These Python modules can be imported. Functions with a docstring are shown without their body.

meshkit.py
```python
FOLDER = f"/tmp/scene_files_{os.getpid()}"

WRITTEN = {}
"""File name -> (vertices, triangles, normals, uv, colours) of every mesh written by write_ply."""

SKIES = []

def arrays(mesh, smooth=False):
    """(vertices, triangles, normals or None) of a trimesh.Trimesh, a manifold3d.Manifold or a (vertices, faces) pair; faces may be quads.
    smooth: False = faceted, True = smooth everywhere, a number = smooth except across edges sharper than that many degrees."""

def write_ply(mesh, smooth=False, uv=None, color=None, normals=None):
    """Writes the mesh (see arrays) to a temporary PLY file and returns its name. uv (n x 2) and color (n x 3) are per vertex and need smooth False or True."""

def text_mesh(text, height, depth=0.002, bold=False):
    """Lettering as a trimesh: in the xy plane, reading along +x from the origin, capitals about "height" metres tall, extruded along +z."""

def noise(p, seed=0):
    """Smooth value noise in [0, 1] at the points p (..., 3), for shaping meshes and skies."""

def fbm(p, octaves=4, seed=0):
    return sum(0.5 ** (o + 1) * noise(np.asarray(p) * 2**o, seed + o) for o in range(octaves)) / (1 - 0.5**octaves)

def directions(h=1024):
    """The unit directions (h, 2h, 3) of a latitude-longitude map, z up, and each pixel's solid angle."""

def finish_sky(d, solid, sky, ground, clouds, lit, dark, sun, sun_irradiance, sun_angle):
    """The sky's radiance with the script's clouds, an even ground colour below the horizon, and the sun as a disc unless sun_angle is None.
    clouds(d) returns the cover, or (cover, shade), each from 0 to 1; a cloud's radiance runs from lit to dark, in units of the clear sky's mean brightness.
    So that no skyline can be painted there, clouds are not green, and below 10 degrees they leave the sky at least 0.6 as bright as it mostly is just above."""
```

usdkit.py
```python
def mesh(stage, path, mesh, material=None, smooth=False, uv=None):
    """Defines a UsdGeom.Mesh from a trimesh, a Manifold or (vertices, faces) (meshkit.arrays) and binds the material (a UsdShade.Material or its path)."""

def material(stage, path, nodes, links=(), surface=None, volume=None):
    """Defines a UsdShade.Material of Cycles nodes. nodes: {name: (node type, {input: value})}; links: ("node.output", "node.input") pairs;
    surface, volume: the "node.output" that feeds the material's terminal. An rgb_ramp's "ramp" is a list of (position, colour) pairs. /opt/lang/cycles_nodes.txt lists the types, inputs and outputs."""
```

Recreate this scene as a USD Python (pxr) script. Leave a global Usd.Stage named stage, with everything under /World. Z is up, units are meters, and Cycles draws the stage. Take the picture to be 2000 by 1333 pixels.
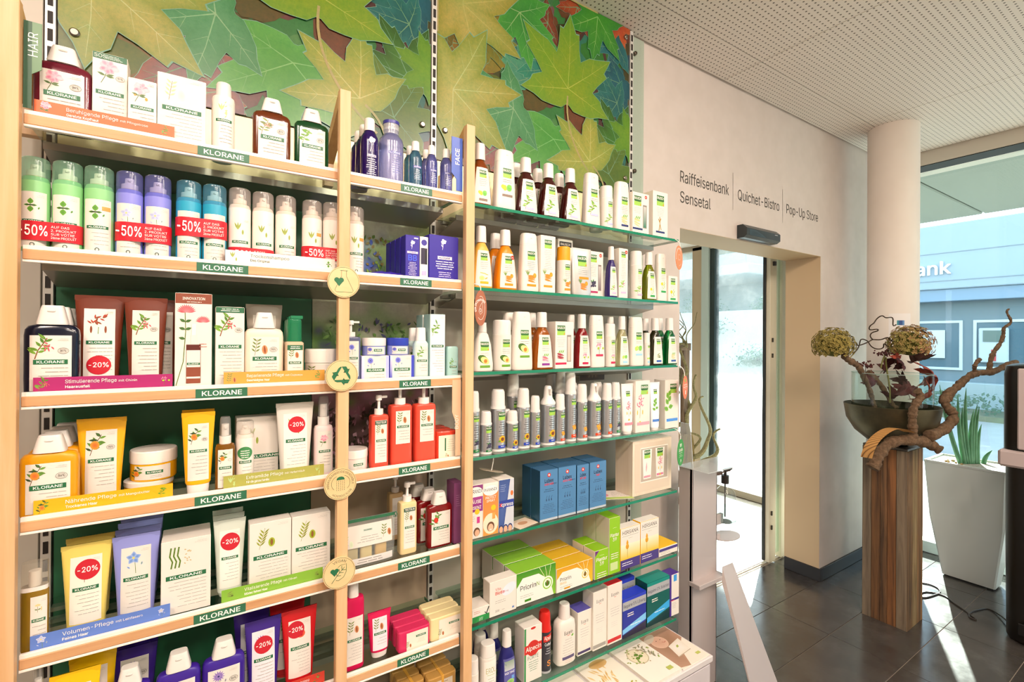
import math, random
import numpy as np, trimesh, usdkit, meshkit
from pxr import Usd, UsdGeom, UsdLux, UsdShade, Gf, Sdf, Vt

stage = Usd.Stage.CreateInMemory()
UsdGeom.SetStageUpAxis(stage, 'Z')
UsdGeom.SetStageMetersPerUnit(stage, 1.0)
UsdGeom.Xform.Define(stage, '/World')
UsdGeom.Scope.Define(stage, '/World/Looks')

# ---------------------------------------------------------------- camera
EYE = 1.57
cam = UsdGeom.Camera.Define(stage, '/World/camera')
cam.CreateHorizontalApertureAttr(36.0)
cam.CreateVerticalApertureAttr(36.0 * 1333 / 2000)
cam.CreateFocalLengthAttr(944.25 / 2000 * 36)
cam.CreateVerticalApertureOffsetAttr(-6.3 / 2000 * 36)
cam.CreateClippingRangeAttr(Gf.Vec2f(0.05, 200))
EXPOSURE = .35
cam.CreateExposureAttr(EXPOSURE)
right, fwd, up = ((.8372, -.5468, .0066), (.5468, .8373, .0026), (-.0069, .0014, 1.0))
cam.AddTransformOp().Set(Gf.Matrix4d(*right, 0, *up, 0, *[-c for c in fwd], 0, 0, 0, EYE, 1))

# ---------------------------------------------------------------- sky, sun, lamps
SUN_TO = np.array([.907, .42, .60]); SUN_TO /= np.linalg.norm(SUN_TO)
dome = UsdLux.DomeLight.Define(stage, '/World/sky')
dome.CreateIntensityAttr(1.0)
usdkit.material(stage, '/World/Looks/sky', {
    'tc': ('texture_coordinate', {}),
    'sep': ('separate_xyz', {}),
    'ramp': ('rgb_ramp', {'ramp': [(0.0, (.30, .31, .30)), (.499, (.38, .39, .38)), (.502, (.92, .97, 1.0)), (.62, (.70, .84, 1.0)), (1.0, (.38, .58, .95))]}),
    'mr': ('map_range', {'from_min': -1.0, 'from_max': 1.0, 'to_min': 0.0, 'to_max': 1.0}),
    'bg': ('background_shader', {'strength': 2.4})},
    [('tc.generated', 'sep.vector'), ('sep.z', 'mr.value'), ('mr.result', 'ramp.fac'), ('ramp.color', 'bg.color')], surface='bg.background')
UsdShade.MaterialBindingAPI.Apply(dome.GetPrim()).Bind(UsdShade.Material.Get(stage, '/World/Looks/sky'))
sun = UsdLux.DistantLight.Define(stage, '/World/sun')
sun.CreateAngleAttr(0.6)
sun.CreateIntensityAttr(4.6); sun.CreateNormalizeAttr(True)
sun.CreateColorAttr(Gf.Vec3f(1.0, .96, .91))

def aim(prim, pos, to):
    z = np.array(pos, float) - np.array(to, float); z /= np.linalg.norm(z)
    x = np.cross((0, 1, 0) if abs(z[2]) > .99 else (0, 0, 1), z); x /= np.linalg.norm(x)
    y = np.cross(z, x)
    prim.AddTransformOp().Set(Gf.Matrix4d(*map(float, x), 0, *map(float, y), 0, *map(float, z), 0, *map(float, pos), 1))
aim(sun, SUN_TO, (0, 0, 0))

# ceiling spotlights of the shop: small round lamps aimed at the shelves; the last one is added to brighten the lower shelves
SPOT_COL = Gf.Vec3f(1.0, .805, .685)
for i, (x, y, tx, tz, k) in enumerate(((-.75, -.35, -.25, .95, 1.0), (.0, -.5, .15, .95, 1.0), (.75, -.45, .75, .95, 1.0), (1.45, -.35, 1.25, .95, 1.0), (1.15, -.95, 1.1, .5, .8))):
    l = UsdLux.DiskLight.Define(stage, '/World/spot_lamp_%03d' % (i + 1))
    l.CreateRadiusAttr(.07); l.CreateIntensityAttr(265 * k); l.CreateColorAttr(SPOT_COL)
    aim(l, (x, y, 2.93), (tx, 1.3, tz))
# larger unseen area lights added as ambient fill behind and beside the camera
for i, (x, y, w, h, k) in enumerate(((.6, -1.6, 1.6, .6, 18.0), (2.6, -.9, 1.2, .6, 12.0), (-1.0, -.2, .6, 1.0, 11.0))):
    l = UsdLux.RectLight.Define(stage, '/World/fill_lamp_%03d' % (i + 1))
    l.CreateWidthAttr(w); l.CreateHeightAttr(h); l.CreateIntensityAttr(k); l.CreateColorAttr(Gf.Vec3f(1.0, .88, .74))
    aim(l, (x, y, 2.935), (x, y, 0))

# ---------------------------------------------------------------- helpers: colour and materials
def lin(h):
    if not isinstance(h, str): return tuple(h)
    v = [int(h[i:i + 2], 16) / 255 for i in (0, 2, 4)]
    return tuple(c / 12.92 if c <= .04045 else ((c + .055) / 1.055) ** 2.4 for c in v)
LOOKS = {}
def look(name, nodes, links, surface, volume=None):
    if name not in LOOKS:
        LOOKS[name] = usdkit.material(stage, '/World/Looks/' + name, nodes, links, surface=surface, volume=volume)
    return LOOKS[name]
def plain(h, rough=.4, metal=0, tr=0, ior=1.45, coat=0, spec=.5):
    n = 'plain_%s_%d_%d_%d_%d_%d' % (h if isinstance(h, str) else '%02x%02x%02x' % tuple(int(c * 255) for c in h), rough * 100, metal * 100, tr * 100, coat * 100, spec * 100)
    return look(n, {'p': ('principled_bsdf', {'base_color': lin(h), 'roughness': rough, 'metallic': metal, 'transmission_weight': tr, 'ior': ior, 'coat_weight': coat, 'specular_ior_level': spec})}, [], 'p.BSDF')
def clear(h='f4faf7', rough=.03, body=0.0, bodyc=None):
    """Thin clear plastic or glass: see-through with a Fresnel gloss and, for cloudy plastic, some diffuse body."""
    n = 'clear_%s_%d_%d' % (h, rough * 100, body * 100)
    nodes = {'t': ('transparent_bsdf', {'color': lin(h)}), 'g': ('glossy_bsdf', {'color': (1, 1, 1), 'roughness': rough}), 'f': ('fresnel', {'IOR': 1.45}),
             'd': ('diffuse_bsdf', {'color': lin(bodyc or h)}), 'm0': ('mix_closure', {'fac': body}), 'm': ('mix_closure', {}), 'gm': ('geometry', {}), 'bf': ('math', {'math_type': 'subtract', 'value1': 1.0}), 'x': ('math', {'math_type': 'multiply'})}
    return look(n, nodes, [('gm.backfacing', 'bf.value2'), ('bf.value', 'x.value2'), ('f.fac', 'x.value1'), ('t.BSDF', 'm0.closure1'), ('d.BSDF', 'm0.closure2'), ('m0.closure', 'm.closure1'), ('g.BSDF', 'm.closure2'), ('x.value', 'm.fac')], 'm.closure')
def wood(name, c1, c2, axis='z', scale=1.0, rough=.45, spread=.25):
    s = {'z': (38, 38, 2.2), 'x': (2.2, 38, 38), 'y': (38, 2.2, 38)}[axis]
    return look(name, {'tc': ('geometry', {}), 'mp': ('mapping', {'scale': tuple(q * scale for q in s)}), 'n': ('noise_texture', {'scale': 1.0, 'detail': 5.0, 'roughness': .6, 'distortion': .6}),
        'r': ('rgb_ramp', {'ramp': [(.5 - spread, lin(c1)), (.5 + spread, lin(c2))]}), 'p': ('principled_bsdf', {'roughness': rough})},
        [('tc.position', 'mp.vector'), ('mp.vector', 'n.vector'), ('n.fac', 'r.fac'), ('r.color', 'p.base_color')], 'p.BSDF')
def mottled(name, c1, c2, scale=20, rough=.6, bump=0.0, detail=5, stretch=(1, 1, 1), spec=.5, metal=0):
    nodes = {'tc': ('geometry', {}), 'mp': ('mapping', {'scale': stretch}), 'n': ('noise_texture', {'scale': scale, 'detail': detail, 'roughness': .6}), 'r': ('rgb_ramp', {'ramp': [(.3, lin(c1)), (.7, lin(c2))]}),
             'p': ('principled_bsdf', {'roughness': rough, 'specular_ior_level': spec, 'metallic': metal})}
    links = [('tc.position', 'mp.vector'), ('mp.vector', 'n.vector'), ('n.fac', 'r.fac'), ('r.color', 'p.base_color')]
    if bump:
        nodes['b'] = ('bump', {'strength': .5, 'distance': bump}); links += [('n.fac', 'b.height'), ('b.normal', 'p.normal')]
    return look(name, nodes, links, 'p.BSDF')
def print_look(name='print', rough=.42, noise=0.0):
    nodes = {'a': ('attribute', {'attribute': 'col'}), 'p': ('principled_bsdf', {'roughness': rough})}
    links = [('a.color', 'p.base_color')]
    if noise:
        nodes.update({'tc': ('geometry', {}), 'n': ('noise_texture', {'scale': 60.0, 'detail': 7.0, 'roughness': .75}), 'r': ('rgb_ramp', {'ramp': [(.2, (1 - noise,) * 3), (.8, (1 + noise,) * 3)]}), 'm': ('mix', {'mix_type': 'multiply', 'fac': 1.0})})
        links = [('tc.position', 'n.vector'), ('n.fac', 'r.fac'), ('a.color', 'm.color1'), ('r.color', 'm.color2'), ('m.color', 'p.base_color')]
    return look(name, nodes, links, 'p.BSDF')
PRINT = print_look()
WHITE = 'e6dfd6'

# ---------------------------------------------------------------- helpers: scene tree
USED = {}
def numbered(parent, name):
    k = (parent, name); n = USED.get(k, 0); USED[k] = n + 1
    return f'{parent}/{name}' if n == 0 else f'{parent}/{name}_{n:03d}'
def tag(prim, label=None, cat=None, group=None, kind=None):
    p = prim.GetPrim() if hasattr(prim, 'GetPrim') else prim
    for k, v in (('label', label), ('category', cat), ('group', group), ('kind', kind)):
        if v: p.SetCustomDataByKey(k, v)
    return prim
def thing(name, label, cat, loc=(0, 0, 0), rz=0, group=None, kind=None):
    x = UsdGeom.Xform.Define(stage, numbered('/World', name))
    x.AddTranslateOp().Set(Gf.Vec3d(*map(float, loc)))
    if rz: x.AddRotateZOp().Set(float(rz))
    return tag(x, label, cat, group, kind)
def obj(name, mesh, material, parent=None, smooth=False, label=None):
    par = str(parent.GetPath()) if parent is not None else '/World'
    m = usdkit.mesh(stage, numbered(par, name), mesh, material, smooth)
    if label: tag(m, label)
    return m
def pobj(name, P, parent=None, material=None, label=None):
    """A printed surface: one mesh whose flat colours are a primvar."""
    v, f, c, n = P.done()
    par = str(parent.GetPath()) if parent is not None else '/World'
    m = UsdGeom.Mesh.Define(stage, numbered(par, name))
    m.CreatePointsAttr(Vt.Vec3fArray.FromNumpy(v.astype(np.float32)))
    m.CreateFaceVertexCountsAttr(Vt.IntArray.FromNumpy(np.full(len(f), 3, np.int32)))
    m.CreateFaceVertexIndicesAttr(Vt.IntArray.FromNumpy(f.astype(np.int32).ravel()))
    m.CreateSubdivisionSchemeAttr('none')
    if n is not None:
        m.CreateNormalsAttr(Vt.Vec3fArray.FromNumpy(n.astype(np.float32))); m.SetNormalsInterpolation('vertex')
    UsdGeom.PrimvarsAPI(m).CreatePrimvar('col', Sdf.ValueTypeNames.Color3fArray, 'vertex').Set(Vt.Vec3fArray.FromNumpy(c.astype(np.float32)))
    UsdShade.MaterialBindingAPI.Apply(m.GetPrim()).Bind(material or PRINT)
    if label: tag(m, label)
    return m
def struct(name, mesh, material, parent=None, smooth=False):
    m = obj(name, mesh, material, parent, smooth)
    if parent is None: tag(m, kind='structure')
    return m

# ---------------------------------------------------------------- helpers: shapes
cat_ = trimesh.util.concatenate
def bx(x0, x1, y0, y1, z0, z1):
    m = trimesh.creation.box((x1 - x0, y1 - y0, z1 - z0)); m.apply_translation(((x0 + x1) / 2, (y0 + y1) / 2, (z0 + z1) / 2)); return m
def rbx(x0, x1, y0, y1, z0, z1, r=.002):
    """A box with chamfered edges."""
    pts = []
    for x, sx in ((x0, 1), (x1, -1)):
        for y, sy in ((y0, 1), (y1, -1)):
            for z, sz in ((z0, 1), (z1, -1)):
                pts += [(x + sx * r, y + sy * r, z), (x + sx * r, y, z + sz * r), (x, y + sy * r, z + sz * r)]
    return trimesh.convex.convex_hull(np.array(pts))
def ring(a, b, n, N):
    t = np.arange(N) * 2 * np.pi / N - np.pi / 2 + np.pi / N
    c, s = np.cos(t), np.sin(t)
    return np.c_[a * np.sign(c) * np.abs(c) ** (2 / n), b * np.sign(s) * np.abs(s) ** (2 / n)]
def loft(secs, N=32, x=0, y=0):
    """Closed body through sections (z, half width, half depth, squareness)."""
    v = []; 
    for z, a, b, n in secs:
        r = ring(a, b, n, N); v += [(p[0] + x, p[1] + y, z) for p in r]
    f = []
    for i in range(len(secs) - 1):
        for j in range(N):
            k = (j + 1) % N; A, B, C, D = i * N + j, i * N + k, (i + 1) * N + k, (i + 1) * N + j
            f += [(A, B, C), (A, C, D)]
    n0 = len(v); v.append((x, y, secs[0][0])); v.append((x, y, secs[-1][0]))
    for j in range(N):
        k = (j + 1) % N; L = (len(secs) - 1) * N
        f += [(k, j, n0), (L + j, L + k, n0 + 1)]
    return trimesh.Trimesh(np.array(v), np.array(f), process=False)
def cyl(r, z0, z1, N=28, x=0, y=0, r1=None):
    return loft([(z0, r, r, 2), (z1, r1 or r, r1 or r, 2)], N, x, y)
def tube(pts, rad, sides=7):
    p = np.asarray(pts, float); t = np.gradient(p, axis=0); t /= np.linalg.norm(t, axis=1, keepdims=True) + 1e-12
    a = np.cross(t, (0.13, .21, .97)); a /= np.linalg.norm(a, axis=1, keepdims=True) + 1e-12; b = np.cross(t, a)
    ang = np.arange(sides) * 2 * np.pi / sides; R = np.broadcast_to(rad, (len(p),))
    v = p[:, None] + R[:, None, None] * (np.cos(ang)[None, :, None] * a[:, None] + np.sin(ang)[None, :, None] * b[:, None])
    f = []
    for i in range(len(p) - 1):
        for j in range(sides):
            k = (j + 1) % sides; A, B, C, D = i * sides + j, i * sides + k, (i + 1) * sides + k, (i + 1) * sides + j
            f += [(A, C, B), (A, D, C)]
    v = v.reshape(-1, 3); n0 = len(v); v = np.vstack([v, p[0], p[-1]])
    for j in range(sides):
        k = (j + 1) % sides; L = (len(p) - 1) * sides
        f += [(j, k, n0), (L + k, L + j, n0 + 1)]
    return trimesh.Trimesh(v, np.array(f), process=False)
def spline(pts, n=24):
    p = np.asarray(pts, float); t = np.linspace(0, 1, len(p))
    from scipy.interpolate import CubicSpline
    return CubicSpline(t, p)(np.linspace(0, 1, n))

# ---------------------------------------------------------------- helpers: print (labels, posters, lettering)
TXT = {}
def glyphs(s, bold):
    if (s, bold) not in TXT:
        m = meshkit.text_mesh(s, 1.0, .05, bold=bold)
        fn = m.face_normals[:, 2] > .9
        f = m.faces[fn]; u, inv = np.unique(f, return_inverse=True)
        v = np.array(m.vertices)[u][:, :2]; v = v - (v[:, 0].min(), 0)
        TXT[s, bold] = (v, inv.reshape(-1, 3), v[:, 0].max())
    return TXT[s, bold]
class Print:
    """Flat coloured shapes in (x, z), laid one over another on a front surface y = front(x, z) (a film apart)."""
    def __init__(self, front=None, off=.0004, step=.000025, size=None):
        self.front, self.off, self.step, self.size = front, off, step, size
        self.v, self.f, self.c, self.n, self.k = [], [], [], 0, 0
    def add(self, v, f, col):
        v = np.asarray(v, float); f = np.asarray(f, int)
        col = np.broadcast_to(np.asarray(col, float), (len(v), 3))
        if len(f):  # all faces look to -y
            a, b, c = v[f[:, 0]], v[f[:, 1]], v[f[:, 2]]
            s = (b[:, 0] - a[:, 0]) * (c[:, 1] - a[:, 1]) - (b[:, 1] - a[:, 1]) * (c[:, 0] - a[:, 0])
            f = np.where((s < 0)[:, None], f[:, ::-1], f)
        self.v.append(np.c_[v, np.full(len(v), -self.off - self.k * self.step)]); self.f.append(f + self.n); self.c.append(col)
        self.n += len(v); self.k += 1
        return self
    def rect(self, x0, x1, z0, z1, col, col2=None):
        nx = nz = 1
        X, Z = np.meshgrid(np.linspace(x0, x1, nx + 1), np.linspace(z0, z1, nz + 1))
        v = np.c_[X.ravel(), Z.ravel()]
        i, j = np.meshgrid(np.arange(nz), np.arange(nx), indexing='ij'); q = (i * (nx + 1) + j).ravel()
        f = np.vstack([np.c_[q, q + 1, q + nx + 2], np.c_[q, q + nx + 2, q + nx + 1]])
        c = np.array(lin(col))
        if col2:
            t = ((v[:, 1] - z0) / (z1 - z0))[:, None]; c = c * (1 - t) + np.array(lin(col2)) * t
        return self.add(v, f, c)
    def poly(self, pts, col, edge=None, centre=None):
        """A polygon that its centre sees whole; colour runs from centre to edge."""
        p = np.asarray(pts, float); ctr = np.asarray(centre if centre is not None else p.mean(0), float); N = len(p)
        mid = ctr + (p - ctr) * .55
        v = np.vstack([[ctr], mid, p]); k = np.arange(N); k2 = (k + 1) % N
        f = np.vstack([np.c_[0 * k, 1 + k, 1 + k2], np.c_[1 + k, 1 + N + k, 1 + N + k2], np.c_[1 + k, 1 + N + k2, 1 + k2]])
        c0, c1 = np.array(lin(col)), np.array(lin(edge or col))
        return self.add(v, f, np.vstack([[c0], np.tile(c0 * .6 + c1 * .4, (N, 1)), np.tile(c1, (N, 1))]))
    def ell(self, x, z, rx, rz, col, ang=0, edge=None, N=14):
        t = np.arange(N) * 2 * np.pi / N; c, s = math.cos(ang), math.sin(ang)
        ex, ez = rx * np.cos(t), rz * np.sin(t)
        return self.poly(np.c_[x + c * ex - s * ez, z + s * ex + c * ez], col, edge)
    def leaf(self, x, z, L, w, ang, col, edge=None):
        t = np.array([0, .25, .5, .75, 1, .75, .5, .25]); o = np.array([0, .75, 1, .62, 0, -.62, -1, -.75]) * w / 2
        c, s = math.cos(ang), math.sin(ang)
        return self.poly(np.c_[x + c * t * L - s * o, z + s * t * L + c * o], col, edge)
    def line(self, pts, w, col):
        p = np.asarray(pts, float); t = np.gradient(p, axis=0); t /= np.linalg.norm(t, axis=1, keepdims=True) + 1e-12
        n = np.c_[-t[:, 1], t[:, 0]] * (np.broadcast_to(w, len(p))[:, None] / 2)
        k = np.arange(len(p) - 1); N = len(p)
        return self.add(np.vstack([p + n, p - n]), np.vstack([np.c_[k, k + 1, N + k + 1], np.c_[k, N + k + 1, N + k]]), lin(col))
    def arc(self, x, z, r, w, col, a0=0, a1=2 * math.pi, n=28, rz=None):
        t = np.linspace(a0, a1, n); return self.line(np.c_[x + r * np.cos(t), z + (rz or r) * np.sin(t)], w, col)
    def text(self, s, x, z, h, col, bold=False, al='c', fit=None, sx=1.0, rot=0, ring_=None):
        if not s.strip(): return self
        v, f, w = glyphs(s, bold)
        k = h * sx
        if fit: k = min(k, fit / w) if sx == 1.0 else fit / w
        p = v * (k, h); p[:, 0] -= {'c': w * k / 2, 'l': 0, 'r': w * k}[al]
        if ring_ is not None:  # set along a circle of radius ring_ about (x, z), centred on angle rot
            a = rot - p[:, 0] / ring_; r = ring_ + p[:, 1]
            p = np.c_[r * np.cos(a), r * np.sin(a)]
        elif rot:
            c, s_ = math.cos(rot), math.sin(rot); p = np.c_[c * p[:, 0] - s_ * p[:, 1], s_ * p[:, 0] + c * p[:, 1]]
        return self.add(p + (x, z), f, lin(col))
    def fine(self, x0, x1, z1, n, pitch, col='b9b2ab', h=None, seed=1, al='c'):
        """Rows of print too small to read, as dashes of ink."""
        r = random.Random(seed); V, F = [], []
        h = h or pitch * .3
        for i in range(n):
            L = (x1 - x0) * r.uniform(.55, 1); s = (x0 + x1) / 2 - L / 2 if al == 'c' else (x0 if al == 'l' else x1 - L); e = s + L; z = z1 - i * pitch
            while s < e - .0005:
                q = min(e, s + r.uniform(.25, 1) * (x1 - x0) * .4); b = len(V)
                m = max(1, int((q - s) / .006)); xs = np.linspace(s, q, m + 1)
                for xx in xs: V += [(xx, z), (xx, z - h)]
                for j in range(m): F += [(b + 2 * j, b + 2 * j + 2, b + 2 * j + 3), (b + 2 * j, b + 2 * j + 3, b + 2 * j + 1)]
                s = q + (x1 - x0) * .03
        return self.add(V, F, lin(col))
    def done(self):
        v, f, c = np.vstack(self.v), np.vstack(self.f), np.vstack(self.c)
        if not self.front: return np.c_[v[:, 0], v[:, 2], v[:, 1]], f, c, None
        if self.size:  # split what is too wide to follow the curve
            T = np.concatenate([v[f], c[f]], 2); fine = []
            for _ in range(12):
                dx = np.abs(T - np.roll(T, -1, 1)); dx = np.maximum(dx[:, :, 0], dx[:, :, 1] / 5); k = dx.argmax(1); big = dx.max(1) > self.size
                fine.append(T[~big]); T, k = T[big], k[big]
                if not len(T): break
                i = np.arange(len(T)); A, B, C_ = T[i, k], T[i, (k + 1) % 3], T[i, (k + 2) % 3]; M = (A + B) / 2
                T = np.concatenate([np.stack([A, M, C_], 1), np.stack([M, B, C_], 1)])
            T = np.concatenate(fine + [T]).reshape(-1, 6); v, c = T[:, :3], T[:, 3:]; f = np.arange(len(v)).reshape(-1, 3)
        X, Z = v[:, 0], v[:, 1]; e = 1e-4
        d = (self.front(X + e, Z) - self.front(X - e, Z)) / (2 * e)
        n = np.c_[d, -np.ones(len(v)), 0 * d]; n[~np.isfinite(n).all(1)] = (0, -1, 0); n /= np.linalg.norm(n, axis=1, keepdims=True)
        p = np.c_[X, self.front(X, Z), Z] + n * -v[:, 2:3]
        return p, f, c, n
def fronts(secs):
    z, a, b, n = (np.array(q, float) for q in zip(*secs))
    def f(X, Z):
        A, B, Q = np.interp(Z, z, a), np.interp(Z, z, b), np.interp(Z, z, n)
        u = np.clip(np.abs(X) / np.maximum(A, 1e-6), 0, .985)
        return -B * (1 - u ** Q) ** (1 / Q)
    return f

# ---------------------------------------------------------------- printed drawings on packages
def illus(P, kind, x, z, s):
    r = random.Random(kind); TAU = 6.283
    L = lambda dx, dz, l, w, a, c, e=None: P.leaf(x + dx * s, z + dz * s, l * s, w * s, a, c, e)
    E = lambda dx, dz, rx, rz, c, a=0, e=None: P.ell(x + dx * s, z + dz * s, rx * s, rz * s, c, a, e, 12)
    S = lambda pts, w, c: P.line([(x + a * s, z + b * s) for a, b in pts], w * s, c)
    if kind in ('peony', 'peonys'):
        S([(-.05, .1), (-.15, -.25), (-.3, -.6)], .03, '5c6a35')
        for a in (.3, -.1, 2.8): L(-.12, -.2, .36, .13, a, '3f5a2c', '6f8a50')
        for i in range(16):
            t = i * 2.4; q = .30 * (i / 16) ** .5; E(q * math.cos(t), .26 + .8 * q * math.sin(t), .15, .11, r.choice(('e08aa4', 'eaa6b8', 'd9718f', 'f2c2cc')), t, 'f0b8c4')
        if kind == 'peonys': E(.25, -.35, .07, .1, 'd9962a'); E(-.3, -.2, .06, .05, 'd9962a')
    elif kind in ('quin', 'ginger', 'greenleaf', 'pome', 'mango', 'willow', 'iris', 'mint'):
        st, lf, fr = dict(quin=('8a5a3a', ('5c8a2c', '7aa83a', '4a7a28'), 'c8243a'), ginger=('7a5a30', ('6a7a3a', '8a9a50'), 'e8a070'), greenleaf=('6a8a30', ('6aa02a', '8aba3a', '5a9020'), None), pome=('7a5a34', ('4f7a34', '6a9a44'), 'd8402a'),
            mango=('6a4a2a', ('2f4a28', '4f7a34', '6a9a3a'), 'e0622a'), willow=('8a7a4a', ('6aa02a', '8ac040'), None), iris=('7a9a4a', ('8aba4a', '9aca6a'), '5a3a8a'), mint=('7a9a5a', ('6a9a4a', '8ab45a', '5a8a3a'), None))[kind]
        S([(-.42, -.6), (-.3, -.15), (-.1, .2), (.05, .5)], .05 if kind == 'quin' else .03, st)
        for i in range(9):
            t = i / 9; L(-.36 + .42 * t, -.35 + .85 * t, r.uniform(.3, .48), r.uniform(.11, .17), r.uniform(-.4, 1.0) if i % 2 else r.uniform(1.9, 3.4), r.choice(lf), r.choice(lf))
        if fr and kind in ('mango', 'pome'):
            E(-.22, -.05, .2, .24, fr, .2, 'e8a03a' if kind == 'mango' else 'c02a20')
        elif fr:
            for i in range(8): L(.08 + r.uniform(-.16, .16), .08 + r.uniform(-.12, .12), .2, .07, r.uniform(0, TAU), fr, 'e87a80')
    elif kind in ('quinf', 'pinkf', 'pinkv'):
        c1, c2 = dict(quinf=('c8342a', '8a4a30'), pinkf=('d8508a', 'e89ab8'), pinkv=('d8507a', 'e8809a'))[kind]
        hh = 1.9 if kind == 'pinkv' else 1.0
        S([(0, -.55 * hh), (.02, .1 * hh)], .03, '6a8a3a')
        for i in range(14 if hh == 1 else 22): L(r.uniform(-.3, .3), r.uniform(-.1, .4) * hh, .26, .08, r.uniform(.3, 2.8), r.choice((c1, c2)), c2)
        for dx in (-.3, .32): E(dx, -.3 * hh, .05, .2, c2 if kind == 'quinf' else 'e8c030') if kind != 'pinkf' else E(dx + .2, .05, .12, .12, 'a8c83a')
        if kind == 'pinkv': E(0, -.75 * hh, .12, .14, 'e8c02a')
    elif kind in ('oat', 'oat2', 'mintl'):
        g = ('8a9a3a', 'a8b45a') if kind == 'oat2' else ('a8c87a', 'c0d890') if kind == 'oat' else ('7aa88a', '98c0a0')
        for a in (1.2, 1.57, 1.95): L(-.12, -.1, .62, .12, a, g[0], g[1])
        E(.22, -.28, .07, .2, g[0], 0, g[1])
        if kind == 'oat':
            for i in range(5): L(.1, .5 - i * .3, .26, .09, r.uniform(.3, 1.2), g[0], g[1])
    elif kind == 'nettle':
        for a, dx, dz in ((1.57, -.05, .06), (4.71, -.05, -.06), (0, .0, 0), (3.14, -.1, 0)): L(dx, dz, .44 if dz else .3, .34 if dz else .16, a, '4f8a2c', '6aa83a')
        E(-.05, 0, .3, .05, '2f4a20'); L(.34, -.28, .2, .1, 1.2, '4f8a2c')
    elif kind in ('flax', 'flax2', 'corn', 'cent'):
        c = dict(flax=('aab4dc', 'c8cee8'), flax2=('5a86d0', 'a8c0ea'), corn=('4a50c8', '8088e0'), cent=('7a5ab0', 'b09ad0'))[kind]
        S([(.05, -.65), (0, .1)], .025, '6a8a4a')
        n = 5 if kind.startswith('fl') else 13
        for i in range(n): L(-.06, .2, .36, .26 if n == 5 else .1, i * TAU / n + .3, c[0], c[1])
        E(-.06, .2, .06, .06, 'e8d06a' if n == 5 else '2a2470')
        L(.3, -.25, .2, .09, 1.4, '6a8a4a', c[1]); L(-.2, -.35, .22, .08, 2.4, c[0], c[1])
    elif kind in ('cupu', 'almond', 'root'):
        if kind == 'root':
            for p in (((0, .5), (.02, 0), (-.1, -.5)), ((0, .15), (.12, .4)), ((0, .1), (-.14, .35)), ((.02, 0), (.14, -.4))): S(p, .07, 'a8843a')
        else:
            lf = ('6a7a3a', '8a9a5a') if kind == 'cupu' else ('a8c08a', 'c8d8a8')
            S([(-.35, -.55), (-.2, .5)], .025, '8a7a4a')
            for i in range(4):
                L(-.3 + i * .03, -.3 + i * .22, .3, .1, .6, lf[0], lf[1]); L(-.32 + i * .03, -.3 + i * .22, .3, .1, 2.4, lf[0], lf[1])
            E(.22, -.18, .17, .3, 'b0643a' if kind == 'cupu' else 'd4e0c0', .1, 'd89a6a' if kind == 'cupu' else 'e4ecd4')
            if kind == 'cupu': E(.22, -.18, .04, .26, '8a4020', .1)
    elif kind == 'olive':
        S([(-.35, -.6), (-.2, 0), (-.05, .6)], .02, '8a8a4a')
        for i in range(5):
            t = i / 5; L(-.3 + .25 * t, -.4 + .85 * t, .38, .09, .75, '6a7a2a', '98a03a'); L(-.3 + .25 * t, -.4 + .85 * t, .34, .09, 2.2, '7a8a2a', 'a8b04a')
        E(.3, -.28, .18, .27, '7a9a1a', 0, 'a8b83a'); E(.3, -.28, .07, .2, '8a5a2a')
    elif kind == 'olives':
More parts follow.
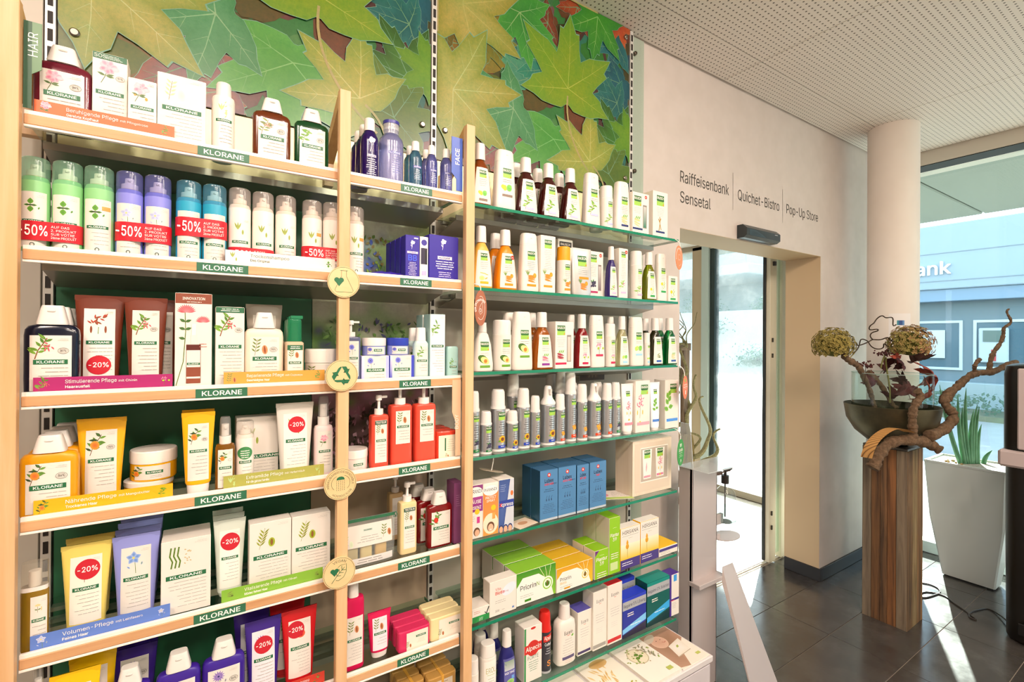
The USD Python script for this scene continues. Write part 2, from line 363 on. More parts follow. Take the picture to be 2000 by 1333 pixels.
        for i in range(3): L(-.3, .1 - i * .1, .7, .12, .5 - i * .3, '6a7a3a', '8a9a4a')
        E(.2, -.1, .12, .1, '5a6a2a')
    elif kind == 'beans':
        for i in range(3): S([(-.42 + i * .17, .55), (-.48 + i * .17, .1), (-.36 + i * .17, -.2), (-.42 + i * .17, -.55)], .07, '5a7a2a')
        for i in range(12): E(.3 + r.uniform(-.14, .14), r.uniform(-.4, .4), .05, .03, 'c8b48a', r.uniform(0, 3))
    elif kind == 'magn':
        S([(0, -.6), (0, .1)], .025, '8a6a4a')
        for i in range(7): L(0, .1, .34, .09, .4 + i * .38, 'e0c070', 'f0e0b0')
        L(0, -.3, .3, .12, .4, '5a7a3a'); L(0, -.3, .3, .12, 2.8, '5a7a3a'); E(.3, -.2, .05, .25, 'e0c890')
    elif kind == 'pomh':
        for i in range(3): L(-.35, -.3 + i * .2, .3, .12, 1.1, '6a8a3a', '8aa85a')
        E(.12, -.1, .26, .24, 'd83a2a', 0, 'e86a4a'); E(.1, -.1, .1, .16, 'a81a20', .5); L(.1, .12, .2, .1, 1.6, 'd85a3a')
    elif kind in ('lime', 'limeg', 'egg', 'sun', 'cham'):
        if kind == 'sun':
            for i in range(16): L(0, 0, .5, .17, i * TAU / 16, 'f0c010', 'e8a808')
            E(0, 0, .24, .24, '6a3a1a', 0, '8a4a1a'); L(-.55, -.3, .4, .2, .4, '6aa02a')
        elif kind == 'cham':
            S([(-.2, -.6), (-.2, .2)], .03, '6aa03a'); E(-.2, .25, .2, .2, 'f0c818'); 
            for i in range(6): L(.15, -.4 + i * .15, .3, .1, r.uniform(.2, 2.6), '8aba3a', 'a8d05a')
        elif kind == 'egg':
            for i in range(7): L(-.4 + i * .12, .35 - i * .03, .2, .1, r.uniform(-.5, .5), 'e8c060')
            E(-.2, -.2, .3, .24, 'f4dc70', 0, 'f8e8a0'); L(.1, -.3, .4, .14, .5, 'e0b050')
        else:
            for i in range(7): E(-.25 + r.uniform(-.12, .12), r.uniform(-.14, .14), .14, .13, 'f0e020' if kind == 'lime' else 'a8d04a', 0, 'e8d010' if kind == 'lime' else 'c0dc70')
            E(.22, .02, .24, .26, '5ab43a' if kind == 'lime' else '8ac84a', 0, '7aca50'); E(.3, .14, .14, .13, '78c84a')
    elif kind == 'carrot':
        for i in range(6): L(-.35, -.25 + i * .09, .85, .12, -.15 + r.uniform(-.1, .15), 'e8902a', 'd87a1a')
        for i in range(5): L(-.3, .2, .5, .05, 1.1 + i * .25, '7a9a4a')
        E(.38, .22, .17, .2, 'f0a020', 0, 'e89010')
    elif kind == 'avo':
        E(-.1, .1, .48, .3, '4f7a2a', -.5, '3f6a20'); E(.05, 0, .42, .27, 'dfe6a8', -.5, 'c8d87a'); E(.1, -.05, .17, .17, 'b8702a', 0, 'd8963a')
    elif kind in ('ginseng', 'chili', 'malve'):
        for i in range(5): L(-.4, .2 - i * .1, .85, .13, -.25 + r.uniform(-.15, .15), {'ginseng': 'e8d49a', 'chili': 'b83a4a', 'malve': r.choice(('e8a020', 'd04a6a', 'f0ece4'))}[kind], {'ginseng': 'd8c07a', 'chili': '8a2a3a', 'malve': 'b86aa0'}[kind])
        for i in range(3): L(-.2 + i * .2, .15, .4, .12, 1.0, '6aa83a', '8ac05a')
    elif kind in ('berry', 'sea'):
        c = ('28243a', '4a4460') if kind == 'berry' else ('e89018', 'f0b040')
        for a in (.6, 2.4, 1.5): L(0, .1, .5, .18, a, '3f8a3a' if kind == 'berry' else 'c88a2a')
        for i in range(14): E(r.uniform(-.34, .34), r.uniform(-.32, .3), .12, .12, c[0], 0, c[1])
    elif kind == 'mintv':
        for i in range(6): L(-.1, -.6 + i * .25, .62, .42, r.uniform(.1, 1.2) if i % 2 else r.uniform(1.9, 3.0), '5a9a2a', '8aba4a')

def word_band(P, x, z, w, h, bg='1f6a42', fg='f4efe8', s='KLORANE'):
    P.rect(x - w / 2, x + w / 2, z - h / 2, z + h / 2, bg)
    P.text(s, x, z - h * .26, h * .54, fg, True, fit=w * .80, sx=1.5)
def herb_logo(P, x, z, w):
    h = w * .42
    P.rect(x - w / 2, x + w / 2, z - h * .2, z + h, '2f6a2f'); P.ell(x, z - h * .15, w * .5, h * .22, '2f6a2f')
    P.rect(x - w / 2, x + w / 2, z - h * 1.25, z - h * .3, '9acb50'); P.ell(x + w * .4, z - h * .95, w * .08, w * .08, 'e08a30')
    P.text('RAUSCH', x, z + h * .18, h * .56, 'f4f0e6', True, fit=w * .9, sx=1.2)
def oval_badge(P, x, z, s, txt):
    P.arc(x, z, s, s * .09, '8a8a84', rz=s * .72); P.arc(x, z, s * .74, s * .06, 'a8a8a0', rz=s * .5)
    if txt.strip(): P.text(txt, x, z - s * .22, s * .5, '55554f', True, fit=s * 1.1)

def label_main(P, x0, x1, z0, z1, o):
    """The house layout: drawing upper left, green word band, rows of fine print below."""
    w, h = x1 - x0, z1 - z0; xm = (x0 + x1) / 2
    wz = z0 + h * o.get('wz', .52 if w < h * 1.1 else .42)
    if not o.get('nolab') and not o.get('nl'): P.rect(x0, x1, z0, z1, o.get('lab', WHITE))
    il = o.get('il')
    if il and il != 'none':
        s = min(w * (.74 if not o.get('big') else .46), (z1 - wz) * .72)
        illus(P, il, x0 + s * .62 + (w * .1 if o.get('big') else 0), (wz + z1) / 2 + h * .02, s)
    if o.get('word', 1): word_band(P, xm + (w * .2 if o.get('rt') else 0), wz, w * .82, max(.006, min(.0095, w * .15)))
    if o.get('bd'): oval_badge(P, x1 - w * .2, wz + (z1 - wz) * .42, min(w * .13, .009), o['bd'])
    P.fine(x0 + w * .12, x1 - w * .08, wz - .011, max(2, int((wz - z0 - .016) / .0075)), .0075, seed=int(h * 1e5) % 97, al='r', h=.0011)
    P.fine(x0 + w * .62, x1 - w * .08, z1 - .006, 2, .003, 'c8c2ba', .0007, 3, 'r')
    if o.get('top'):
        if o['top'] == 'TESTEUR': P.rect(x0, x1, z1 - .011, z1 - .001, '2f5a46'); P.text('TESTEUR', xm, z1 - .0085, .0055, WHITE, True, fit=w * .86)
        else:
            P.rect(x0, x1, z1 - .012, z1, '2a6846')
            if o['top'] == 'SOS': P.text('SOS', x0 + w * .04, z1 - .0095, .007, WHITE, False, 'l'); P.fine(x0 + w * .38, x1 - w * .05, z1 - .003, 3, .0028, WHITE, .001, 4, 'l')
            else: P.fine(x0 + w * .05, x1 - w * .05, z1 - .003, 2, .004, WHITE, .0018, 4)
    if o.get('st'):
        fx, fz = o['st']; sx, sz = x0 + w * fx, z0 + h * fz; R = .0195
        P.ell(sx, sz, R, R, 'c81e30', 0, N=28); P.text('-20%', sx, sz - R * .22, R * .5, 'f8f2ee', True, fit=R * 1.62)
def label_herb(P, x0, x1, z0, z1, o):
    w, h = x1 - x0, z1 - z0; xm = (x0 + x1) / 2
    if o.get('lab'): P.rect(x0, x1, z0, z1, o['lab'])
    if o.get('blk'):
        P.rect(xm - w * .42, xm + w * .42, z1 - .026, z1 - .008, '2a2a26'); P.text('RAUSCH', xm, z1 - .021, .008, WHITE, True, fit=w * .74); return
    lw = w * (.62 if o.get('lab') else .5); lx = xm
    if o.get('win'):
        lx = x0 + w * .30; lw = w * .44
        P.rect(x0 + w * .62, x0 + w * .86, z0 + h * .14, z0 + h * .72, '8a8078'); P.rect(x0 + w * .66, x0 + w * .83, z0 + h * .16, z0 + h * .68, o['win'], 'c8c4be')
    if o.get('rl'): lx = x0 + w * .62; lw = w * .5
    lz = z1 - lw * .55 - h * .05
    if o.get('cov'): lx = xm; lw = w * .42
    herb_logo(P, lx, lz, lw)
    iz = z0 + h * (o.get('lz', .12) + (.13 if h > .06 else .22)); s = w * .66
    if o.get('rl') or o.get('cov'):
        illus(P, o['il'], x0 + w * (.3 if o.get('rl') else .45), z0 + h * .52, w * .58); P.rect(x0 + w * .1, x1 - w * .04, z0 + h * .14, z0 + h * .20, o['lc']); return
    if o.get('il', 'none') != 'none': illus(P, o['il'], (lx if o.get('win') else xm) - w * .04, iz + s * .1, s * (.75 if o.get('win') else 1))
    P.rect((lx if o.get('win') else xm) - w * .3, (lx if o.get('win') else xm) + w * .3, z0 + h * o.get('lz', .12) - .006, z0 + h * o.get('lz', .12) + .001, o.get('lc', 'b0b0b0'))
    P.fine(lx - lw * .62, lx + lw * .62, lz - lw * .75, max(2, int((lz - lw * .8 - iz - s * .5) / .006)), .006, 'a8a29a', .0009, 5)
    if o.get('dot'): P.ell(x1 - w * .2, z1 - .012, .0065, .0065, 'dc3a28', 0, N=18); P.rect(x1 - w * .2 - .004, x1 - w * .2 + .004, z1 - .0135, z1 - .0115, WHITE)

def label_box(P, x0, x1, z0, z1, o):
    """Printed fronts of the other cartons."""
    k = o.get('pr'); w, h = x1 - x0, z1 - z0; xm = (x0 + x1) / 2; X = lambda t: x0 + w * t; Z = lambda t: z0 + h * t
    R = lambda a, b, c, d, col, c2=None: P.rect(X(a), X(b), Z(c), Z(d), col, c2)
    Tt = lambda s, a, c, hh, col, b=False, al='c', fit=None, rot=0: P.text(s, X(a), Z(c), hh, col, b, al, fit and w * fit, 1.0, rot)
    F = lambda a, b, c, n, col='a8a29a', p=.006, al='l': P.fine(X(a), X(b), Z(c), n, p, col, p * .22, 7, al)
    def flower_white(cx, cz, s):
        for i in range(9): t = i * 2.4; q = .2 * (i / 9) ** .5; P.ell(cx + q * s * math.cos(t), cz + q * s * math.sin(t), .12 * s, .1 * s, 'ece6f4')
        P.line([(cx, cz), (cx - .05 * s, cz - .4 * s), (cx - .1 * s, cz - .75 * s)], .05 * s, 'ece6f4'); P.leaf(cx - .06 * s, cz - .5 * s, .3 * s, .12 * s, 2.2, 'ece6f4')
    if k == 'bb':
        flower_white(xm, Z(.84), h * .2); R(.1, .9, .585, .635, 'd8d0e0'); P.text('KLORANE', xm, Z(.597), .003, '4a3aa0', True, fit=w * .7)
        Tt('BB', .5, .42, h * .13, '3f5cf0', True, fit=.8); P.fine(X(.15), X(.85), Z(.38), 9, h * .035, 'cfc8e8', h * .013, 3); R(.6, .9, .93, .96, 'f0e8f0')
    elif k == 'lip':
        R(0, 1, 0, 1, 'e9e2dc'); P.ell(xm, Z(.87), w * .36, w * .36, '3a2f9a', N=18); R(.1, .9, .36, .74, '2a2440'); R(.62, .86, .36, .70, '0f0f14'); R(.2, .8, .1, .2, 'b8b0d8')
    elif k == 'patch':
        flower_white(xm - w * .02, Z(.87), h * .24); R(.28, .78, .475, .55, 'ece4ea'); P.text('KLORANE', X(.53), Z(.49), h * .042, '3a2a80', True, fit=w * .44)
        P.fine(X(.18), X(.88), Z(.435), 4, h * .05, 'ece6f4', h * .02, 6); P.fine(X(.2), X(.86), Z(.2), 3, h * .045, 'c8c0ea', h * .018, 8)
    elif k == 'innov':
        R(0, 1, .895, 1, '8a4630'); Tt('INNOVATION', .5, .935, h * .028, WHITE, True, fit=.62); F(.22, .8, .915, 1, WHITE, .006, 'c')
        P.line([(X(.03), Z(.03)), (X(.22), Z(.28)), (X(.28), Z(.6)), (X(.26), Z(.8))], .0016, '6a7a3a')
        for cx, cz, s in ((.30, .8, .0185), (.76, .7, .0145)):
            for i in range(13): P.leaf(X(cx), Z(cz), s, s * .26, .2 + i * .23, 'cc3340', 'e88a90')
        for t, a in ((.62, .3), (.62, 2.8), (.7, 2.6), (.7, .4), (.52, 2.9)): P.leaf(X(.27), Z(t), .012, .006, a, '3f6a2c')
        R(.30, .70, .05, .46, '5a1f14'); R(.30, .70, .05, .40, '8a4630'); R(.31, .69, .1, .40, WHITE); R(.42, .6, .46, .56, 'e0dad4'); R(.45, .57, .56, .68, 'ece8e4'); R(.31, .69, .12, .22, '8a4630')
        word_band(P, xm, Z(.255), w * .36, .005); F(.66, .95, .47, 2, 'c87a6a')
    elif k == 'plain': F(.2, .8, .8, 6, 'a87a9a')
    elif k == 'par1':
        R(0, 1, .86, 1, '8a3a7a'); P.ell(xm, Z(.87), w * .5, h * .1, 'f0ece8', N=18); Tt('PARANIX', .5, .85, .011, '2f2a2a', False, fit=.9)
        R(0, 1, .50, .78, '8a2a80', 'a03a8a'); Tt('LÄUSE', .5, .66, .010, WHITE, True, fit=.8); Tt('ESSENZ', .5, .55, .009, WHITE, True, fit=.8); P.ell(X(.62), Z(.5), .0085, .0085, 'e8c020', N=18)
        R(.6, .8, .28, .4, 'c83a8a'); P.ell(X(.6), Z(.12), .011, .013, '6a4a34', N=16); P.ell(X(.62), Z(.10), .008, .010, 'e0b090', N=16); F(.1, .6, .42, 3)
    elif k == 'par2':
        R(0, 1, .0, .84, 'e09a4a', 'd88040'); P.ell(xm, Z(.22), w * .5, h * .2, 'f0dcc0', N=20); P.ell(xm, Z(.86), w * .5, h * .1, 'f0ece8', N=18); Tt('PARANIX', .5, .85, .009, '2f2a2a', False, fit=.86)
        Tt('PROTECT', .5, .70, .008, WHITE, True, fit=.7); Tt('SPRAY', .5, .64, .007, WHITE, True, fit=.56); P.ell(X(.68), Z(.52), .0085, .0085, 'e8c020', N=18); R(.6, .8, .3, .42, 'e8a050')
        P.ell(X(.5), Z(.16), .013, .015, '6a4630', N=16); P.ell(X(.5), Z(.14), .0095, .012, 'e0b494', N=16); P.ell(X(.5), Z(.105), .004, .0018, WHITE, N=10)
    elif k == 'xpress':
        R(0, 1, 0, 1, 'c8ccd4'); P.poly([(X(0), Z(0)), (X(.3), Z(0)), (X(.75), Z(1)), (X(0), Z(1))], '4a62a0', '3a5290'); R(.0, 1, .46, .60, '2a3f98'); Tt('xpress', .54, .485, .011, WHITE, True, fit=.84); Tt('x', .12, .485, .014, 'e03030', True)
        F(.1, .6, .9, 4, 'a8b8d8'); P.ell(X(.86), Z(.72), .005, .008, 'e07030', N=10)
        for q in (.15, .45, .75): P.ell(X(q), Z(.06), .009, .012, '2a3a70', N=14); P.ell(X(q), Z(.045), .007, .010, 'd8a888', N=14)
    elif k and k.startswith('lubex'):
        P.rect(X(0), X(1), Z(0), Z(.045), 'b8c0c8'); P.ell(xm, Z(.9), .0075, .0075, 'd02a2a', N=6); R(.475, .525, .88, .92, WHITE); R(.45, .55, .893, .907, WHITE)
        sub = dict(lubex='extra mild', lubexs='anti-age', lubexh='hair')[k]
        Tt('Lubex', .5, .755, .0115, '141c3a', True, fit=.5); P.text(sub, X(.5), Z(.70), .008, 'cc2a30', True, fit=w * .5)
        if k == 'lubex': P.text('shampoo', X(.78), Z(.705), .005, '141c3a', False, fit=w * .3)
        P.fine(X(.15), X(.85), Z(.62), 2, .006, '20304a', .0012, 3); P.fine(X(.1), X(.9), Z(.33), 6, .0055, '2a3a58', .0009, 4)
        for q in (.36, .5, .64): P.line([(X(q), Z(.40)), (X(q), Z(.46)), (X(q) + .003, Z(.49))], .001, '1f3050'); P.ell(X(q), Z(.41), .002, .004, '2a4468')
    elif k == 'check':
        R(0, 1, 0, .44, '2a8a44'); P.poly([(X(.2), Z(0)), (X(.99), Z(.44)), (X(.4), Z(.44))], '2f9a4c'); F(.1, .6, .8, 2, 'c04a40', .005); P.line([(X(.74), Z(.6)), (X(.82), Z(.42)), (X(.98), Z(.92))], .0035, '20302a')
        for q in (.4, .48, .56): P.line([(X(q), Z(.06)), (X(q) + .003, Z(.3))], .0012, 'e8f0e8')
    elif k == 'vita':
        P.ell(X(.72), Z(.68), w * .28, h * .16, 'dce6f0', .4, N=18); Tt('Vita', .2, .72, .0085, 'cc4a44', False, 'l'); Tt('Biotin', .2, .60, .0095, 'cc4a44', True, 'l'); Tt('5mg', .62, .615, .005, 'cc8a84')
        F(.2, .75, .42, 2); Tt('100', .2, .1, .006, '55504a', False, 'l'); F(.45, .6, .13, 1); R(.84, .92, .07, .12, '6a8ac0')
    elif k in ('priog', 'prioy'):
        c1, c2 = ('8cc63a', '3f8a1f') if k == 'priog' else ('e8c030', 'd89a1a')
        P.rect(X(0), X(1), Z(0), Z(1), c1, c2); P.poly([(X(0), Z(0)), (X(.95), Z(0)), (X(.85), Z(.5)), (X(.55), Z(.82)), (X(.15), Z(.82)), (X(0), Z(.55))], 'f0ece4')
        for rr, cc in ((.2, 'f4f0e0'), (.16, c1), (.13, 'f4f0e0'), (.08, c2)): P.ell(X(.78), Z(.42), h * rr * 1.15, h * rr * 1.15, cc, N=24)
        for q in (-.05, 0, .05): P.line([(X(.78 + q * .3), Z(.42)), (X(.76 + q * 1.5), Z(.72)), (X(.72 + q * 3), Z(.99))], .0014, 'f4f0c8')
        P.ell(X(.78), Z(.43), .004, .009, '6a5a20', N=12); Tt('Priorin', .09, .44, h * .15, '38342e', False, 'l', .42)
        if k == 'priog': Tt('N', .535, .45, h * .13, '8ab04a', False)
        else: Tt('Biotin', .09, .30, h * .10, 'd8b040', False, 'l', .3)
        F(.09, .55, .28 if k == 'priog' else .2, 2, 'b0aaa2'); R(.2, .36, .06, .13, c2)
    elif k in ('plant', 'plans'):
        F(.25, .75, .82, 1, 'dcecb8', .006, 'c'); zt = .66 if k == 'plant' else .62
        Tt('Plantur', .5, zt, .012, WHITE, True, fit=.82); Tt('39', .5, zt - (.08 if k == 'plant' else .16), .012, WHITE, True)
        P.fine(X(.1), X(.9), Z(.36 if k == 'plant' else .2), 3, .008, WHITE, .003, 5)
        if k == 'plant': R(.1, .8, .06, .2, 'c8dc9a')
        else: P.poly([(X(0), Z(1)), (X(.3), Z(1)), (X(0), Z(.8))], '6a2a7a')
    elif k == 'hirs':
        P.rect(X(0), X(1), Z(.22), Z(.6), 'f0c008', 'f4ecd0'); R(0, 1, 0, .23, '4a3a82'); P.line([(X(.08), Z(.80)), (X(.92), Z(.80))], .0008, '55504a'); Tt('HIRSANA', .5, .845, .0135, '4a4640', False, fit=.84)
        P.ell(X(.34), Z(.54), .008, .010, 'd8981a', N=16); P.leaf(X(.34), Z(.55), .024, .012, 1.57, 'd8981a', 'e8b040'); P.line([(X(.34), Z(.5)), (X(.36), Z(.26))], .0015, 'a88a2a'); P.fine(X(.08), X(.7), Z(.16), 2, .008, 'e8e4f0', .0028, 5, 'l'); F(.4, .7, .74, 1, 'b8b0a0')
    elif k == 'flat':
        R(0, 1, .55, .9, '4a3a82'); F(.1, .8, .45, 2)
    elif k == 'alp':
        R(0, .09, 0, 1, '2f8a4a'); R(.0, 1, .52, .68, 'c8281f'); P.ell(xm, Z(.6), w * .36, w * .36, 'c8281f', N=22); Tt('Alpecin', .52, .565, .014, WHITE, True, fit=.88)
        Tt('FORTE', .5, .40, .012, '2f6a4a', False, fit=.62); P.fine(X(.2), X(.85), Z(.36), 5, .007, '7a9a84', .002, 5); P.ell(xm, Z(.97), .010, .004, 'c8281f', N=14)
    elif k and k.startswith('euc'):
        n = k[3]; Tt('Eucerin', .5, .80 if n != '1' else .72, .0115, '4a3436', False, fit=.52); P.arc(xm, Z(.80 if n != '1' else .72) - .002, .006, .0013, 'cc2a30', 3.6, 5.8, 10, .003)
        P.fine(X(.15), X(.85), Z(.6), 4, .009, 'b8aeb0', .0014, 6); P.fine(X(.2), X(.7), Z(.36), 3, .007, 'd0c8c8', .001, 6); R(0, .94, .03, .09, {'1': '4a3a68', '2': 'a8a29c', '3': 'cc2a30'}[n])
    elif k in ('rega', 'regt'):
        c = ('20309a', '7ac0f0', '2a2440') if k == 'rega' else ('0a5a54', '3aa8e8', '0a3438')
        R(0, 1, .70, .92, 'a8aab0'); P.text('Regaine 5% Lösung' if k == 'rega' else 'Regaine 2% Solution', X(.5), Z(.765), .0115, '1f2438', False, fit=w * .92)
        R(0, 1, 0, .70, c[0]); P.poly([(X(0), Z(.22)), (X(1), Z(.44)), (X(1), Z(.26)), (X(0), Z(.10))], c[1]); P.poly([(X(0), Z(0)), (X(1), Z(0)), (X(1), Z(.22)), (X(0), Z(.08))], c[2])
        P.fine(X(.2), X(.5), Z(.6), 2, .008, WHITE, .004, 5, 'l'); P.fine(X(.3), X(.8), Z(.28), 1, .006, 'e0f0fa', .003, 6)
    elif k == 'wp':
        R(0, .16, 0, 1, '4a2a90'); R(.4, .75, .82, .98, '3a9ae0'); R(.1, 1, .36, .41, '3a2a80'); R(.1, .5, .36, .38, 'd02a4a'); F(.25, .9, .3, 4)

# ---------------------------------------------------------------- products
def dark(h, k=.72): return tuple(c * k for c in lin(h))
def body_look(o, rough=.16):
    c = o.get('c', WHITE); t = o.get('tr', 0)
    return plain(c, rough if t else .32, tr=(0, .35, .72)[t], coat=.2 if t else 0)
CAPW = plain('e6e0da', .35)
def secs_of(k, w, d, h, o):
    a, b = w / 2, d / 2
    if k == 'shampoo': return [(0, a * .93, b * .85, 4), (.004, a * .985, b * .96, 4), (.03, a, b, 4), (h * .66, a, b, 4), (h * .725, a * .97, b * .94, 3.6), (h * .765, a * .86, b * .8, 3.2), (h * .785, a * .58, b * .7, 2.6)]
    if k in ('can', 'oatcan'): return [(0, a * .94, b * .94, 2), (.003, a, b, 2), (h * .735, a, b, 2), (h * .75, a * .98, b * .98, 2), (h * .79, a * .86, b * .86, 2), (h * .80, a * .6, b * .6, 2)]
    if k == 'oatspray': return [(0, a * .95, a * .95, 2), (.004, a, a, 2), (h * .75, a, a, 2), (h * .79, a * .96, a * .96, 2), (h * .8, a * .8, a * .8, 2)]
    if k == 'toner': return [(0, a * .92, a * .92, 2), (.004, a, a, 2), (h * .62, a, a, 2), (h * .70, a * .93, a * .93, 2), (h * .76, a * .72, a * .72, 2), (h * .795, a * .52, a * .52, 2), (h * .82, a * .5, a * .5, 2)]
    if k == 'bigtoner': return [(0, a * .92, a * .92, 2), (.004, a, a, 2), (h * .66, a, a, 2), (h * .73, a * .92, a * .92, 2), (h * .77, a * .7, a * .7, 2), (h * .80, a * .62, a * .62, 2)]
    if k == 'tube':
        c0 = h * .12 if o.get('capw') else h * .05
        return [(c0, a * .70, b * .98, 2.2), (c0 + .004, a * .76, b, 2.4), (h * .35, a * .82, b * .95, 2.4), (h * .7, a * .92, b * .55, 2.4), (h * .92, a * .985, b * .08 + .0006, 2.6), (h, a, .0008, 3)]
    if k == 'jar': f = 1 - o.get('lid_f', .45); return [(0, a * .93, b * .93, 2), (.003, a * .97, b * .97, 2), (h * f * .98, a * .97, b * .97, 2), (h * f, a * .9, b * .9, 2)]
    if k == 'pump': return [(0, a * .94, b * .9, 5), (.004, a, b, 5), (h * .70, a, b, 5), (h * .725, a * .93, b * .9, 4), (h * .735, a * .5, b * .6, 2.5)]
    if k == 'serum': return [(0, a * .95, b * .95, 6), (.003, a, b, 6), (h * .58, a, b, 6), (h * .6, a * .8, b * .8, 4)]
    if k == 'mini': return [(0, a * .92, b * .9, 3), (.004, a, b, 3), (h * .68, a * .98, b, 3), (h * .74, a * .7, b * .8, 2.5)]
    if k == 'stick': return [(0, a * .96, b * .96, 4), (h * .62, a, b, 4), (h * .63, a * .97, b * .97, 4), (h * .94, a * .97, b * .97, 4), (h, a * .8, b * .8, 3)]
    if k == 'spray': return [(0, a * .93, b * .9, 3), (.004, a, b, 3.2), (h * .58, a, b, 3.2), (h * .62, a * .9, b * .9, 3), (h * .635, a * .6, b * .6, 2)]
    if k == 'oil': return [(0, a * .9, b * .9, 3), (.004, a * .97, b, 3), (h * .66, a, b, 3), (h * .68, a * .96, b * .96, 3)]
    if k == 'cream': return [(0, a * .93, b * .9, 3.5), (.004, a, b, 3.5), (h * .78, a, b, 3.5), (h * .82, a * .94, b * .94, 3), (h * .835, a * .45, b * .6, 2.2)]
    if k == 'flask': return [(0, a * .95, b * .9, 3.4), (.004, a, b, 3.4), (h * .12, a, b, 3.4), (h * .48, a * .80, b * .92, 3.2), (h * .62, a * .64, b * .84, 2.8), (h * .69, a * .46, b * .66, 2.3), (h * .73, a * .36, b * .52, 2), (h * .75, a * .36, b * .52, 2)]
    if k == 'cond': return [(0, a * .95, b * .92, 3.4), (.004, a, b, 3.4), (h * .12, a, b, 3.4), (h * .6, a * .9, b * .95, 3.2), (h * .80, a * .84, b * .92, 3), (h * .802, a * .82, b * .9, 3), (h * .806, a * .84, b * .92, 3), (h * .97, a * .78, b * .86, 2.8), (h, a * .68, b * .74, 2.6)]
    if k == 'pear': return [(0, a * .95, b * .9, 3), (.004, a, b, 3), (h * .15, a, b, 3), (h * .55, a * .8, b * .9, 2.8), (h * .75, a * .55, b * .7, 2.4), (h * .8, a * .4, b * .6, 2)]
    if k == 'rcan': return [(0, a * .93, b * .93, 2), (.003, a, b, 2), (h * .70, a, b, 2), (h * .705, a * .96, b * .96, 2)]
    if k in ('acan', 'mcan'): return [(.006, a * .97, b * .97, 2), (h * .66, a * .97, b * .97, 2), (h * .69, a * .9, b * .9, 2), (h * .71, a * .7, b * .7, 2)]
    if k == 'erol': return [(0, a * .93, b * .93, 2.6), (.004, a, b, 2.6), (h * .74, a, b, 2.6), (h * .77, a * .92, b * .92, 2.4)]
    if k == 'euc': return [(0, a * .94, b * .9, 3.2), (.005, a, b, 3.2), (h * .60, a, b, 3.2), (h * .70, a * .93, b * .95, 3), (h * .745, a * .66, b * .8, 2.5), (h * .76, a * .42, b * .6, 2)]
    if k in ('sachet', 'pouch'): return [(0, a * .9, b * .9, 3), (.01, a * .97, b, 3), (h * .5, a, b * .8, 3), (h * .9, a, b * .1, 3), (h, a, .0007, 4)]
KIND = dict(shampoo=('shampoo_bottle', 'bottle'), box=('carton', 'box'), can=('spray_can', 'spray can'), oatspray=('powder_bottle', 'bottle'), toner=('toner_bottle', 'bottle'), bigtoner=('toner_bottle', 'bottle'), tube=('squeeze_tube', 'tube'), jar=('cream_jar', 'jar'), serum=('serum_bottle', 'bottle'),
    pump=('pump_bottle', 'bottle'), mini=('gel_bottle', 'bottle'), stick=('deodorant_stick', 'deodorant'), spray=('spray_bottle', 'bottle'), oatcan=('spray_can', 'spray can'), oil=('oil_bottle', 'bottle'), pouch=('zip_pouch', 'pouch'), cream=('shower_gel_bottle', 'bottle'), flask=('shampoo_flask', 'bottle'), cond=('conditioner_bottle', 'bottle'),
    rcan=('spray_can', 'spray can'), pear=('lotion_bottle', 'bottle'), acan=('hairspray_can', 'spray can'), mcan=('mousse_can', 'spray can'), sachet=('sachet', 'sachet'), euc=('lotion_bottle', 'bottle'), erol=('lotion_bottle', 'bottle'), soap=('soap_bar', 'soap'), giftbox=('gift_carton', 'box'))

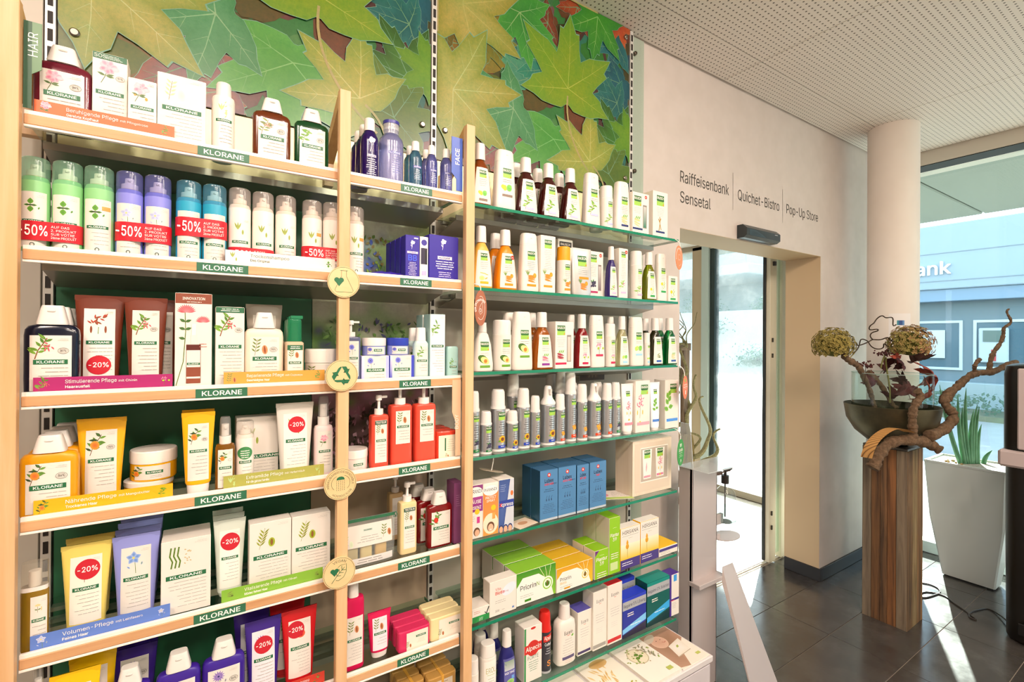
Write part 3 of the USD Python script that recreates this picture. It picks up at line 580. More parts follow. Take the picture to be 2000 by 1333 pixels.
def product(k, x, y, z, w, d, h, o, label, group=None):
    t = thing(KIND[k][0], label, KIND[k][1], (x, y, z), group=group)
    a, b = w / 2, d / 2
    herb = o.get('b') == 'R'
    if k in ('box', 'giftbox'):
        c = o.get('c', WHITE)
        side = plain(o.get('side', c if o.get('c') else 'e9e1d6'), .38, metal=.55 if o.get('lub') else 0)
        obj('body', rbx(-a, a, -b, b, 0, h - .0007, .0007), side if k == 'box' else wood('gift_wood', 'd8c2a8', 'e8d8c4', 'z', .5), t)
        obj('lid_flap', cat_([bx(-a + .001, a - .001, -b + .0012, b - .001, h - .0006, h), bx(-a + .006, a - .006, -b + .001, -b + .0035, h, h + .0003)]), plain(o.get('topc', 'ece5dc' if not o.get('c') else c), .38, metal=.4 if o.get('lub') else 0), t)
        P = Print(lambda X, Z: -b + 0 * X); e = .0008
        if k == 'giftbox':
            P.rect(-a + .012, a - .012, .012, h - .012, 'd9c7b2'); P.rect(-a * .62, a * .80, h * .22, h * .86, 'efe6da'); P.rect(-a * .60, a * .78, h * .24, h * .84, 'b8a898')
            for q, il, cc in ((-.28, 'none', 'd89aa8'), (.38, 'pinkv', 'd87a9a')):
                P.poly([(a * (q - .24), h * .82), (a * (q + .24), h * .82), (a * (q + .19), h * .28), (a * (q - .19), h * .28)], 'f0e9e2'); herb_logo(P, a * q, h * .74, a * .30); P.rect(a * (q - .17), a * (q + .17), h * .30, h * .34, cc)
                if il != 'none': illus(P, il, a * q, h * .52, .03)
                else: P.leaf(a * (q - .05), h * .40, .04, .008, 1.5, 'e0b0b8')
        else:
            P.rect(-a + e, a - e, e, h - .001, o.get('lab', c), None)
            if o.get('pr'): label_box(P, -a + e, a - e, e, h - .001, o)
            elif herb: label_herb(P, -a + e, a - e, e, h - .001, dict(o, lab=None))
            else:
                if o.get('sq'): P.rect(-a + e, -a + w * .10, e, h - .001, o['side'], 'e8e4f0'); P.rect(a - w * .12, a - e, e, h - .001, o['side'])
                label_main(P, -a + e + (w * .1 if o.get('sq') else 0), a - e - (w * .1 if o.get('sq') else 0), e, h - .001, dict(o, nolab=1, wz=.42 if o.get('sq') else o.get('wz', .5)))
        pobj('front_print', P, t)
        return t
    if k == 'soap':
        c = o['c']; obj('wrapper', loft([(0, a * .96, b * .9, 6), (.003, a, b, 6), (h - .003, a, b, 6), (h, a * .96, b * .9, 6)], 28), plain(c, .25), t)
        fm = plain(c, .3); obj('fold', rbx(-a - .0006, -a + .004, -b * .5, b * .5, .004, h - .004, .0004), fm, t); obj('fold', rbx(a - .004, a + .0006, -b * .5, b * .5, .004, h - .004, .0004), fm, t)
        P = Print(lambda X, Z: -b + 0 * X, off=.0008)
        if o['pr'] == 'soapv': P.rect(-a * .86, a * .9, h * .04, h * .86, 'f0e4cc'); P.rect(-a * .25, -a * .12, h * .3, h * .76, '2f6a44'); P.fine(-a * .0, a * .7, h * .7, 6, h * .08, 'c8b89a', .0012); illus(P, 'cupu', 0, h * .14, h * .14)
        elif o['pr'] == 'soap2': P.rect(-a * .7, a * .7, h * .25, h * .75, 'cfc4b0'); P.fine(-a * .6, a * .6, h * .62, 2, h * .2, '8a7a60', .002)
        else: P.rect(-a * .52, a * .84, h * .02, h * .88, 'f0e4d4'); illus(P, 'cupu', -a * .36, h * .32, h * .3); word_band(P, a * .38, h * .62, a * .62, .0055); P.fine(a * .1, a * .7, h * .46, 3, .004, 'cfc2b0', .0008)
        pobj('label', P, t)
        if o['pr'] == 'soap2': obj('ribbon', rbx(-.004, .004, -b - .0012, b + .0012, -.0 + .0004, h + .0012, .0005), plain('d8a040', .35), t)
        return t
    secs = secs_of(k, w, d, h, o)
    fr = fronts(secs)
    B = body_look(o)
    nm = 'body'
    if k in ('acan', 'mcan') and not o.get('bare'): B = plain('bcbfc3', .28, metal=.75)
    if k == 'sachet': B = plain(o['c'], .25, metal=.5)
    if k == 'pouch': B = clear('eef2f0', .08, .10, 'f4f4f0')
    obj(nm, loft(secs, 36), B, t, smooth=40)
    # ---- caps, pumps, nozzles
    if k == 'shampoo':
        z0 = h * .782
        obj('cap', loft([(z0, a * .56, b * .98, 4), (z0 + .003, a * .57, b, 4), (h * .97, a * .42, b * .84, 4), (h, a * .38, b * .74, 3.6)], 28), CAPW, t, 35)
        obj('cap_notch', loft([(h * .925, a * .14, .0016, 2), (h * .935, a * .16, .0022, 2), (h * .945, a * .12, .0014, 2)], 16, 0, -b * .88), plain('d8d2cc', .4), t)
    elif k in ('can', 'oatcan'):
        cc = o.get('capc', 'e8e2dc')
        obj('actuator', cat_([cyl(a * .62, h * .795, h * .86, 24), cyl(a * .38, h * .86, h * .93, 20, r1=a * .34), loft([(h * .89, .003, .004, 2), (h * .905, .003, .004, 2)], 10, 0, -a * .36)]), plain('efe6dc', .4), t, 40)
        obj('collar', cyl(a * .66, h * .788, h * .803, 28), plain('d8c08a', .3, metal=.6), t, 40)
        obj('clear_cap', loft([(h * .742, a * 1.0, a * 1.0, 2), (h * .95, a * .985, a * .985, 2), (h * .985, a * .95, a * .95, 2), (h, a * .82, a * .82, 2)], 36), clear('%02x%02x%02x' % tuple(int(255 - (255 - int(cc[i:i + 2], 16)) * .35) for i in (0, 2, 4)), .12, .22, cc), t, 40)
    elif k == 'oatspray':
        obj('cap', loft([(h * .79, a * .70, a * .70, 2), (h * .97, a * .66, a * .66, 2), (h, a * .58, a * .58, 2)], 28), CAPW, t, 35)
    elif k == 'toner':
        obj('cap', loft([(h * .80, a * .60, a * .60, 2), (h * .97, a * .58, a * .58, 2), (h, a * .5, a * .5, 2)], 28), plain(o['cap'], .35), t, 35)
    elif k == 'bigtoner':
        obj('neck', cyl(a * .6, h * .80, h * .9, 28), clear('dfe2f4', .05, .35), t, 40); obj('cap', cyl(a * .64, h * .86, h, 28), clear('f0f0f4', .05, .4), t, 40); obj('cap_ring', cyl(a * .67, h * .955, h * 1.004, 28), plain('3a3a90', .3), t, 40)
    elif k == 'tube':
        c0 = h * .12 if o.get('capw') else h * .05
        cc = CAPW if (o.get('capw') or herb) else plain(o['c'], .35)
        obj('cap', loft([(0, a * .60, b * .90, 2.2), (.002, a * .63, b * .94, 2.2), (c0 - .0004, a * .68, b * .97, 2.2)], 28), cc, t, 40)
        obj('crimp', bx(-a, a, -.0011, .0011, h * .945, h), plain(dark(o['c'], .9), .35), t)
    elif k == 'jar':
        f = 1 - o.get('lid_f', .45)
        obj('lid', loft([(h * f, a * .985, b * .985, 2), (h * f + .002, a, b, 2), (h * .95, a, b, 2), (h, a * .96, b * .96, 2)], 36), plain(o['lid'], .3), t, 40)
    elif k in ('pump', 'serum'):
        if k == 'pump':
            pc = plain(o.get('cap', 'efe8e2'), .35)
            obj('collar', cyl(a * .5, h * .73, h * .81, 24), pc, t, 40)
            obj('pump_head', cat_([cyl(a * .16, h * .80, h * .94, 14), loft([(h * .93, a * .34, a * .34, 2), (h * .975, a * .36, a * .36, 2), (h, a * .3, a * .3, 2)], 20), rbx(0, a * .95, -a * .14, a * .14, h * .955, h * .99, .001)]), pc, t, 40)
        else:
            g = clear('8fd0b4', .05, .45, '2a9a6a')
            obj('pump_head', cat_([cyl(a * .5, h * .6, h * .86, 18), rbx(-a * .4, a * .95, -a * .2, a * .2, h * .92, h * .97, .001)]), plain('1f7a52', .3), t, 40); obj('clear_cap', loft([(h * .6, a * .84, b * .84, 3), (h * .9, a * .8, b * .8, 3), (h * .92, a * .7, b * .7, 3)], 28), g, t, 40)
    elif k == 'mini':
        obj('cap', loft([(h * .735, a * .66, b * .9, 2.6), (h * .98, a * .6, b * .82, 2.6), (h, a * .54, b * .74, 2.6)], 24), plain(o['cap'], .35), t, 40)
    elif k == 'spray':
        obj('collar', cyl(a * .62, h * .63, h * .74, 24), CAPW, t, 40); obj('nozzle', cat_([cyl(a * .4, h * .74, h * .9, 20), loft([(h * .84, .003, .003, 2), (h * .86, .003, .003, 2)], 10, 0, -a * .4)]), CAPW, t, 40)
        obj('clear_cap', loft([(h * .74, a * .6, a * .6, 2), (h * .97, a * .54, a * .54, 2), (h, a * .46, a * .46, 2)], 28), clear('f2f2f0', .05, .12), t, 40)
    elif k == 'oil':
        obj('collar', loft([(h * .68, a * .96, b * .96, 3), (h * .73, a * .94, b * .94, 3)], 32), CAPW, t, 40); obj('nozzle', cyl(a * .45, h * .73, h * .9, 22), CAPW, t, 40)
        obj('clear_cap', loft([(h * .73, a * .97, b * .97, 3), (h * .985, a * .95, b * .95, 3), (h, a * .92, b * .92, 3)], 32), clear('f2efe8', .04, .10), t, 40)
    elif k == 'cream':
        obj('cap', loft([(h * .835, a * .5, b * .8, 2.4), (h * .98, a * .46, b * .76, 2.4), (h, a * .42, b * .68, 2.4)], 24), CAPW, t, 40)
    elif k == 'flask':
        obj('cap', loft([(h * .735, a * .44, b * .66, 2.6), (h * .97, a * .41, b * .60, 2.6), (h, a * .38, b * .54, 2.6)], 24), CAPW, t, 35)
    elif k == 'cond':
        obj('cap_lip', loft([(h * .90, a * .12, .0012, 2), (h * .91, a * .14, .0018, 2), (h * .92, a * .12, .0012, 2)], 14, 0, -b * .84), plain('d8d2cc', .4), t)
    elif k == 'pear':
        obj('cap', cyl(a * .42, h * .8, h, 22, r1=a * .38), CAPW, t, 40)
    elif k == 'rcan':
        obj('cap', loft([(h * .705, a * .96, b * .96, 2), (h * .96, a * .93, b * .93, 2), (h * .99, a * .86, b * .86, 2), (h, a * .7, b * .7, 2)], 28), plain(o.get('cap', 'e6e0da'), .35), t, 40)
    elif k in ('acan', 'mcan'):
        cp = plain(o.get('cap', 'e4dfda'), .35)
        obj('base_ring', cyl(a, 0, .0066, 30), plain('e8e4e0' if not o.get('bare') else 'b0b0b4', .35), t, 40)
        if k == 'acan': obj('cap', loft([(h * .685, a, b, 2), (h * .72, a * .99, b * .99, 2), (h * .735, a * .9, b * .9, 2), (h * .96, a * .84, b * .84, 2), (h, a * .68, b * .68, 2)], 30), cp, t, 40)
        else:
            obj('cap', loft([(h * .685, a, b, 2), (h * .72, a * .98, b * .98, 2), (h * .80, a * .6, b * .6, 2), (h * .92, a * .5, b * .55, 2), (h * .98, a * .42, b * .5, 2), (h, a * .3, b * .4, 2)], 30), cp, t, 40); obj('nozzle', loft([(h * .86, .004, .006, 2), (h * .95, .005, .008, 2)], 12, -.002, -b * .62), cp, t, 40)
    elif k == 'euc': obj('cap', loft([(h * .755, a * .5, b * .78, 2.2), (h * .98, a * .45, b * .72, 2.2), (h, a * .4, b * .64, 2.2)], 26), CAPW, t, 40)
    elif k == 'erol': obj('cap', loft([(h * .775, a * .9, b * .9, 2.6), (h * .98, a * .84, b * .84, 2.6), (h, a * .76, b * .76, 2.6)], 26), CAPW, t, 40)
    elif k == 'pouch':
        obj('zip', cat_([bx(-a, a, -.002, .002, h * .93, h * .99), tube([(a * .9, 0, h * .97), (a * 1.04, -.004, h * 1.0), (a * 1.08, -.004, h * .93)], .0015)]), plain('2f6a4a', .5), t)
        P = Print(fr, size=.004); P.rect(-a * .9, a * .86, h * .42, h * .86, WHITE); word_band(P, -a * .05, h * .74, .024, .005, 'b8c8bc', '2a4a3a'); P.fine(-a * .5, a * .5, h * .62, 3, .006); illus(P, 'cupu', a * .66, h * .66, .03); illus(P, 'almond', -a * .76, h * .55, .03)
        P.rect(-a * .92, a * .86, h * .06, h * .2, 'd8d4d0'); P.fine(-a * .7, a * .7, h * .16, 2, .006, '8a8680')
        pobj('paper_sleeve', P, t)
        for q, cc in ((-.62, 'c8b48a'), (-.1, 'e0c890'), (.45, 'd8b070')):
            m = obj('small_bottle', loft([(.004, a * .22, b * .5, 3), (h * .42, a * .22, b * .5, 3)], 18, a * q, 0), plain(cc, .3), t, 40)
        return t
    # ---- labels
    P = Print(fr, off=.0003, step=.00004, size=.0026)
    if k in ('can',):
        lw = a * .84
        if not o.get('nl'): P.rect(-lw, lw, .006, h * .62, WHITE)
        elif o.get('word', 1): P.rect(-lw * .99, lw * .99, .004, .0046, 'e0d8d0')
        label_main(P, -lw, lw, .004, h * .62, dict(o, nolab=1, wz=o.get('wz', .48)))
        if o.get('tag'): P.rect(lw * .35, lw * .95, h * .50, h * .545, 'e8a050')
        P.arc(0, .011, .003, .0012, '2f4a38', n=12)
    elif k == 'oatcan':
        label_main(P, -a * .8, a * .8, .004, h * .6, dict(nolab=1, il='oat2', wz=.62)); P.ell(-a * .05, h * .52, a * .78, a * .78, '3f8a50', N=26); P.fine(-a * .6, a * .5, h * .56, 4, .005, WHITE, .0022, 5)
    elif k == 'oatspray': label_main(P, -a * .8, a * .8, .01, h * .72, dict(o, nolab=1, wz=.58))
    elif k in ('toner', 'bigtoner'):
        if o['pr'] == 'lotion':
            P.line([(0, h * .62), (-.002, h * .5), (-.004, h * .44)], .0016, 'f0ecf4')
            for i in range(9): q = i * 2.4; P.ell(.004 * (i / 9) ** .5 * 1.6 * math.cos(q), h * .63 + .006 * (i / 9) ** .5 * math.sin(q), .0042, .0036, 'f0ecf4')
            P.rect(-a * .5, a * .5, h * .36, h * .40, 'e8e4f0'); P.text('KLORANE', 0, h * .366, .0042, '3a2a80', True, fit=a * .9); P.fine(-a * .6, a * .6, h * .33, 9, .0055, 'e8e4f0', .002, 3)
        elif o['pr'] == 'micel': P.rect(-a * .5, a * .55, h * .46, h * .50, '5058a8'); P.text('KLORANE', 0, h * .466, .005, 'dfe2f6', True, fit=a * .95); P.fine(-a * .3, a * .6, h * .42, 8, .006, '6a70b8', .001)
        else: P.rect(-a * .62, a * .62, h * .42, h * .47, '4a50a0'); P.text('KLORANE', 0, h * .43, .0038, 'e8e8f6', True, fit=a * 1.05); P.fine(-a * .5, a * .5, h * .38, 6, .005, 'dfe2f4', .0012)
    elif k == 'jar':
        f = 1 - o.get('lid_f', .45)
        if o.get('jl') or 1:
            z0, z1 = h * .06, h * f * .9; P.rect(-a * .72, a * .72, z0, z1, WHITE); word_band(P, a * .08, (z0 + z1) / 2 + .001, a * .7, .0065)
            if o.get('il', 'none') != 'none': illus(P, o['il'], -a * .52, (z0 + z1) / 2, (z1 - z0) * .8)
            P.fine(-a * .2, a * .5, z0 + (z1 - z0) * .3, 2, .003, 'b9b2ab', .0008)
    elif k == 'tube':
        z0 = h * .12 if not o.get('capw') else h * .17
        lw = a * .62
        if herb: label_herb(P, -a * .8, a * .8, h * .06, h * .92, o)
        else: label_main(P, -lw, lw, z0, h * .86, dict(o, nl=0))
    elif k == 'flask' and not o.get('pr'):
        z0, z1 = h * .03, h * .60; n = 9; zz = np.linspace(z0, z1, n); hw = np.interp(zz, [s[0] for s in secs], [s[1] for s in secs]) * .80
        for i in range(n - 1):  # a label that follows the shoulders
            xs0, xs1 = np.linspace(-hw[i], hw[i], 9), np.linspace(-hw[i + 1], hw[i + 1], 9)
            P.add(np.r_[np.c_[xs0, 0 * xs0 + zz[i]], np.c_[xs1, 0 * xs1 + zz[i + 1]]], [q for j in range(8) for q in ((j, j + 1, j + 10), (j, j + 10, j + 9))], lin(WHITE)); P.k -= 1
        P.k += 1; m = hw[2]
        label_herb(P, -m * .86, m * .86, z0, z1, dict(o, lab=None))
    elif k == 'flask':
        P.rect(-a * .62, a * .62, h * .06, h * .56, '5a5aa0'); P.rect(-a * .56, a * .56, h * .36, h * .52, 'c0c4c8', '8aa08a'); P.text('HAIR TONIC', 0, h * .30, .0065, 'e8e8f0', True, fit=a * 1.1); P.ell(0, h * .15, a * .5, h * .06, '6ab04a', .3, 'a8d07a'); P.rect(a * .2, a * .5, h * .2, h * .26, '6aa0e0')
    elif k in ('cond', 'pear', 'rcan'): label_herb(P, -a * .82, a * .82, .006, h * (.74 if k == 'cond' else .66), o) if o.get('b') == 'R' else P.rect(-a * .6, a * .6, h * .1, h * .5, o.get('lc', WHITE))
    elif k in ('acan', 'mcan'):
        if o.get('pr') == 'alpc':
            P.poly([(-a * .7, h * .52), (a * .7, h * .55), (a * .7, h * .66), (-a * .7, h * .62)], 'cc281f'); P.text('Alpecin', 0, h * .56, .012, WHITE, True, fit=a * 1.2); P.text('Coffein', 0, h * .46, .009, 'd8d8dc', True, fit=a * 1.1); P.fine(-a * .5, a * .5, h * .42, 3, .008, 'a8a8b0', .003); P.text('S', a * .1, h * .12, .018, 'e89040', True)
        else:
            herb_logo(P, a * .1, h * .58, a * 1.05); P.fine(-a * .45, a * .6, h * .48, 8, .007, '5a5e64', .0018, 4); illus(P, o['il'], a * .1, h * .2, a * 1.05); P.rect(-a * .45, a * .62, h * .055, h * .10, o['lc']); P.fine(-a * .3, a * .5, h * .088, 1, .005, WHITE, .002)
    elif k == 'sachet':
        herb_logo(P, 0, h * .74, a * .9); P.fine(-a * .5, a * .5, h * .62, 5, .007, '8a8a8a', .001); P.rect(-a * .4, a * .6, h * .34, h * .39, o['lc']); illus(P, o['il'], 0, h * .2, a * .9)
    elif k == 'euc':
        P.text('Eucerin', 0, h * .52, .012, '4a3436', False, fit=a * .9); P.arc(0, h * .515, .007, .0014, 'cc2a30', 3.6, 5.8, 10, .003); P.leaf(a * .3, h * .47, .012, .007, .5, '6ab02a'); P.fine(-a * .6, a * .6, h * .44, 7, .0085, 'b8aeb0', .0014); P.rect(-a * .62, a * .62, h * .10, h * .15, '5a5078'); P.fine(-a * .6, a * .6, h * .08, 2, .006, 'e0b0a0', .001)
    elif k == 'erol':
        P.rect(-a * .8, a * .8, h * .04, h * .72, 'ece6dc', 'f0ece4'); P.text('EROL', 0, h * .5, .016, 'b0a86a', False, fit=a * 1.2); P.line([(-a * .5, h * .47), (a * .5, h * .46)], .0012, 'a8b86a'); P.fine(-a * .6, a * .6, h * .4, 3, .008, 'b8b4a0', .0016); P.rect(-a * .78, a * .78, h * .05, h * .2, 'e4dcc0')
    elif k == 'shampoo': label_main(P, -a * .74, a * .74, h * .04, h * .66, o)
    elif k == 'pump': label_main(P, -a * .62, a * .72, h * (.08 + o.get('lz', 0)), h * .66, o)
    elif k == 'oil': label_main(P, -a * .2, a * .92, h * .06, h * .62, o)
    elif k == 'spray': label_main(P, -a * .74, a * .74, h * .04, h * .56, o)
    elif k == 'serum': label_main(P, -a * .82, a * .82, h * .03, h * .55, dict(o, top=' '))
    elif k == 'stick': label_main(P, -a * .7, a * .7, h * .06, h * .6, dict(o, nolab=1))
    else: label_main(P, -a * .8, a * .8, h * .06, h * .62, o)
    if P.v: pobj('label', P, t)
    return t

# ================================================================ the setting
WALL_Y, WALL_X0, DOOR_X0, DOOR_X1, DOOR_H, CEIL = 1.5457, -3.2, 1.9955, 3.4185, 2.125, 2.949
WIN_X, FOY_Y = 4.6, 5.2
PAINT = mottled('wall_paint', 'cbc1b9', 'd2c8c1', 9, .75, .0006, 6)
wm = cat_([bx(WALL_X0, DOOR_X0, WALL_Y, 1.77, 0, CEIL + .15), bx(DOOR_X1, WIN_X + .1, WALL_Y, 1.77, 0, CEIL + .15), bx(DOOR_X0, DOOR_X1, WALL_Y, 1.77, DOOR_H, CEIL + .15)])
wall = struct('wall_back', wm, PAINT)
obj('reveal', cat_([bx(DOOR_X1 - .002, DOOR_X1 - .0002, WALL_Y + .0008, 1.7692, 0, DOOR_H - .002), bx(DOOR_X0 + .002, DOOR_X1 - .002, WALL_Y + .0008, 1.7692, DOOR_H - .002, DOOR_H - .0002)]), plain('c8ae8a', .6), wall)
# lettering on the wall beside the door
LT = Print(lambda X, Z: WALL_Y + 0 * X, off=.0008)
INK = '4a4640'
LT.text('Raiffeisenbank', 1.995, 2.353, .056, INK, al='l', fit=.405); LT.text('Sensetal', 1.995, 2.252, .056, INK, al='l', fit=.245)
LT.text('Quichet-Bistro', 2.484, 2.345, .056, INK, al='l', fit=.425); LT.text('Pop-Up Store', 2.99, 2.345, .056, INK, al='l', fit=.388)
for x in (2.437, 2.945): LT.rect(x - .0012, x + .0012, 2.28, 2.482, '6a665f')
pobj('lettering', LT, wall)

# floor: dark tiles, 60 x 31 cm, each its own piece; pale grout underneath
floor = struct('floor', bx(WALL_X0, WIN_X + .02, -3.0, FOY_Y, -.12, -.004), plain('b9a999', .7))
TX = [3.445 + .6 * i for i in range(-12, 3)]; TY = [1.5465 - .3117 * j for j in range(-13, 15)]
rt = random.Random(4)
TILE = []
for q in range(4):
    v = (.92, 1.0, 1.08, .97)[q]
    TILE.append(look('floor_tile_%d' % q, {'tc': ('geometry', {}), 'mp': ('mapping', {'scale': (1, 1, 1), 'location': (q * 3.1, q, 0)}), 'n': ('noise_texture', {'scale': 3.2, 'detail': 7.0, 'roughness': .65}), 'r': ('rgb_ramp', {'ramp': [(.3, tuple(c * v for c in lin('332f2d'))), (.7, tuple(c * v for c in lin('4e4a47')))]}),
        'mr': ('map_range', {'from_min': .3, 'from_max': .7, 'to_min': .15, 'to_max': .26}), 'p': ('principled_bsdf', {'specular_ior_level': .7, 'ior': 1.75})},
        [('tc.position', 'mp.vector'), ('mp.vector', 'n.vector'), ('n.fac', 'r.fac'), ('r.color', 'p.base_color'), ('n.fac', 'mr.value'), ('mr.result', 'p.roughness')], 'p.BSDF'))
for i in range(len(TX) - 1):
    for j in range(len(TY) - 1):
        x0, x1, y1, y0 = TX[i] + .0016, TX[i + 1] - .0016, TY[j] - .0016, TY[j + 1] + .0016
        x0, x1 = max(x0, WALL_X0), min(x1, WIN_X - .002)
        if x1 - x0 < .02 or y1 > 1.86 or y0 < -1.3 or (x1 < 1.0 and (y1 < .2 or y0 > 1.5)): continue
        obj('tile', rbx(x0, x1, y0, y1, -.012, 0, .0006), TILE[rt.randrange(4)], floor)

FOYER = mottled('foyer_stone', 'cfc8bc', 'dad4ca', 4, .45)
for i in range(3):
    for j in range(6):
        x0, x1 = 1.0 + 1.2 * i, min(2.2 + 1.2 * i, WIN_X - .055); obj('slab', rbx(x0 + .002, x1 - .002, 1.90 + .55 * j, 2.446 + .55 * j, -.012, 0, .0006), FOYER, floor)
# ceiling: perforated plasterboard panels
def perforated():
    sp = 1 / .0235
    return look('perforated_board', {'tc': ('geometry', {}), 'mp': ('mapping', {'scale': (sp, sp, 0)}), 'fr': ('vector_math', {'math_type': 'fraction'}), 'sb': ('vector_math', {'math_type': 'subtract', 'vector2': (.5, .5, 0)}), 'ln': ('vector_math', {'math_type': 'length'}),
        'lt': ('math', {'math_type': 'less_than', 'value2': .17}), 'mx': ('mix', {'color1': lin('e4dad0'), 'color2': lin('6f675e')}), 'p': ('principled_bsdf', {'roughness': .8})},
        [('tc.position', 'mp.vector'), ('mp.vector', 'fr.vector1'), ('fr.vector', 'sb.vector1'), ('sb.vector', 'ln.vector1'), ('ln.value', 'lt.value1'), ('lt.value', 'mx.fac'), ('mx.color', 'p.base_color')], 'p.BSDF')
PERF = perforated()
ceil_ = struct('ceiling', cat_([bx(WALL_X0, WIN_X - .18, -3.0, WALL_Y + .02, CEIL + .012, CEIL + .2), bx(WALL_X0, WIN_X + .1, 1.77, FOY_Y, 2.6, 2.7)]), plain('e0d6cc', .8))
cx_ = [2.33 + 1.2 * i for i in range(-5, 3)]; cy_ = [1.33 - 2.0 * j for j in range(0, 3)]
ys = [WALL_Y - .012] + cy_
for i in range(len(cx_) - 1):
    for j in range(len(ys) - 1):
        y1, y0 = ys[j] - .0015, max(ys[j + 1] + .0015, -3.0)
        x0, x1 = max(cx_[i] + .0015, WALL_X0), min(cx_[i + 1] - .0015, WIN_X - .20)
        if x1 - x0 > .05 and y1 - y0 > .05: obj('panel', rbx(x0, x1, y0, y1, CEIL, CEIL + .0125, .001), PERF, ceil_)
# room sides out of view
struct('wall_left', bx(WALL_X0 - .2, WALL_X0, -3.0, WALL_Y, 0, CEIL + .15), PAINT)
struct('wall_front', bx(WALL_X0, WIN_X + .2, -3.2, -3.0, 0, CEIL + .15), PAINT)
struct('wall_foyer', bx(WALL_X0, WIN_X + .2, FOY_Y, FOY_Y + .2, 0, 2.7), plain('ddd8d0', .8))
# bulkhead above the window and the window wall
struct('trim_1', cat_([bx(WIN_X - .18, WIN_X + .12, -3.0, WALL_Y, 2.853, CEIL + .15)]), plain('d4cdc0', .7))
struct('baseboard_back', cat_([rbx(DOOR_X1 + .012, WIN_X, WALL_Y - .012, WALL_Y, .002, .082, .001), rbx(DOOR_X1 - .012, DOOR_X1 - .0005, WALL_Y - .012, 1.765, .002, .082, .001), rbx(DOOR_X1 - .0005, DOOR_X1 + .012, WALL_Y - .012, WALL_Y - .001, .002, .082, .001)]), plain('2e2c2b', .4))

FRAME = plain('3a4442', .35, metal=.6); ALU = plain('c9c2b2', .4); CREAM = plain('d6cdb4', .45)
PANE = clear('eef7f4', .02)
win = tag(UsdGeom.Xform.Define(stage, '/World/window_1'), kind='structure')
obj('pane', bx(WIN_X, WIN_X + .02, -2.95, WALL_Y - .01, .085, 2.93), PANE, win)
obj('frame', cat_([rbx(WIN_X - .04, WIN_X + .05, -2.98, WALL_Y, .004, .085), rbx(WIN_X - .012, WIN_X + .03, -2.98, WALL_Y, 2.93, 2.97)]), plain('b8c0bc', .4), win)
obj('mullion', rbx(WIN_X - .03, WIN_X + .05, .62, .80, .085, 2.93), plain('dfe4e2', .4), win)
obj('head_gap', rbx(WIN_X - .178, WIN_X - .02, -2.98, WALL_Y, 2.848, 2.8525, .0004), plain('33332c', .6), win)
# foyer glazing beyond the door, with a milky film added to glare white in the sun
HAZY = look('hazy_pane', {'t': ('transparent_bsdf', {'color': lin('eef7f4')}), 'l': ('translucent_bsdf', {'color': lin('f2f6f4')}), 'tc': ('geometry', {}), 'n': ('noise_texture', {'scale': 3.2, 'detail': 9.0, 'roughness': .72}), 'r': ('rgb_ramp', {'ramp': [(.36, (.06,) * 3), (.52, (.20,) * 3), (.66, (.55,) * 3)]}),
    'm': ('mix_closure', {}), 'g': ('glossy_bsdf', {'color': (1, 1, 1), 'roughness': .03}), 'm2': ('mix_closure', {'fac': .04})}, [('tc.position', 'n.vector'), ('n.fac', 'r.fac'), ('r.color', 'm.fac'), ('t.BSDF', 'm.closure1'), ('l.BSDF', 'm.closure2'), ('m.closure', 'm2.closure1'), ('g.BSDF', 'm2.closure2')], 'm2.closure')
fw = tag(UsdGeom.Xform.Define(stage, '/World/window_2'), kind='structure')
obj('pane', bx(WIN_X, WIN_X + .02, 1.78, 3.10, .07, 2.58), HAZY, fw); obj('pane', bx(WIN_X, WIN_X + .02, 3.36, 5.15, .07, 2.58), HAZY, fw)
obj('mullion', rbx(WIN_X - .03, WIN_X + .05, 3.10, 3.155, .07, 2.58), FRAME, fw); obj('mullion', rbx(WIN_X - .06, WIN_X + .05, 3.155, 3.24, .004, 2.58), plain('b9c4bc', .4), fw); obj('mullion', rbx(WIN_X - .05, WIN_X + .05, 3.24, 3.36, .004, 2.58), plain('b59f80', .5), fw)
obj('frame', cat_([rbx(WIN_X - .05, WIN_X + .05, 1.78, 5.15, .004, .07), rbx(WIN_X - .05, WIN_X + .05, 1.78, 5.15, 2.545, 2.6)]), plain('a89a84', .5), fw)
# sliding door: cream jamb with bolts, leaf parked at the right, track in the floor
dr = tag(UsdGeom.Xform.Define(stage, '/World/door_1'), kind='structure')
obj('leaf_frame', rbx(3.372, 3.455, 1.85, 1.90, .012, 2.20, .002), CREAM, dr); obj('gasket', rbx(3.362, 3.371, 1.878, 1.898, .02, 2.19, .001), plain('2a2c2a', .6), dr)
obj('pane', bx(3.456, 3.53, 1.868, 1.880, .05, 2.16), PANE, dr); obj('leaf_frame', rbx(3.531, 3.62, 1.85, 1.90, .012, 2.20, .002), CREAM, dr)
obj('header', rbx(1.9, 3.7, 1.80, 1.92, 2.215, 2.33, .002), plain('e4dfd2', .5), dr)
obj('track', cat_([rbx(1.9, 3.62, 1.862, 1.868, .0, .003, .0006), rbx(1.9, 3.62, 1.884, 1.890, .0, .003, .0006)]), plain('9a9078', .35, metal=.7), dr)
for z in (.24, .34, 1.45, 1.56):
    obj('hinge', rbx(3.392, 3.404, 1.842, 1.851, z, z + .03, .001), plain('4a4438', .4, metal=.7), dr)
obj('sensor_strip', rbx(2.05, 2.75, 1.80, 1.86, 2.16, 2.212, .004), plain('3a3f3c', .5), dr)
obj('switch', rbx(3.40, 3.425, 1.835, 1.851, 2.10, 2.13, .002), plain('2a2420', .5), dr)

# round column
col = tag(UsdGeom.Xform.Define(stage, '/World/column'), kind='structure')
obj('shaft', cyl(.135, 0, CEIL, 56, 3.770, 1.273), mottled('column_paint', 'e6dcd2', 'eae1d8', 6, .6), col, 40)

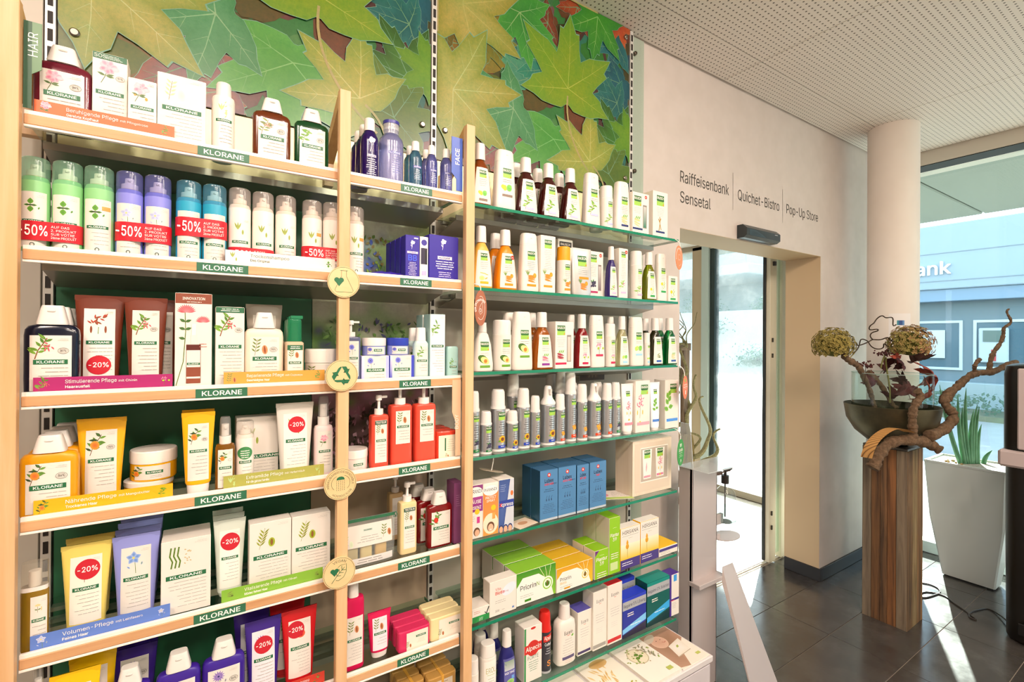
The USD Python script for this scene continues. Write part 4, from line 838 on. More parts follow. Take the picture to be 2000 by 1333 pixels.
# ================================================================ shelving
OAK = wood('oak_rail', 'c48f62', 'dcae80', 'x', 1.0); BEECH = wood('beech_post', 'd2a06a', 'e6c096', 'z', .8); STEEL = plain('aaa59c', .32, metal=.7); UP = plain('d3d2cc', .4, metal=.3)
BLACK = plain('241f1c', .6)
UPL = ('slotted aluminium upright at the left end of the shelves', 'slotted aluminium upright between the two leaf murals', 'slotted aluminium upright at the right end of the glass shelves')
for x, lb in zip((-.285, .6645, 1.609), UPL):
    t = thing('slotted_upright', lb, 'upright', (x, 0, 0)); obj('rail', cat_([bx(-.009, .009, 1.507, WALL_Y - .002, .02, 2.94)]), UP, t)
    obj('slots', cat_([bx(-.0045, .0045, 1.5055, 1.5085, z, z + .027) for z in np.arange(.06, 2.9, .0405)]), BLACK, t); tag(stage.GetPrimAtPath(str(t.GetPath()) + '/slots'), kind='stuff')
t = thing('side_strip', 'frosted glass strip with screws along the right end of the shelves', 'panel'); obj('strip', rbx(1.622, 1.712, 1.528, 1.5435, .02, 2.94, .001), clear('d9e6dc', .05, .55, 'c8d4c6'), t)
for z in (2.86, 2.33): obj('screw', loft([(0, .009, .009, 2), (.012, .009, .009, 2), (.015, .006, .006, 2)], 14).apply_transform(trimesh.transformations.rotation_matrix(math.pi / 2, (1, 0, 0))).apply_translation((1.645, 1.5278, z)), plain('6a6258', .3, metal=.9), t, 40)
t = thing('side_strip', 'pale side strip behind the far left wooden post', 'panel'); obj('strip', rbx(-.42, -.298, 1.510, 1.5435, .02, 2.94, .001), plain('c9c2b6', .6), t)
def back_panel(label, mat, *box):
    t = thing('back_panel', label, 'panel'); obj('board', rbx(*box, .0008), mat, t); return t
back_panel('dark green back panel behind the hair care shelves', mottled('green_panel', '246142', '2b6e4b', 3, .45), -.273, .285, 1.515, 1.53, .30, 1.972)
back_panel('plain taupe back panel under the printed rose picture', mottled('taupe_panel', 'b8a088', 'c2ab93', 4, .6), .286, .653, 1.515, 1.53, .30, 1.206)
back_panel('plain grey back panel behind the glass shelves', mottled('grey_panel', 'c4bcae', 'ccc4b7', 4, .6), .676, 1.598, 1.515, 1.53, .30, 1.972)
back_panel('cream panel behind the topmost wood fronted shelf', plain('ead9ac', .35, metal=.2), -.273, .653, 1.5155, 1.53, 1.974, 2.176)
back_panel('cream panel behind the topmost plain glass shelf', plain('ead9ac', .35, metal=.2), .676, 1.598, 1.5155, 1.53, 1.974, 2.176)
# printed meadow pictures between the uprights
def meadow(x0, x1, z0, z1, base, blobs, seed, label):
    rack = thing('meadow_picture', label, 'picture')
    r = np.random.RandomState(seed); nx, nz = 60, 46
    X, Z = np.meshgrid(np.linspace(x0, x1, nx), np.linspace(z0, z1, nz)); u, w = (X - x0) / (x1 - x0), (Z - z0) / (z1 - z0)
    C = np.ones((nz, nx, 1)) * np.array(lin(base))
    for col, n, lo, hi, s0, s1 in blobs:
        for _ in range(int(n * 1.5)):
            cx, cz, s = r.rand(), r.uniform(lo, hi), r.uniform(s0, s1); g = np.exp(-(((u - cx) * 1.3) ** 2 + (w - cz) ** 2) / (2 * s * s)) * r.uniform(.4, .95)
            C = C * (1 - g[..., None]) + np.array(lin(col)) * g[..., None]
    P = Print(lambda a, b: 1.5148 + 0 * a); q = (np.arange(nz - 1)[:, None] * nx + np.arange(nx - 1)).ravel()
    P.add(np.c_[X.ravel(), Z.ravel()], np.vstack([np.c_[q, q + 1, q + nx + 1], np.c_[q, q + nx + 1, q + nx]]), C.reshape(-1, 3))
    rr = random.Random(seed)
    for i in range(230):  # sharper leaves and petals in front of the blur
        cx, cz, col = rr.uniform(x0 + .02, x1 - .02), z0 + (z1 - z0) * rr.uniform(.03, .7) ** 1.2, rr.choice(blobs[:3] + blobs[4:])[0]
        P.leaf(cx, cz, rr.uniform(.008, .024), rr.uniform(.004, .011), rr.uniform(.4, 2.7), col)
    pobj('print', P, rack, print_look('picture', .35, .18)); obj('board', bx(x0, x1, 1.5152, 1.53, z0, z1), plain('8a867c', .6), rack)
meadow(.286, .653, 1.716, 1.972, 'a3b476', (('8fb84a', 26, 0, .8, .05, .14), ('5f8a2c', 26, 0, .5, .03, .09), ('4a68d0', 12, .3, .75, .05, .1), ('d8dcc8', 8, .7, 1, .06, .15), ('8a7a3a', 10, 0, .3, .02, .05)), 3, 'blurred print of blue cornflowers in grass behind the upper shelves')
meadow(.286, .653, 1.446, 1.714, 'a9b28c', (('7fae54', 22, .1, .9, .05, .13), ('4f7a34', 22, 0, .5, .03, .08), ('5a5a86', 8, .2, .6, .02, .04), ('d4ccc0', 8, .5, 1, .07, .14)), 5, 'blurred print of green herbs behind the third row')
meadow(.286, .653, 1.208, 1.444, '6a5648', (('b87a90', 16, .2, 1, .05, .10), ('d8a8b8', 14, .2, 1, .03, .07), ('3a3a24', 16, 0, .7, .04, .09), ('7a8a4a', 8, .4, 1, .03, .06), ('4a2f2a', 10, 0, .6, .05, .1)), 7, 'blurred print of pink roses behind the coral pump bottles')

# wooden posts with their top braces
def post(x0, x1, label, ytop=1.40):
    t = thing('wooden_post', label, 'post'); xm0, xm1 = x0, x1
    obj('upright', rbx(x0, x1, 1.222, 1.243, .02, 2.182, .0012), BEECH, t)
    br = trimesh.convex.convex_hull(np.array([(x, y, z) for x in (x0 + .001, x1 - .001) for y, z in ((1.2435, 2.180), (1.2435, 2.145), (1.395, 2.052), (1.395, 2.087))]))
    obj('brace', br, wood('beech_brace', 'b98a52', 'd6a870', 'y', 1), t)
    obj('rear_upright', rbx(x0 + .001, x1 - .001, 1.396, 1.42, 1.990, 2.088, .001), BEECH, t)
    return t
p1 = post(-.335, -.272, 'wide beech post at the far left of the shelves with slanted top brace')
p2 = post(.2905, .3175, 'slim beech post with four round badges in the middle of the green shelves')
p3 = post(.6405, .668, 'slim beech post between the wood railed shelves and the glass shelves')

# round badges on the middle post: separate plywood discs with printed signs
PLY = wood('plywood_disc', 'e0bb85', 'ecca98', 'x', .6)
def badge(x, z, sign, label):
    t = thing('round_badge', label, 'badge', (x, 1.2215, z))
    m = cyl(.0385, 0, .0045, 48); m.apply_transform(trimesh.transformations.rotation_matrix(math.pi / 2, (1, 0, 0))); obj('disc', m, PLY, t, 40)
    P = Print(lambda a, b: -.0045 + 0 * a, off=.0002); g = '1f6a45'
    P.arc(0, 0, .0362, .0007, '2a4a34', n=60)
    heart = lambda x, z, s: (P.ell(x - s * .42, z + s * .28, s * .5, s * .48, g), P.ell(x + s * .42, z + s * .28, s * .5, s * .48, g), P.poly([(x - s * .86, z + s * .12), (x + s * .86, z + s * .12), (x, z - s * .95)], g))
    if sign == 'flask':
        P.line([(-.009, .028), (.009, .028)], .0010, '3a5a40'); P.line([(-.006, .028), (-.006, .014), (-.0215, -.020), (-.018, -.0245), (.020, -.0245), (.0225, -.020), (.006, .014), (.006, .028)], .0009, '3a5a40'); heart(-.0115, .001, .0125)
    elif sign == 'recycle':
        for a in (math.pi / 2, math.pi / 2 + 2.094, math.pi / 2 + 4.189):
            c, s = math.cos(a - math.pi / 2), math.sin(a - math.pi / 2); R = lambda p: [(c * x - s * z, s * x + c * z) for x, z in p]
            P.poly(R([(-.015, .006), (-.0085, .018), (-.003, .022), (-.0005, .0205), (-.007, .009), (-.010, .004)]), g); P.poly(R([(-.001, .022), (.010, .022), (.0145, .0145), (.0185, .0165), (.0145, .006), (.003, .007), (.0065, .009), (.0035, .0145)]), g)
    elif sign == 'shower':
        P.text('BIODEGRADABLE', 0, 0, .0052, '3a5a40', False, ring_=.0272, rot=.95); P.text('ABBAUBAR', 0, 0, .0052, '3a5a40', False, ring_=.0272, rot=2.75); P.text('BIOLOGISCH', 0, 0, .0052, '3a5a40', False, ring_=.0272, rot=-1.75 + .35)
        P.poly([(-.010, .010), (.010, .010), (.008, .0155), (.003, .018), (-.003, .018), (-.008, .0155)], g); P.arc(-.003, .002, .0185, .0008, '3a5a40', 1.9, 4.0, 20); P.arc(.004, .002, .0185, .0008, '3a5a40', -.9, 1.3, 20)
        for i in range(5):
            for j in range(6): P.ell(-.009 + i * .0045, .0065 - j * .0042, .0007, .0011, '3a5a40', N=6)
    else:
        P.text('VEGAN', 0, 0, .0062, '3a5a40', False, ring_=.0262, rot=1.5708); heart(-.0115, .004, .0108)
        P.line([(-.0185, -.022), (-.004, -.004), (.012, .012)], .0013, g); P.line([(-.0085, -.016), (-.002, -.018), (.010, -.012), (.016, .0), (.0165, .019), (.002, .018), (-.004, .014)], .0011, g)
        for x, z in ((-.006, -.006), (.000, .000), (.006, .006)): P.line([(x, z), (x + .010, z - .001)], .0011, g); P.line([(x, z), (x - .001, z + .010)], .0011, g)
    pobj('sign', P, t)
badge(.302, 1.707, 'flask', 'round wooden badge with green heart and flask outline'); badge(.299, 1.478, 'recycle', 'round wooden badge with green recycling arrows')
badge(.2975, 1.213, 'shower', 'round wooden badge with green shower head and circular lettering'); badge(.2965, .996, 'vegan', 'round wooden badge with VEGAN lettering, heart and leaf')

# category signs clipped beside the posts
def sign(x0, x1, z0, z1, y, c1, c2, word, label, notch, split=None):
    t = thing('category_sign', label, 'sign'); h = z1 - z0; xb = x0 + (x1 - x0) * notch[0]
    pts = [(x0, z0), (xb, z0), (xb, z0 + h * notch[1]), (x1, z0 + h * notch[2]), (x1, z1), (x0, z1)] if notch[0] < .6 and word == 'HAIR' else [(xb, z0), (x1, z0), (x1, z1), (x0, z1), (x0, z0 + h * notch[2]), (xb, z0 + h * notch[1])]
    from shapely.geometry import Polygon
    m = trimesh.creation.extrude_polygon(Polygon(pts), .002); m.apply_transform(trimesh.transformations.rotation_matrix(math.pi / 2, (1, 0, 0))); m.apply_translation((0, y + .002, 0))
    obj('plate', m, plain(c2, .35), t)
    P = Print(lambda a, b: y + 0 * a, off=.0002)
    if split: P.rect(x0, x0 + (x1 - x0) * split, z0, z1, c1)
    P.text(word, x0 + (x1 - x0) * (.78 if word == 'HAIR' else .72), z0 + h * (.74 if word == 'HAIR' else .64 if word == 'FACE' else .45), .0135 if word != 'BODY' else .011, 'f2ede4', word == 'FACE', rot=math.pi / 2)
    pobj('lettering', P, t)
sign(-.2715, -.2465, 1.994, 2.156, 1.2445, '1f5034', '5f8560', 'HAIR', 'green hair sign beside the left wooden post', (.45, .40, .47), .46)
sign(.604, .6385, 1.9935, 2.146, 1.2445, '2f4fae', '3f62c0', 'FACE', 'blue face sign beside the right wooden post', (.45, .22, .33))
sign(.611, .6385, 1.2345, 1.452, 1.2445, 'd9b896', 'd9b896', 'BODY', 'beige body sign beside the right wooden post', (.4, .45, .58))

# shelves: glass pane on a sloped metal tray; wood-faced price rail with brand plates on the left bay
GLASS = clear('e9f4ee', .02)
EDGE = look('glass_edge', {'p': ('principled_bsdf', {'base_color': lin('1f8a68'), 'roughness': .12, 'transmission_weight': .15})}, [], 'p.BSDF')
LIP = plain('f2ebe2', .35)
def shelf(x0, x1, z, label, rail, low):
    t = thing('glass_shelf', label, 'shelf', group=None)
    obj('pane', bx(x0, x1, 1.256 if rail else 1.2525, 1.503, z - .0095, z - .0004), GLASS, t)
    obj('edge', cat_([bx(x1, x1 + .0012, 1.256, 1.503, z - .0095, z - .0004)] + ([] if rail else [bx(x0, x1 + .0012, 1.2510, 1.2525, z - .0095, z - .0004)])), EDGE, t)
    pts = [(1.372, z - .0100), (1.372, z - .026), (1.378, z - .026), (1.497, z - .050), (1.503, z - .050), (1.503, z - .0465), (1.380, z - .0225), (1.376, z - .0100)]
    from shapely.geometry import Polygon
    m = trimesh.creation.extrude_polygon(Polygon(pts), x1 - x0 - .006); m.apply_transform(np.array([(0, 0, 1, x0 + .003), (1, 0, 0, 0), (0, 1, 0, 0), (0, 0, 0, 1.0)]))
    obj('metal_tray', m, STEEL, t)
    obj('support_bar', cat_([bx(x0 + .003, x1 - .003, 1.41, 1.425, z - .019, z - .0100), bx(x0 + .003, x1 - .003, 1.47, 1.490, z - .019, z - .0100)]), STEEL, t)
    if rail:
        obj('lip', rbx(x0 + .001, x1 - .001, 1.2475, 1.2555, z - .0105, z + .0068, .0008), LIP, t)
        obj('price_rail', rbx(x0 + .001, x1 - .001, 1.2455, 1.252, z - .0205, z - .001, .0015), OAK, t)
        obj('lower_lip', rbx(x0 + .001, x1 - .001, 1.2452, 1.2555, z - .0255, z - .0208, .0008), LIP, t)
        for a, b in ((.0, .098), (.4555, .5455)) if not low else ((.4555, .5455),):
            P = Print(lambda X, Z: 1.2454 + 0 * X, off=.0003); P.rect(a - .0005, b, z - .0205, z - .0012, '2c6a4c'); P.text('KLORANE', (a + b) / 2, z - .0160, .0100, 'f6f1ea', True, fit=(b - a) * .78, sx=1.5)
            pobj('brand_plate', P, t)
    return t
NTH = ('topmost', 'second', 'third', 'fourth', 'fifth', 'sixth', 'lowest')
for i, z in enumerate((1.985, 1.733, 1.458, 1.225, .970, .712, .46)):
    shelf(-.272, .6405, z, f'{NTH[i]} wood fronted shelf counted from the top', True, i > 5)
for i, z in enumerate((1.971, 1.723, 1.472, 1.220, .973, .7205, .4645)):
    shelf(.680, 1.605, z, f'{NTH[i]} plain glass shelf with green edge counted from the top', False, False)

# ---- every product: kind, x, y, shelf height, width, depth, height, look, label
ITEMS = [
    ('shampoo', -0.2229, 1.2916, 1.985, 0.0878, 0.0352, 0.1549, {'c': '7a1f35', 'tr': 1, 'il': 'peony', 'bd': '85%', 'n': 1}, 'burgundy shampoo bottle with pink peony label beside the green hair sign'),
    ('box', -0.1506, 1.299, 1.985, 0.0556, 0.05, 0.1598, {'il': 'peony', 'bd': '97%', 'top': 'SOS'}, 'tall white carton with green SOS header and pink peony'),
    ('box', -0.0971, 1.282, 1.985, 0.0477, 0.04, 0.1189, {'il': 'peonys'}, 'small white carton with little pink flower between two taller cartons'),
    ('box', -0.0289, 1.292, 1.985, 0.0868, 0.06, 0.1457, {'il': 'almond', 'big': 1}, 'large white carton with faint green almond drawing on the top shelf'),
    ('oatspray', 0.0487, 1.2845, 1.985, 0.045, 0.045, 0.1618, {'c': 'f3ece2', 'il': 'oat', 'n': 1, 'ny': 0.05}, 'slim white powder bottle with oat label behind the top shelf rail'),
    ('shampoo', 0.1471, 1.2782, 1.985, 0.0812, 0.0325, 0.1496, {'c': '6e3312', 'tr': 1, 'il': 'ginger', 'bd': '81%'}, 'amber brown shampoo bottle with white label on the top shelf'),
    ('shampoo', 0.2358, 1.2779, 1.985, 0.0796, 0.0318, 0.1479, {'c': '0f4a24', 'tr': 1, 'il': 'greenleaf', 'bd': '87%'}, 'dark green shampoo bottle with leafy label beside the wooden post'),
    ('toner', 0.3821, 1.2852, 1.985, 0.0465, 0.0465, 0.167, {'c': '2a0f66', 'tr': 1, 'cap': 'f4efe8', 'pr': 'lotion', 'n': 2, 'ny': 0.042}, 'deep violet toner bottle with white cap and white lettering'),
    ('bigtoner', 0.4447, 1.2954, 1.985, 0.0669, 0.0669, 0.1771, {'c': '8f97d8', 'tr': 2, 'pr': 'micel'}, 'large pale lavender bottle with clear cap and violet ring'),
    ('toner', 0.5096, 1.2804, 1.985, 0.0368, 0.0368, 0.1341, {'c': '4f86a8', 'tr': 2, 'cap': 'f4efe8', 'pr': 'mini2', 'n': 1, 'ny': 0.04}, 'small teal blue make-up remover bottle with white cap'),
    ('toner', 0.5574, 1.2784, 1.985, 0.0328, 0.0328, 0.1335, {'c': '6a72c4', 'tr': 2, 'cap': 'f4efe8', 'pr': 'mini', 'n': 1, 'ny': 0.04}, 'small lavender travel bottle next to the teal one'),
    ('toner', 0.6037, 1.28, 1.985, 0.0361, 0.0361, 0.1334, {'c': '7078cc', 'tr': 2, 'cap': 'f4efe8', 'pr': 'mini'}, 'small lavender travel bottle nearest the blue face sign'),
    ('can', -0.2621, 1.2875, 1.733, 0.0429, 0.0429, 0.1795, {'c': '8fce8c', 'capc': 'a8d8bc', 'il': 'nettle'}, 'pale green dry shampoo can half hidden by the left wooden post'),
    ('can', -0.2157, 1.2892, 1.733, 0.0463, 0.0463, 0.1803, {'c': '8fce8c', 'capc': 'a8d8bc', 'il': 'nettle'}, 'pale green dry shampoo can, second one from the left post'),
    ('can', -0.1678, 1.2898, 1.733, 0.0475, 0.0475, 0.1804, {'c': '8fce8c', 'capc': 'a8d8bc', 'il': 'nettle', 'tag': 1, 'word': 1}, 'pale green dry shampoo can with orange tag and no red band'),
    ('can', -0.1188, 1.2889, 1.733, 0.0459, 0.0459, 0.1793, {'c': '8a8ce0', 'capc': '8f94dc', 'il': 'flax'}, 'lavender blue dry shampoo can beside the green can'),
    ('can', -0.0709, 1.2897, 1.733, 0.0474, 0.0474, 0.1802, {'c': '8a8ce0', 'capc': '8f94dc', 'il': 'flax'}, 'lavender blue dry shampoo can, right one of the banded pair'),
    ('can', -0.0155, 1.2897, 1.733, 0.0475, 0.0475, 0.1794, {'c': '2fa3c4', 'capc': '6fb8d4', 'il': 'none', 'word': 1, 'wz': 0.36}, 'teal dry shampoo can, left one of its banded pair'),
    ('can', 0.033, 1.2897, 1.733, 0.0473, 0.0473, 0.1792, {'c': '2fa3c4', 'capc': '6fb8d4', 'il': 'none', 'word': 1, 'wz': 0.36}, 'teal dry shampoo can next to the white cans'),
    ('can', 0.0833, 1.2949, 1.733, 0.0458, 0.0458, 0.1822, {'c': 'f3e9df', 'capc': 'e6dcd6', 'il': 'oat2', 'word': 1, 'nl': 1}, 'white dry shampoo can with oat motif, next to the teal can'),
    ('can', 0.1319, 1.2951, 1.733, 0.0462, 0.0462, 0.181, {'c': 'f3e9df', 'capc': 'e6dcd6', 'il': 'oat2', 'word': 1, 'nl': 1}, 'white dry shampoo can with oat motif, middle of its three'),
    ('can', 0.1817, 1.2953, 1.733, 0.0465, 0.0465, 0.1807, {'c': 'f3e9df', 'capc': 'e6dcd6', 'il': 'oat2', 'word': 1, 'nl': 1}, 'white dry shampoo can with oat motif and free space on its right'),
    ('can', 0.2413, 1.2911, 1.733, 0.0463, 0.0463, 0.1783, {'c': 'f3e9df', 'capc': 'e6dcd6', 'il': 'oat2', 'word': 0, 'nl': 1, 'tag': 1}, 'white oat dry shampoo can in the red band, left one'),
    ('can', 0.2902, 1.2915, 1.733, 0.0471, 0.0471, 0.1804, {'c': 'f3e9df', 'capc': 'e6dcd6', 'il': 'oat2', 'word': 0, 'nl': 1}, 'white oat dry shampoo can half hidden behind the middle post'),
    ('can', 0.3459, 1.2926, 1.733, 0.0493, 0.0493, 0.1787, {'c': 'f3e9df', 'capc': 'e6dcd6', 'il': 'oat2', 'word': 1, 'nl': 1, 'tag': 1}, 'white oat dry shampoo can right of the middle post'),
    ('box', 0.4959, 1.2795, 1.733, 0.0407, 0.035, 0.1203, {'c': '30209a', 'pr': 'bb', 'n': 3, 'ny': 0.042}, 'narrow violet BB carton with a row of the same behind'),
    ('box', 0.5297, 1.277, 1.733, 0.0247, 0.03, 0.1202, {'c': 'e9e2dc', 'pr': 'lip'}, 'slim white blister carton squeezed between two violet boxes'),
    ('box', 0.5903, 1.2845, 1.733, 0.091, 0.045, 0.1303, {'c': '30209a', 'pr': 'patch'}, 'large violet eye patch carton with white flower drawing'),
    ('shampoo', -0.2337, 1.2782, 1.458, 0.0808, 0.0323, 0.1711, {'c': '141c33', 'tr': 1, 'il': 'quin', 'bd': '80%', 'n': 2, 'ny': 0.055}, 'very dark blue shampoo bottle with branch and red blossom label'),
    ('tube', -0.1677, 1.3142, 1.458, 0.0808, 0.0324, 0.1966, {'c': '6d2f1c', 'lab': 'f5ece4', 'il': 'quinf', 'st': (0.5, 0.2)}, 'brown tube with red discount sticker beside the dark shampoo'),
    ('tube', -0.0897, 1.2929, 1.458, 0.0741, 0.0298, 0.1948, {'c': '6d2f1c', 'il': 'quin', 'bd': '99%', 'n': 1, 'ny': 0.05, 'nx': 0.022}, 'brown tube with blossom label left of the tall carton'),
    ('box', -0.0047, 1.287, 1.458, 0.0677, 0.05, 0.2069, {'pr': 'innov'}, 'tall white carton with brown header and red flower stem'),
    ('box', 0.0645, 1.297, 1.458, 0.057, 0.05, 0.1805, {'il': 'quin', 'bd': '98%', 'top': ' '}, 'white carton with green header and blossom branch'),
    ('shampoo', 0.1356, 1.2906, 1.458, 0.0831, 0.0332, 0.1707, {'c': 'ead9c4', 'il': 'cupu', 'bd': '98%'}, 'cream coloured shampoo bottle with brown almond fruit label'),
    ('tube', 0.1449, 1.3787, 1.458, 0.0833, 0.0333, 0.1956, {'c': 'a79b8b', 'il': 'none', 'lab': 'e4dccf'}, 'grey beige tube standing behind the cream shampoo bottle'),
    ('serum', 0.2, 1.2804, 1.458, 0.0409, 0.0368, 0.1706, {'c': 'd9bf9f', 'il': 'cupu', 'n': 2, 'ny': 0.06, 'nx': 0.004}, 'serum bottle with clear green pump cap'),
    ('jar', 0.2714, 1.3214, 1.458, 0.0788, 0.0788, 0.0831, {'c': 'efe6da', 'lid': 'f2ece4', 'il': 'cupu', 'lid_f': 0.42, 'base': 0}, 'white jar half hidden behind the middle post'),
    ('pump', 0.335, 1.2788, 1.458, 0.0467, 0.0336, 0.1573, {'c': '9aa0d6', 'tr': 2, 'il': 'corn', 'cap': 'efe9e2'}, 'lavender pump bottle with cornflower label right of the post'),
    ('box', 0.3957, 1.2895, 1.458, 0.0734, 0.055, 0.0654, {'il': 'corn', 'sq': 1, 'side': 'b9bff0'}, 'pale lavender square carton with cornflower, under the white lidded jar'),
    ('box', 0.4684, 1.2895, 1.458, 0.0687, 0.055, 0.0662, {'il': 'corn', 'sq': 1, 'side': '3a45c0'}, 'square carton with blue stripe and cornflower, under the blue lidded jar'),
    ('jar', 0.3991, 1.2895, 1.524, 0.0636, 0.0636, 0.0465, {'c': '8a93d4', 'lid': 'efe7e2', 'il': 'corn', 'jl': 1}, 'lavender jar with white lid on its own carton'),
    ('jar', 0.4649, 1.2895, 1.5248, 0.0602, 0.0602, 0.0462, {'c': '8a93d4', 'lid': '2b3fae', 'il': 'corn', 'jl': 1}, 'lavender jar with dark blue lid on its own carton'),
    ('mini', 0.5264, 1.2753, 1.458, 0.0441, 0.0267, 0.1421, {'c': 'c6dfdb', 'cap': 'f4eee8', 'il': 'mint', 'n': 1, 'ny': 0.05}, 'pale mint gel bottle with white cap'),
    ('box', 0.5724, 1.2845, 1.458, 0.0468, 0.045, 0.1808, {'c': 'b9d6d4', 'lab': 'efeee8', 'il': 'mint', 'side': '9fc4c2', 'n': 1, 'ny': 0.055}, 'tall pale mint carton'),
    ('stick', 0.622, 1.2754, 1.458, 0.0382, 0.0267, 0.0895, {'c': 'a9d2cc', 'il': 'mint'}, 'mint deodorant stick next to the right wooden post'),
    ('shampoo', -0.2359, 1.2792, 1.225, 0.0859, 0.0344, 0.1531, {'c': 'e29a0c', 'il': 'mango', 'bd': '86%', 'n': 3, 'ny': 0.05}, 'mango yellow shampoo bottle in the left corner'),
    ('tube', -0.1633, 1.3149, 1.225, 0.0808, 0.0338, 0.1742, {'c': 'efae12', 'il': 'mango', 'bd': '98%'}, 'large mango yellow tube beside the shampoo'),
    ('jar', -0.0865, 1.3576, 1.225, 0.0913, 0.0913, 0.0279, {'c': 'efae12', 'lid': 'f2ebe2', 'il': 'none', 'lid_f': 0.42, 'jl': 1}, 'mango yellow jar with white lid, lower one of the stack'),
    ('jar', -0.0783, 1.358, 1.2535, 0.0882, 0.0919, 0.0649, {'c': 'efae12', 'lid': 'f2ebe2', 'il': 'mango', 'lid_f': 0.42, 'jl': 1, 'dot': 1}, 'mango yellow jar with white lid, upper one of the stack'),
    ('tube', 0.0056, 1.2749, 1.225, 0.0627, 0.0259, 0.1784, {'c': 'efae12', 'il': 'mango', 'bd': '87%', 'capw': 1, 'n': 1, 'ny': 0.05}, 'small mango yellow tube standing on a white cap'),
    ('spray', 0.0568, 1.2771, 1.225, 0.0384, 0.0303, 0.1641, {'c': 'c98410', 'tr': 2, 'il': 'mango', 'bd': ' '}, 'amber oil spray bottle with clear cap and mango label'),
    ('box', 0.1274, 1.352, 1.225, 0.0916, 0.05, 0.1508, {'il': 'oat2', 'wz': 0.36, 'big': 1, 'rt': 1}, 'white oat milk carton with hanging tab behind the travel can'),
    ('oatcan', 0.0968, 1.2847, 1.225, 0.0374, 0.0374, 0.1504, {'c': 'f3e9df', 'pr': 'gift'}, 'small white travel can with round green gift sticker'),
    ('tube', 0.2053, 1.2916, 1.225, 0.0857, 0.0352, 0.1845, {'c': 'd9d4cb', 'lab': 'f4ede5', 'il': 'oat2', 'st': (0.55, 0.8)}, 'white oat tube with red discount sticker'),
    ('spray', 0.2709, 1.2855, 1.225, 0.0443, 0.035, 0.1975, {'c': 'f3d9d6', 'il': 'peony'}, 'pale pink spray bottle with peony label'),
    ('jar', 0.3509, 1.2981, 1.225, 0.071, 0.0723, 0.0531, {'c': 'f1dcd8', 'lid': 'f4ece4', 'il': 'none', 'lid_f': 0.4, 'jl': 1}, 'pale pink body cream jar at the middle post'),
    ('pump', 0.4105, 1.2789, 1.225, 0.0471, 0.0339, 0.1923, {'c': 'e4503c', 'il': 'cupu', 'top': 'TESTEUR'}, 'shorter coral red tester pump bottle'),
    ('pump', 0.4716, 1.2852, 1.225, 0.0605, 0.0423, 0.2231, {'c': 'e4503c', 'il': 'cupu', 'lz': 0.18}, 'tall coral red pump bottle next to the tester'),
    ('pump', 0.5408, 1.2838, 1.225, 0.0622, 0.0435, 0.2202, {'c': 'e4503c', 'il': 'cupu', 'lz': 0.18}, 'tall coral red pump bottle next to the soaps'),
    ('soap', 0.6045, 1.2795, 1.225, 0.0626, 0.035, 0.0791, {'c': 'e2452f', 'pr': 'soapv', 'n': 2, 'ny': 0.038}, 'coral red soap carton with cream label'),
    ('oil', -0.255, 1.273, 0.97, 0.04, 0.022, 0.1683, {'c': 'caa02a', 'tr': 2, 'il': 'magn'}, 'golden oil bottle with clear cap beside the left post'),
    ('tube', -0.184, 1.303, 0.97, 0.0795, 0.0321, 0.1767, {'c': 'e6cf6a', 'lab': 'f3ebdd', 'il': 'magn', 'st': (0.55, 0.8), 'n': 1, 'ny': 0.045}, 'pale yellow tube with red discount sticker'),
    ('tube', -0.1032, 1.2983, 0.97, 0.0809, 0.0326, 0.1792, {'c': '8d93d6', 'il': 'flax2', 'n': 3, 'ny': 0.045}, 'lilac blue tube with flax flower label'),
    ('box', -0.0146, 1.3145, 0.97, 0.0905, 0.085, 0.1585, {'il': 'beans', 'big': 1}, 'cream carton with three green bean pods'),
    ('tube', 0.0688, 1.3051, 0.97, 0.0653, 0.0261, 0.1752, {'c': 'cfd8cc', 'lab': 'f0ece4', 'il': 'mintl', 'st': (0.52, 0.8), 'n': 2, 'ny': 0.04, 'nl': 1}, 'pale mint tube with red discount sticker'),
    ('box', 0.1518, 1.297, 0.97, 0.0899, 0.04, 0.1619, {'il': 'olive', 'big': 1}, 'white carton with olive branch, left of the pair'),
    ('box', 0.243, 1.297, 0.97, 0.0897, 0.04, 0.1611, {'il': 'olive', 'big': 1}, 'white carton with olive branch, right of the pair'),
    ('pouch', 0.388, 1.2863, 0.97, 0.1428, 0.0286, 0.1247, {}, 'clear zip pouch with small bottles inside'),
    ('pump', 0.4996, 1.2993, 0.97, 0.0495, 0.0346, 0.1954, {'c': 'ead09a', 'il': 'cupu', 'top': 'TESTEUR'}, 'cream yellow tester pump bottle'),
    ('pump', 0.5038, 1.4078, 0.97, 0.0453, 0.0317, 0.1891, {'c': 'c9a677', 'il': 'none'}, 'beige pump bottle in the shade behind the pouch'),
    ('shampoo', 0.5937, 1.2917, 0.97, 0.0785, 0.0314, 0.1553, {'c': '8e1418', 'tr': 1, 'il': 'pome', 'n': 2, 'ny': 0.05, 'nx': -0.012}, 'ruby red shampoo bottle with pomegranate label'),
    ('spray', -0.249, 1.272, 0.712, 0.0264, 0.0201, 0.2229, {'c': 'ece6dc', 'il': 'none'}, 'white bottle with clear cap at the left end of the bottom row'),
    ('tube', -0.1966, 1.2815, 0.712, 0.0772, 0.031, 0.1907, {'c': 'efbf0a', 'il': 'mango', 'st': (0.45, 0.86), 'n': 1, 'ny': 0.05, 'nx': 0.02}, 'bright yellow tube with red discount sticker, cut by the frame edge'),
    ('tube', -0.1099, 1.3682, 0.712, 0.0809, 0.0324, 0.1633, {'c': '3b2384', 'il': 'cent', 'bd': '98%', 'n': 1, 'ny': 0.05}, 'violet tube with thistle label behind the violet shampoos'),
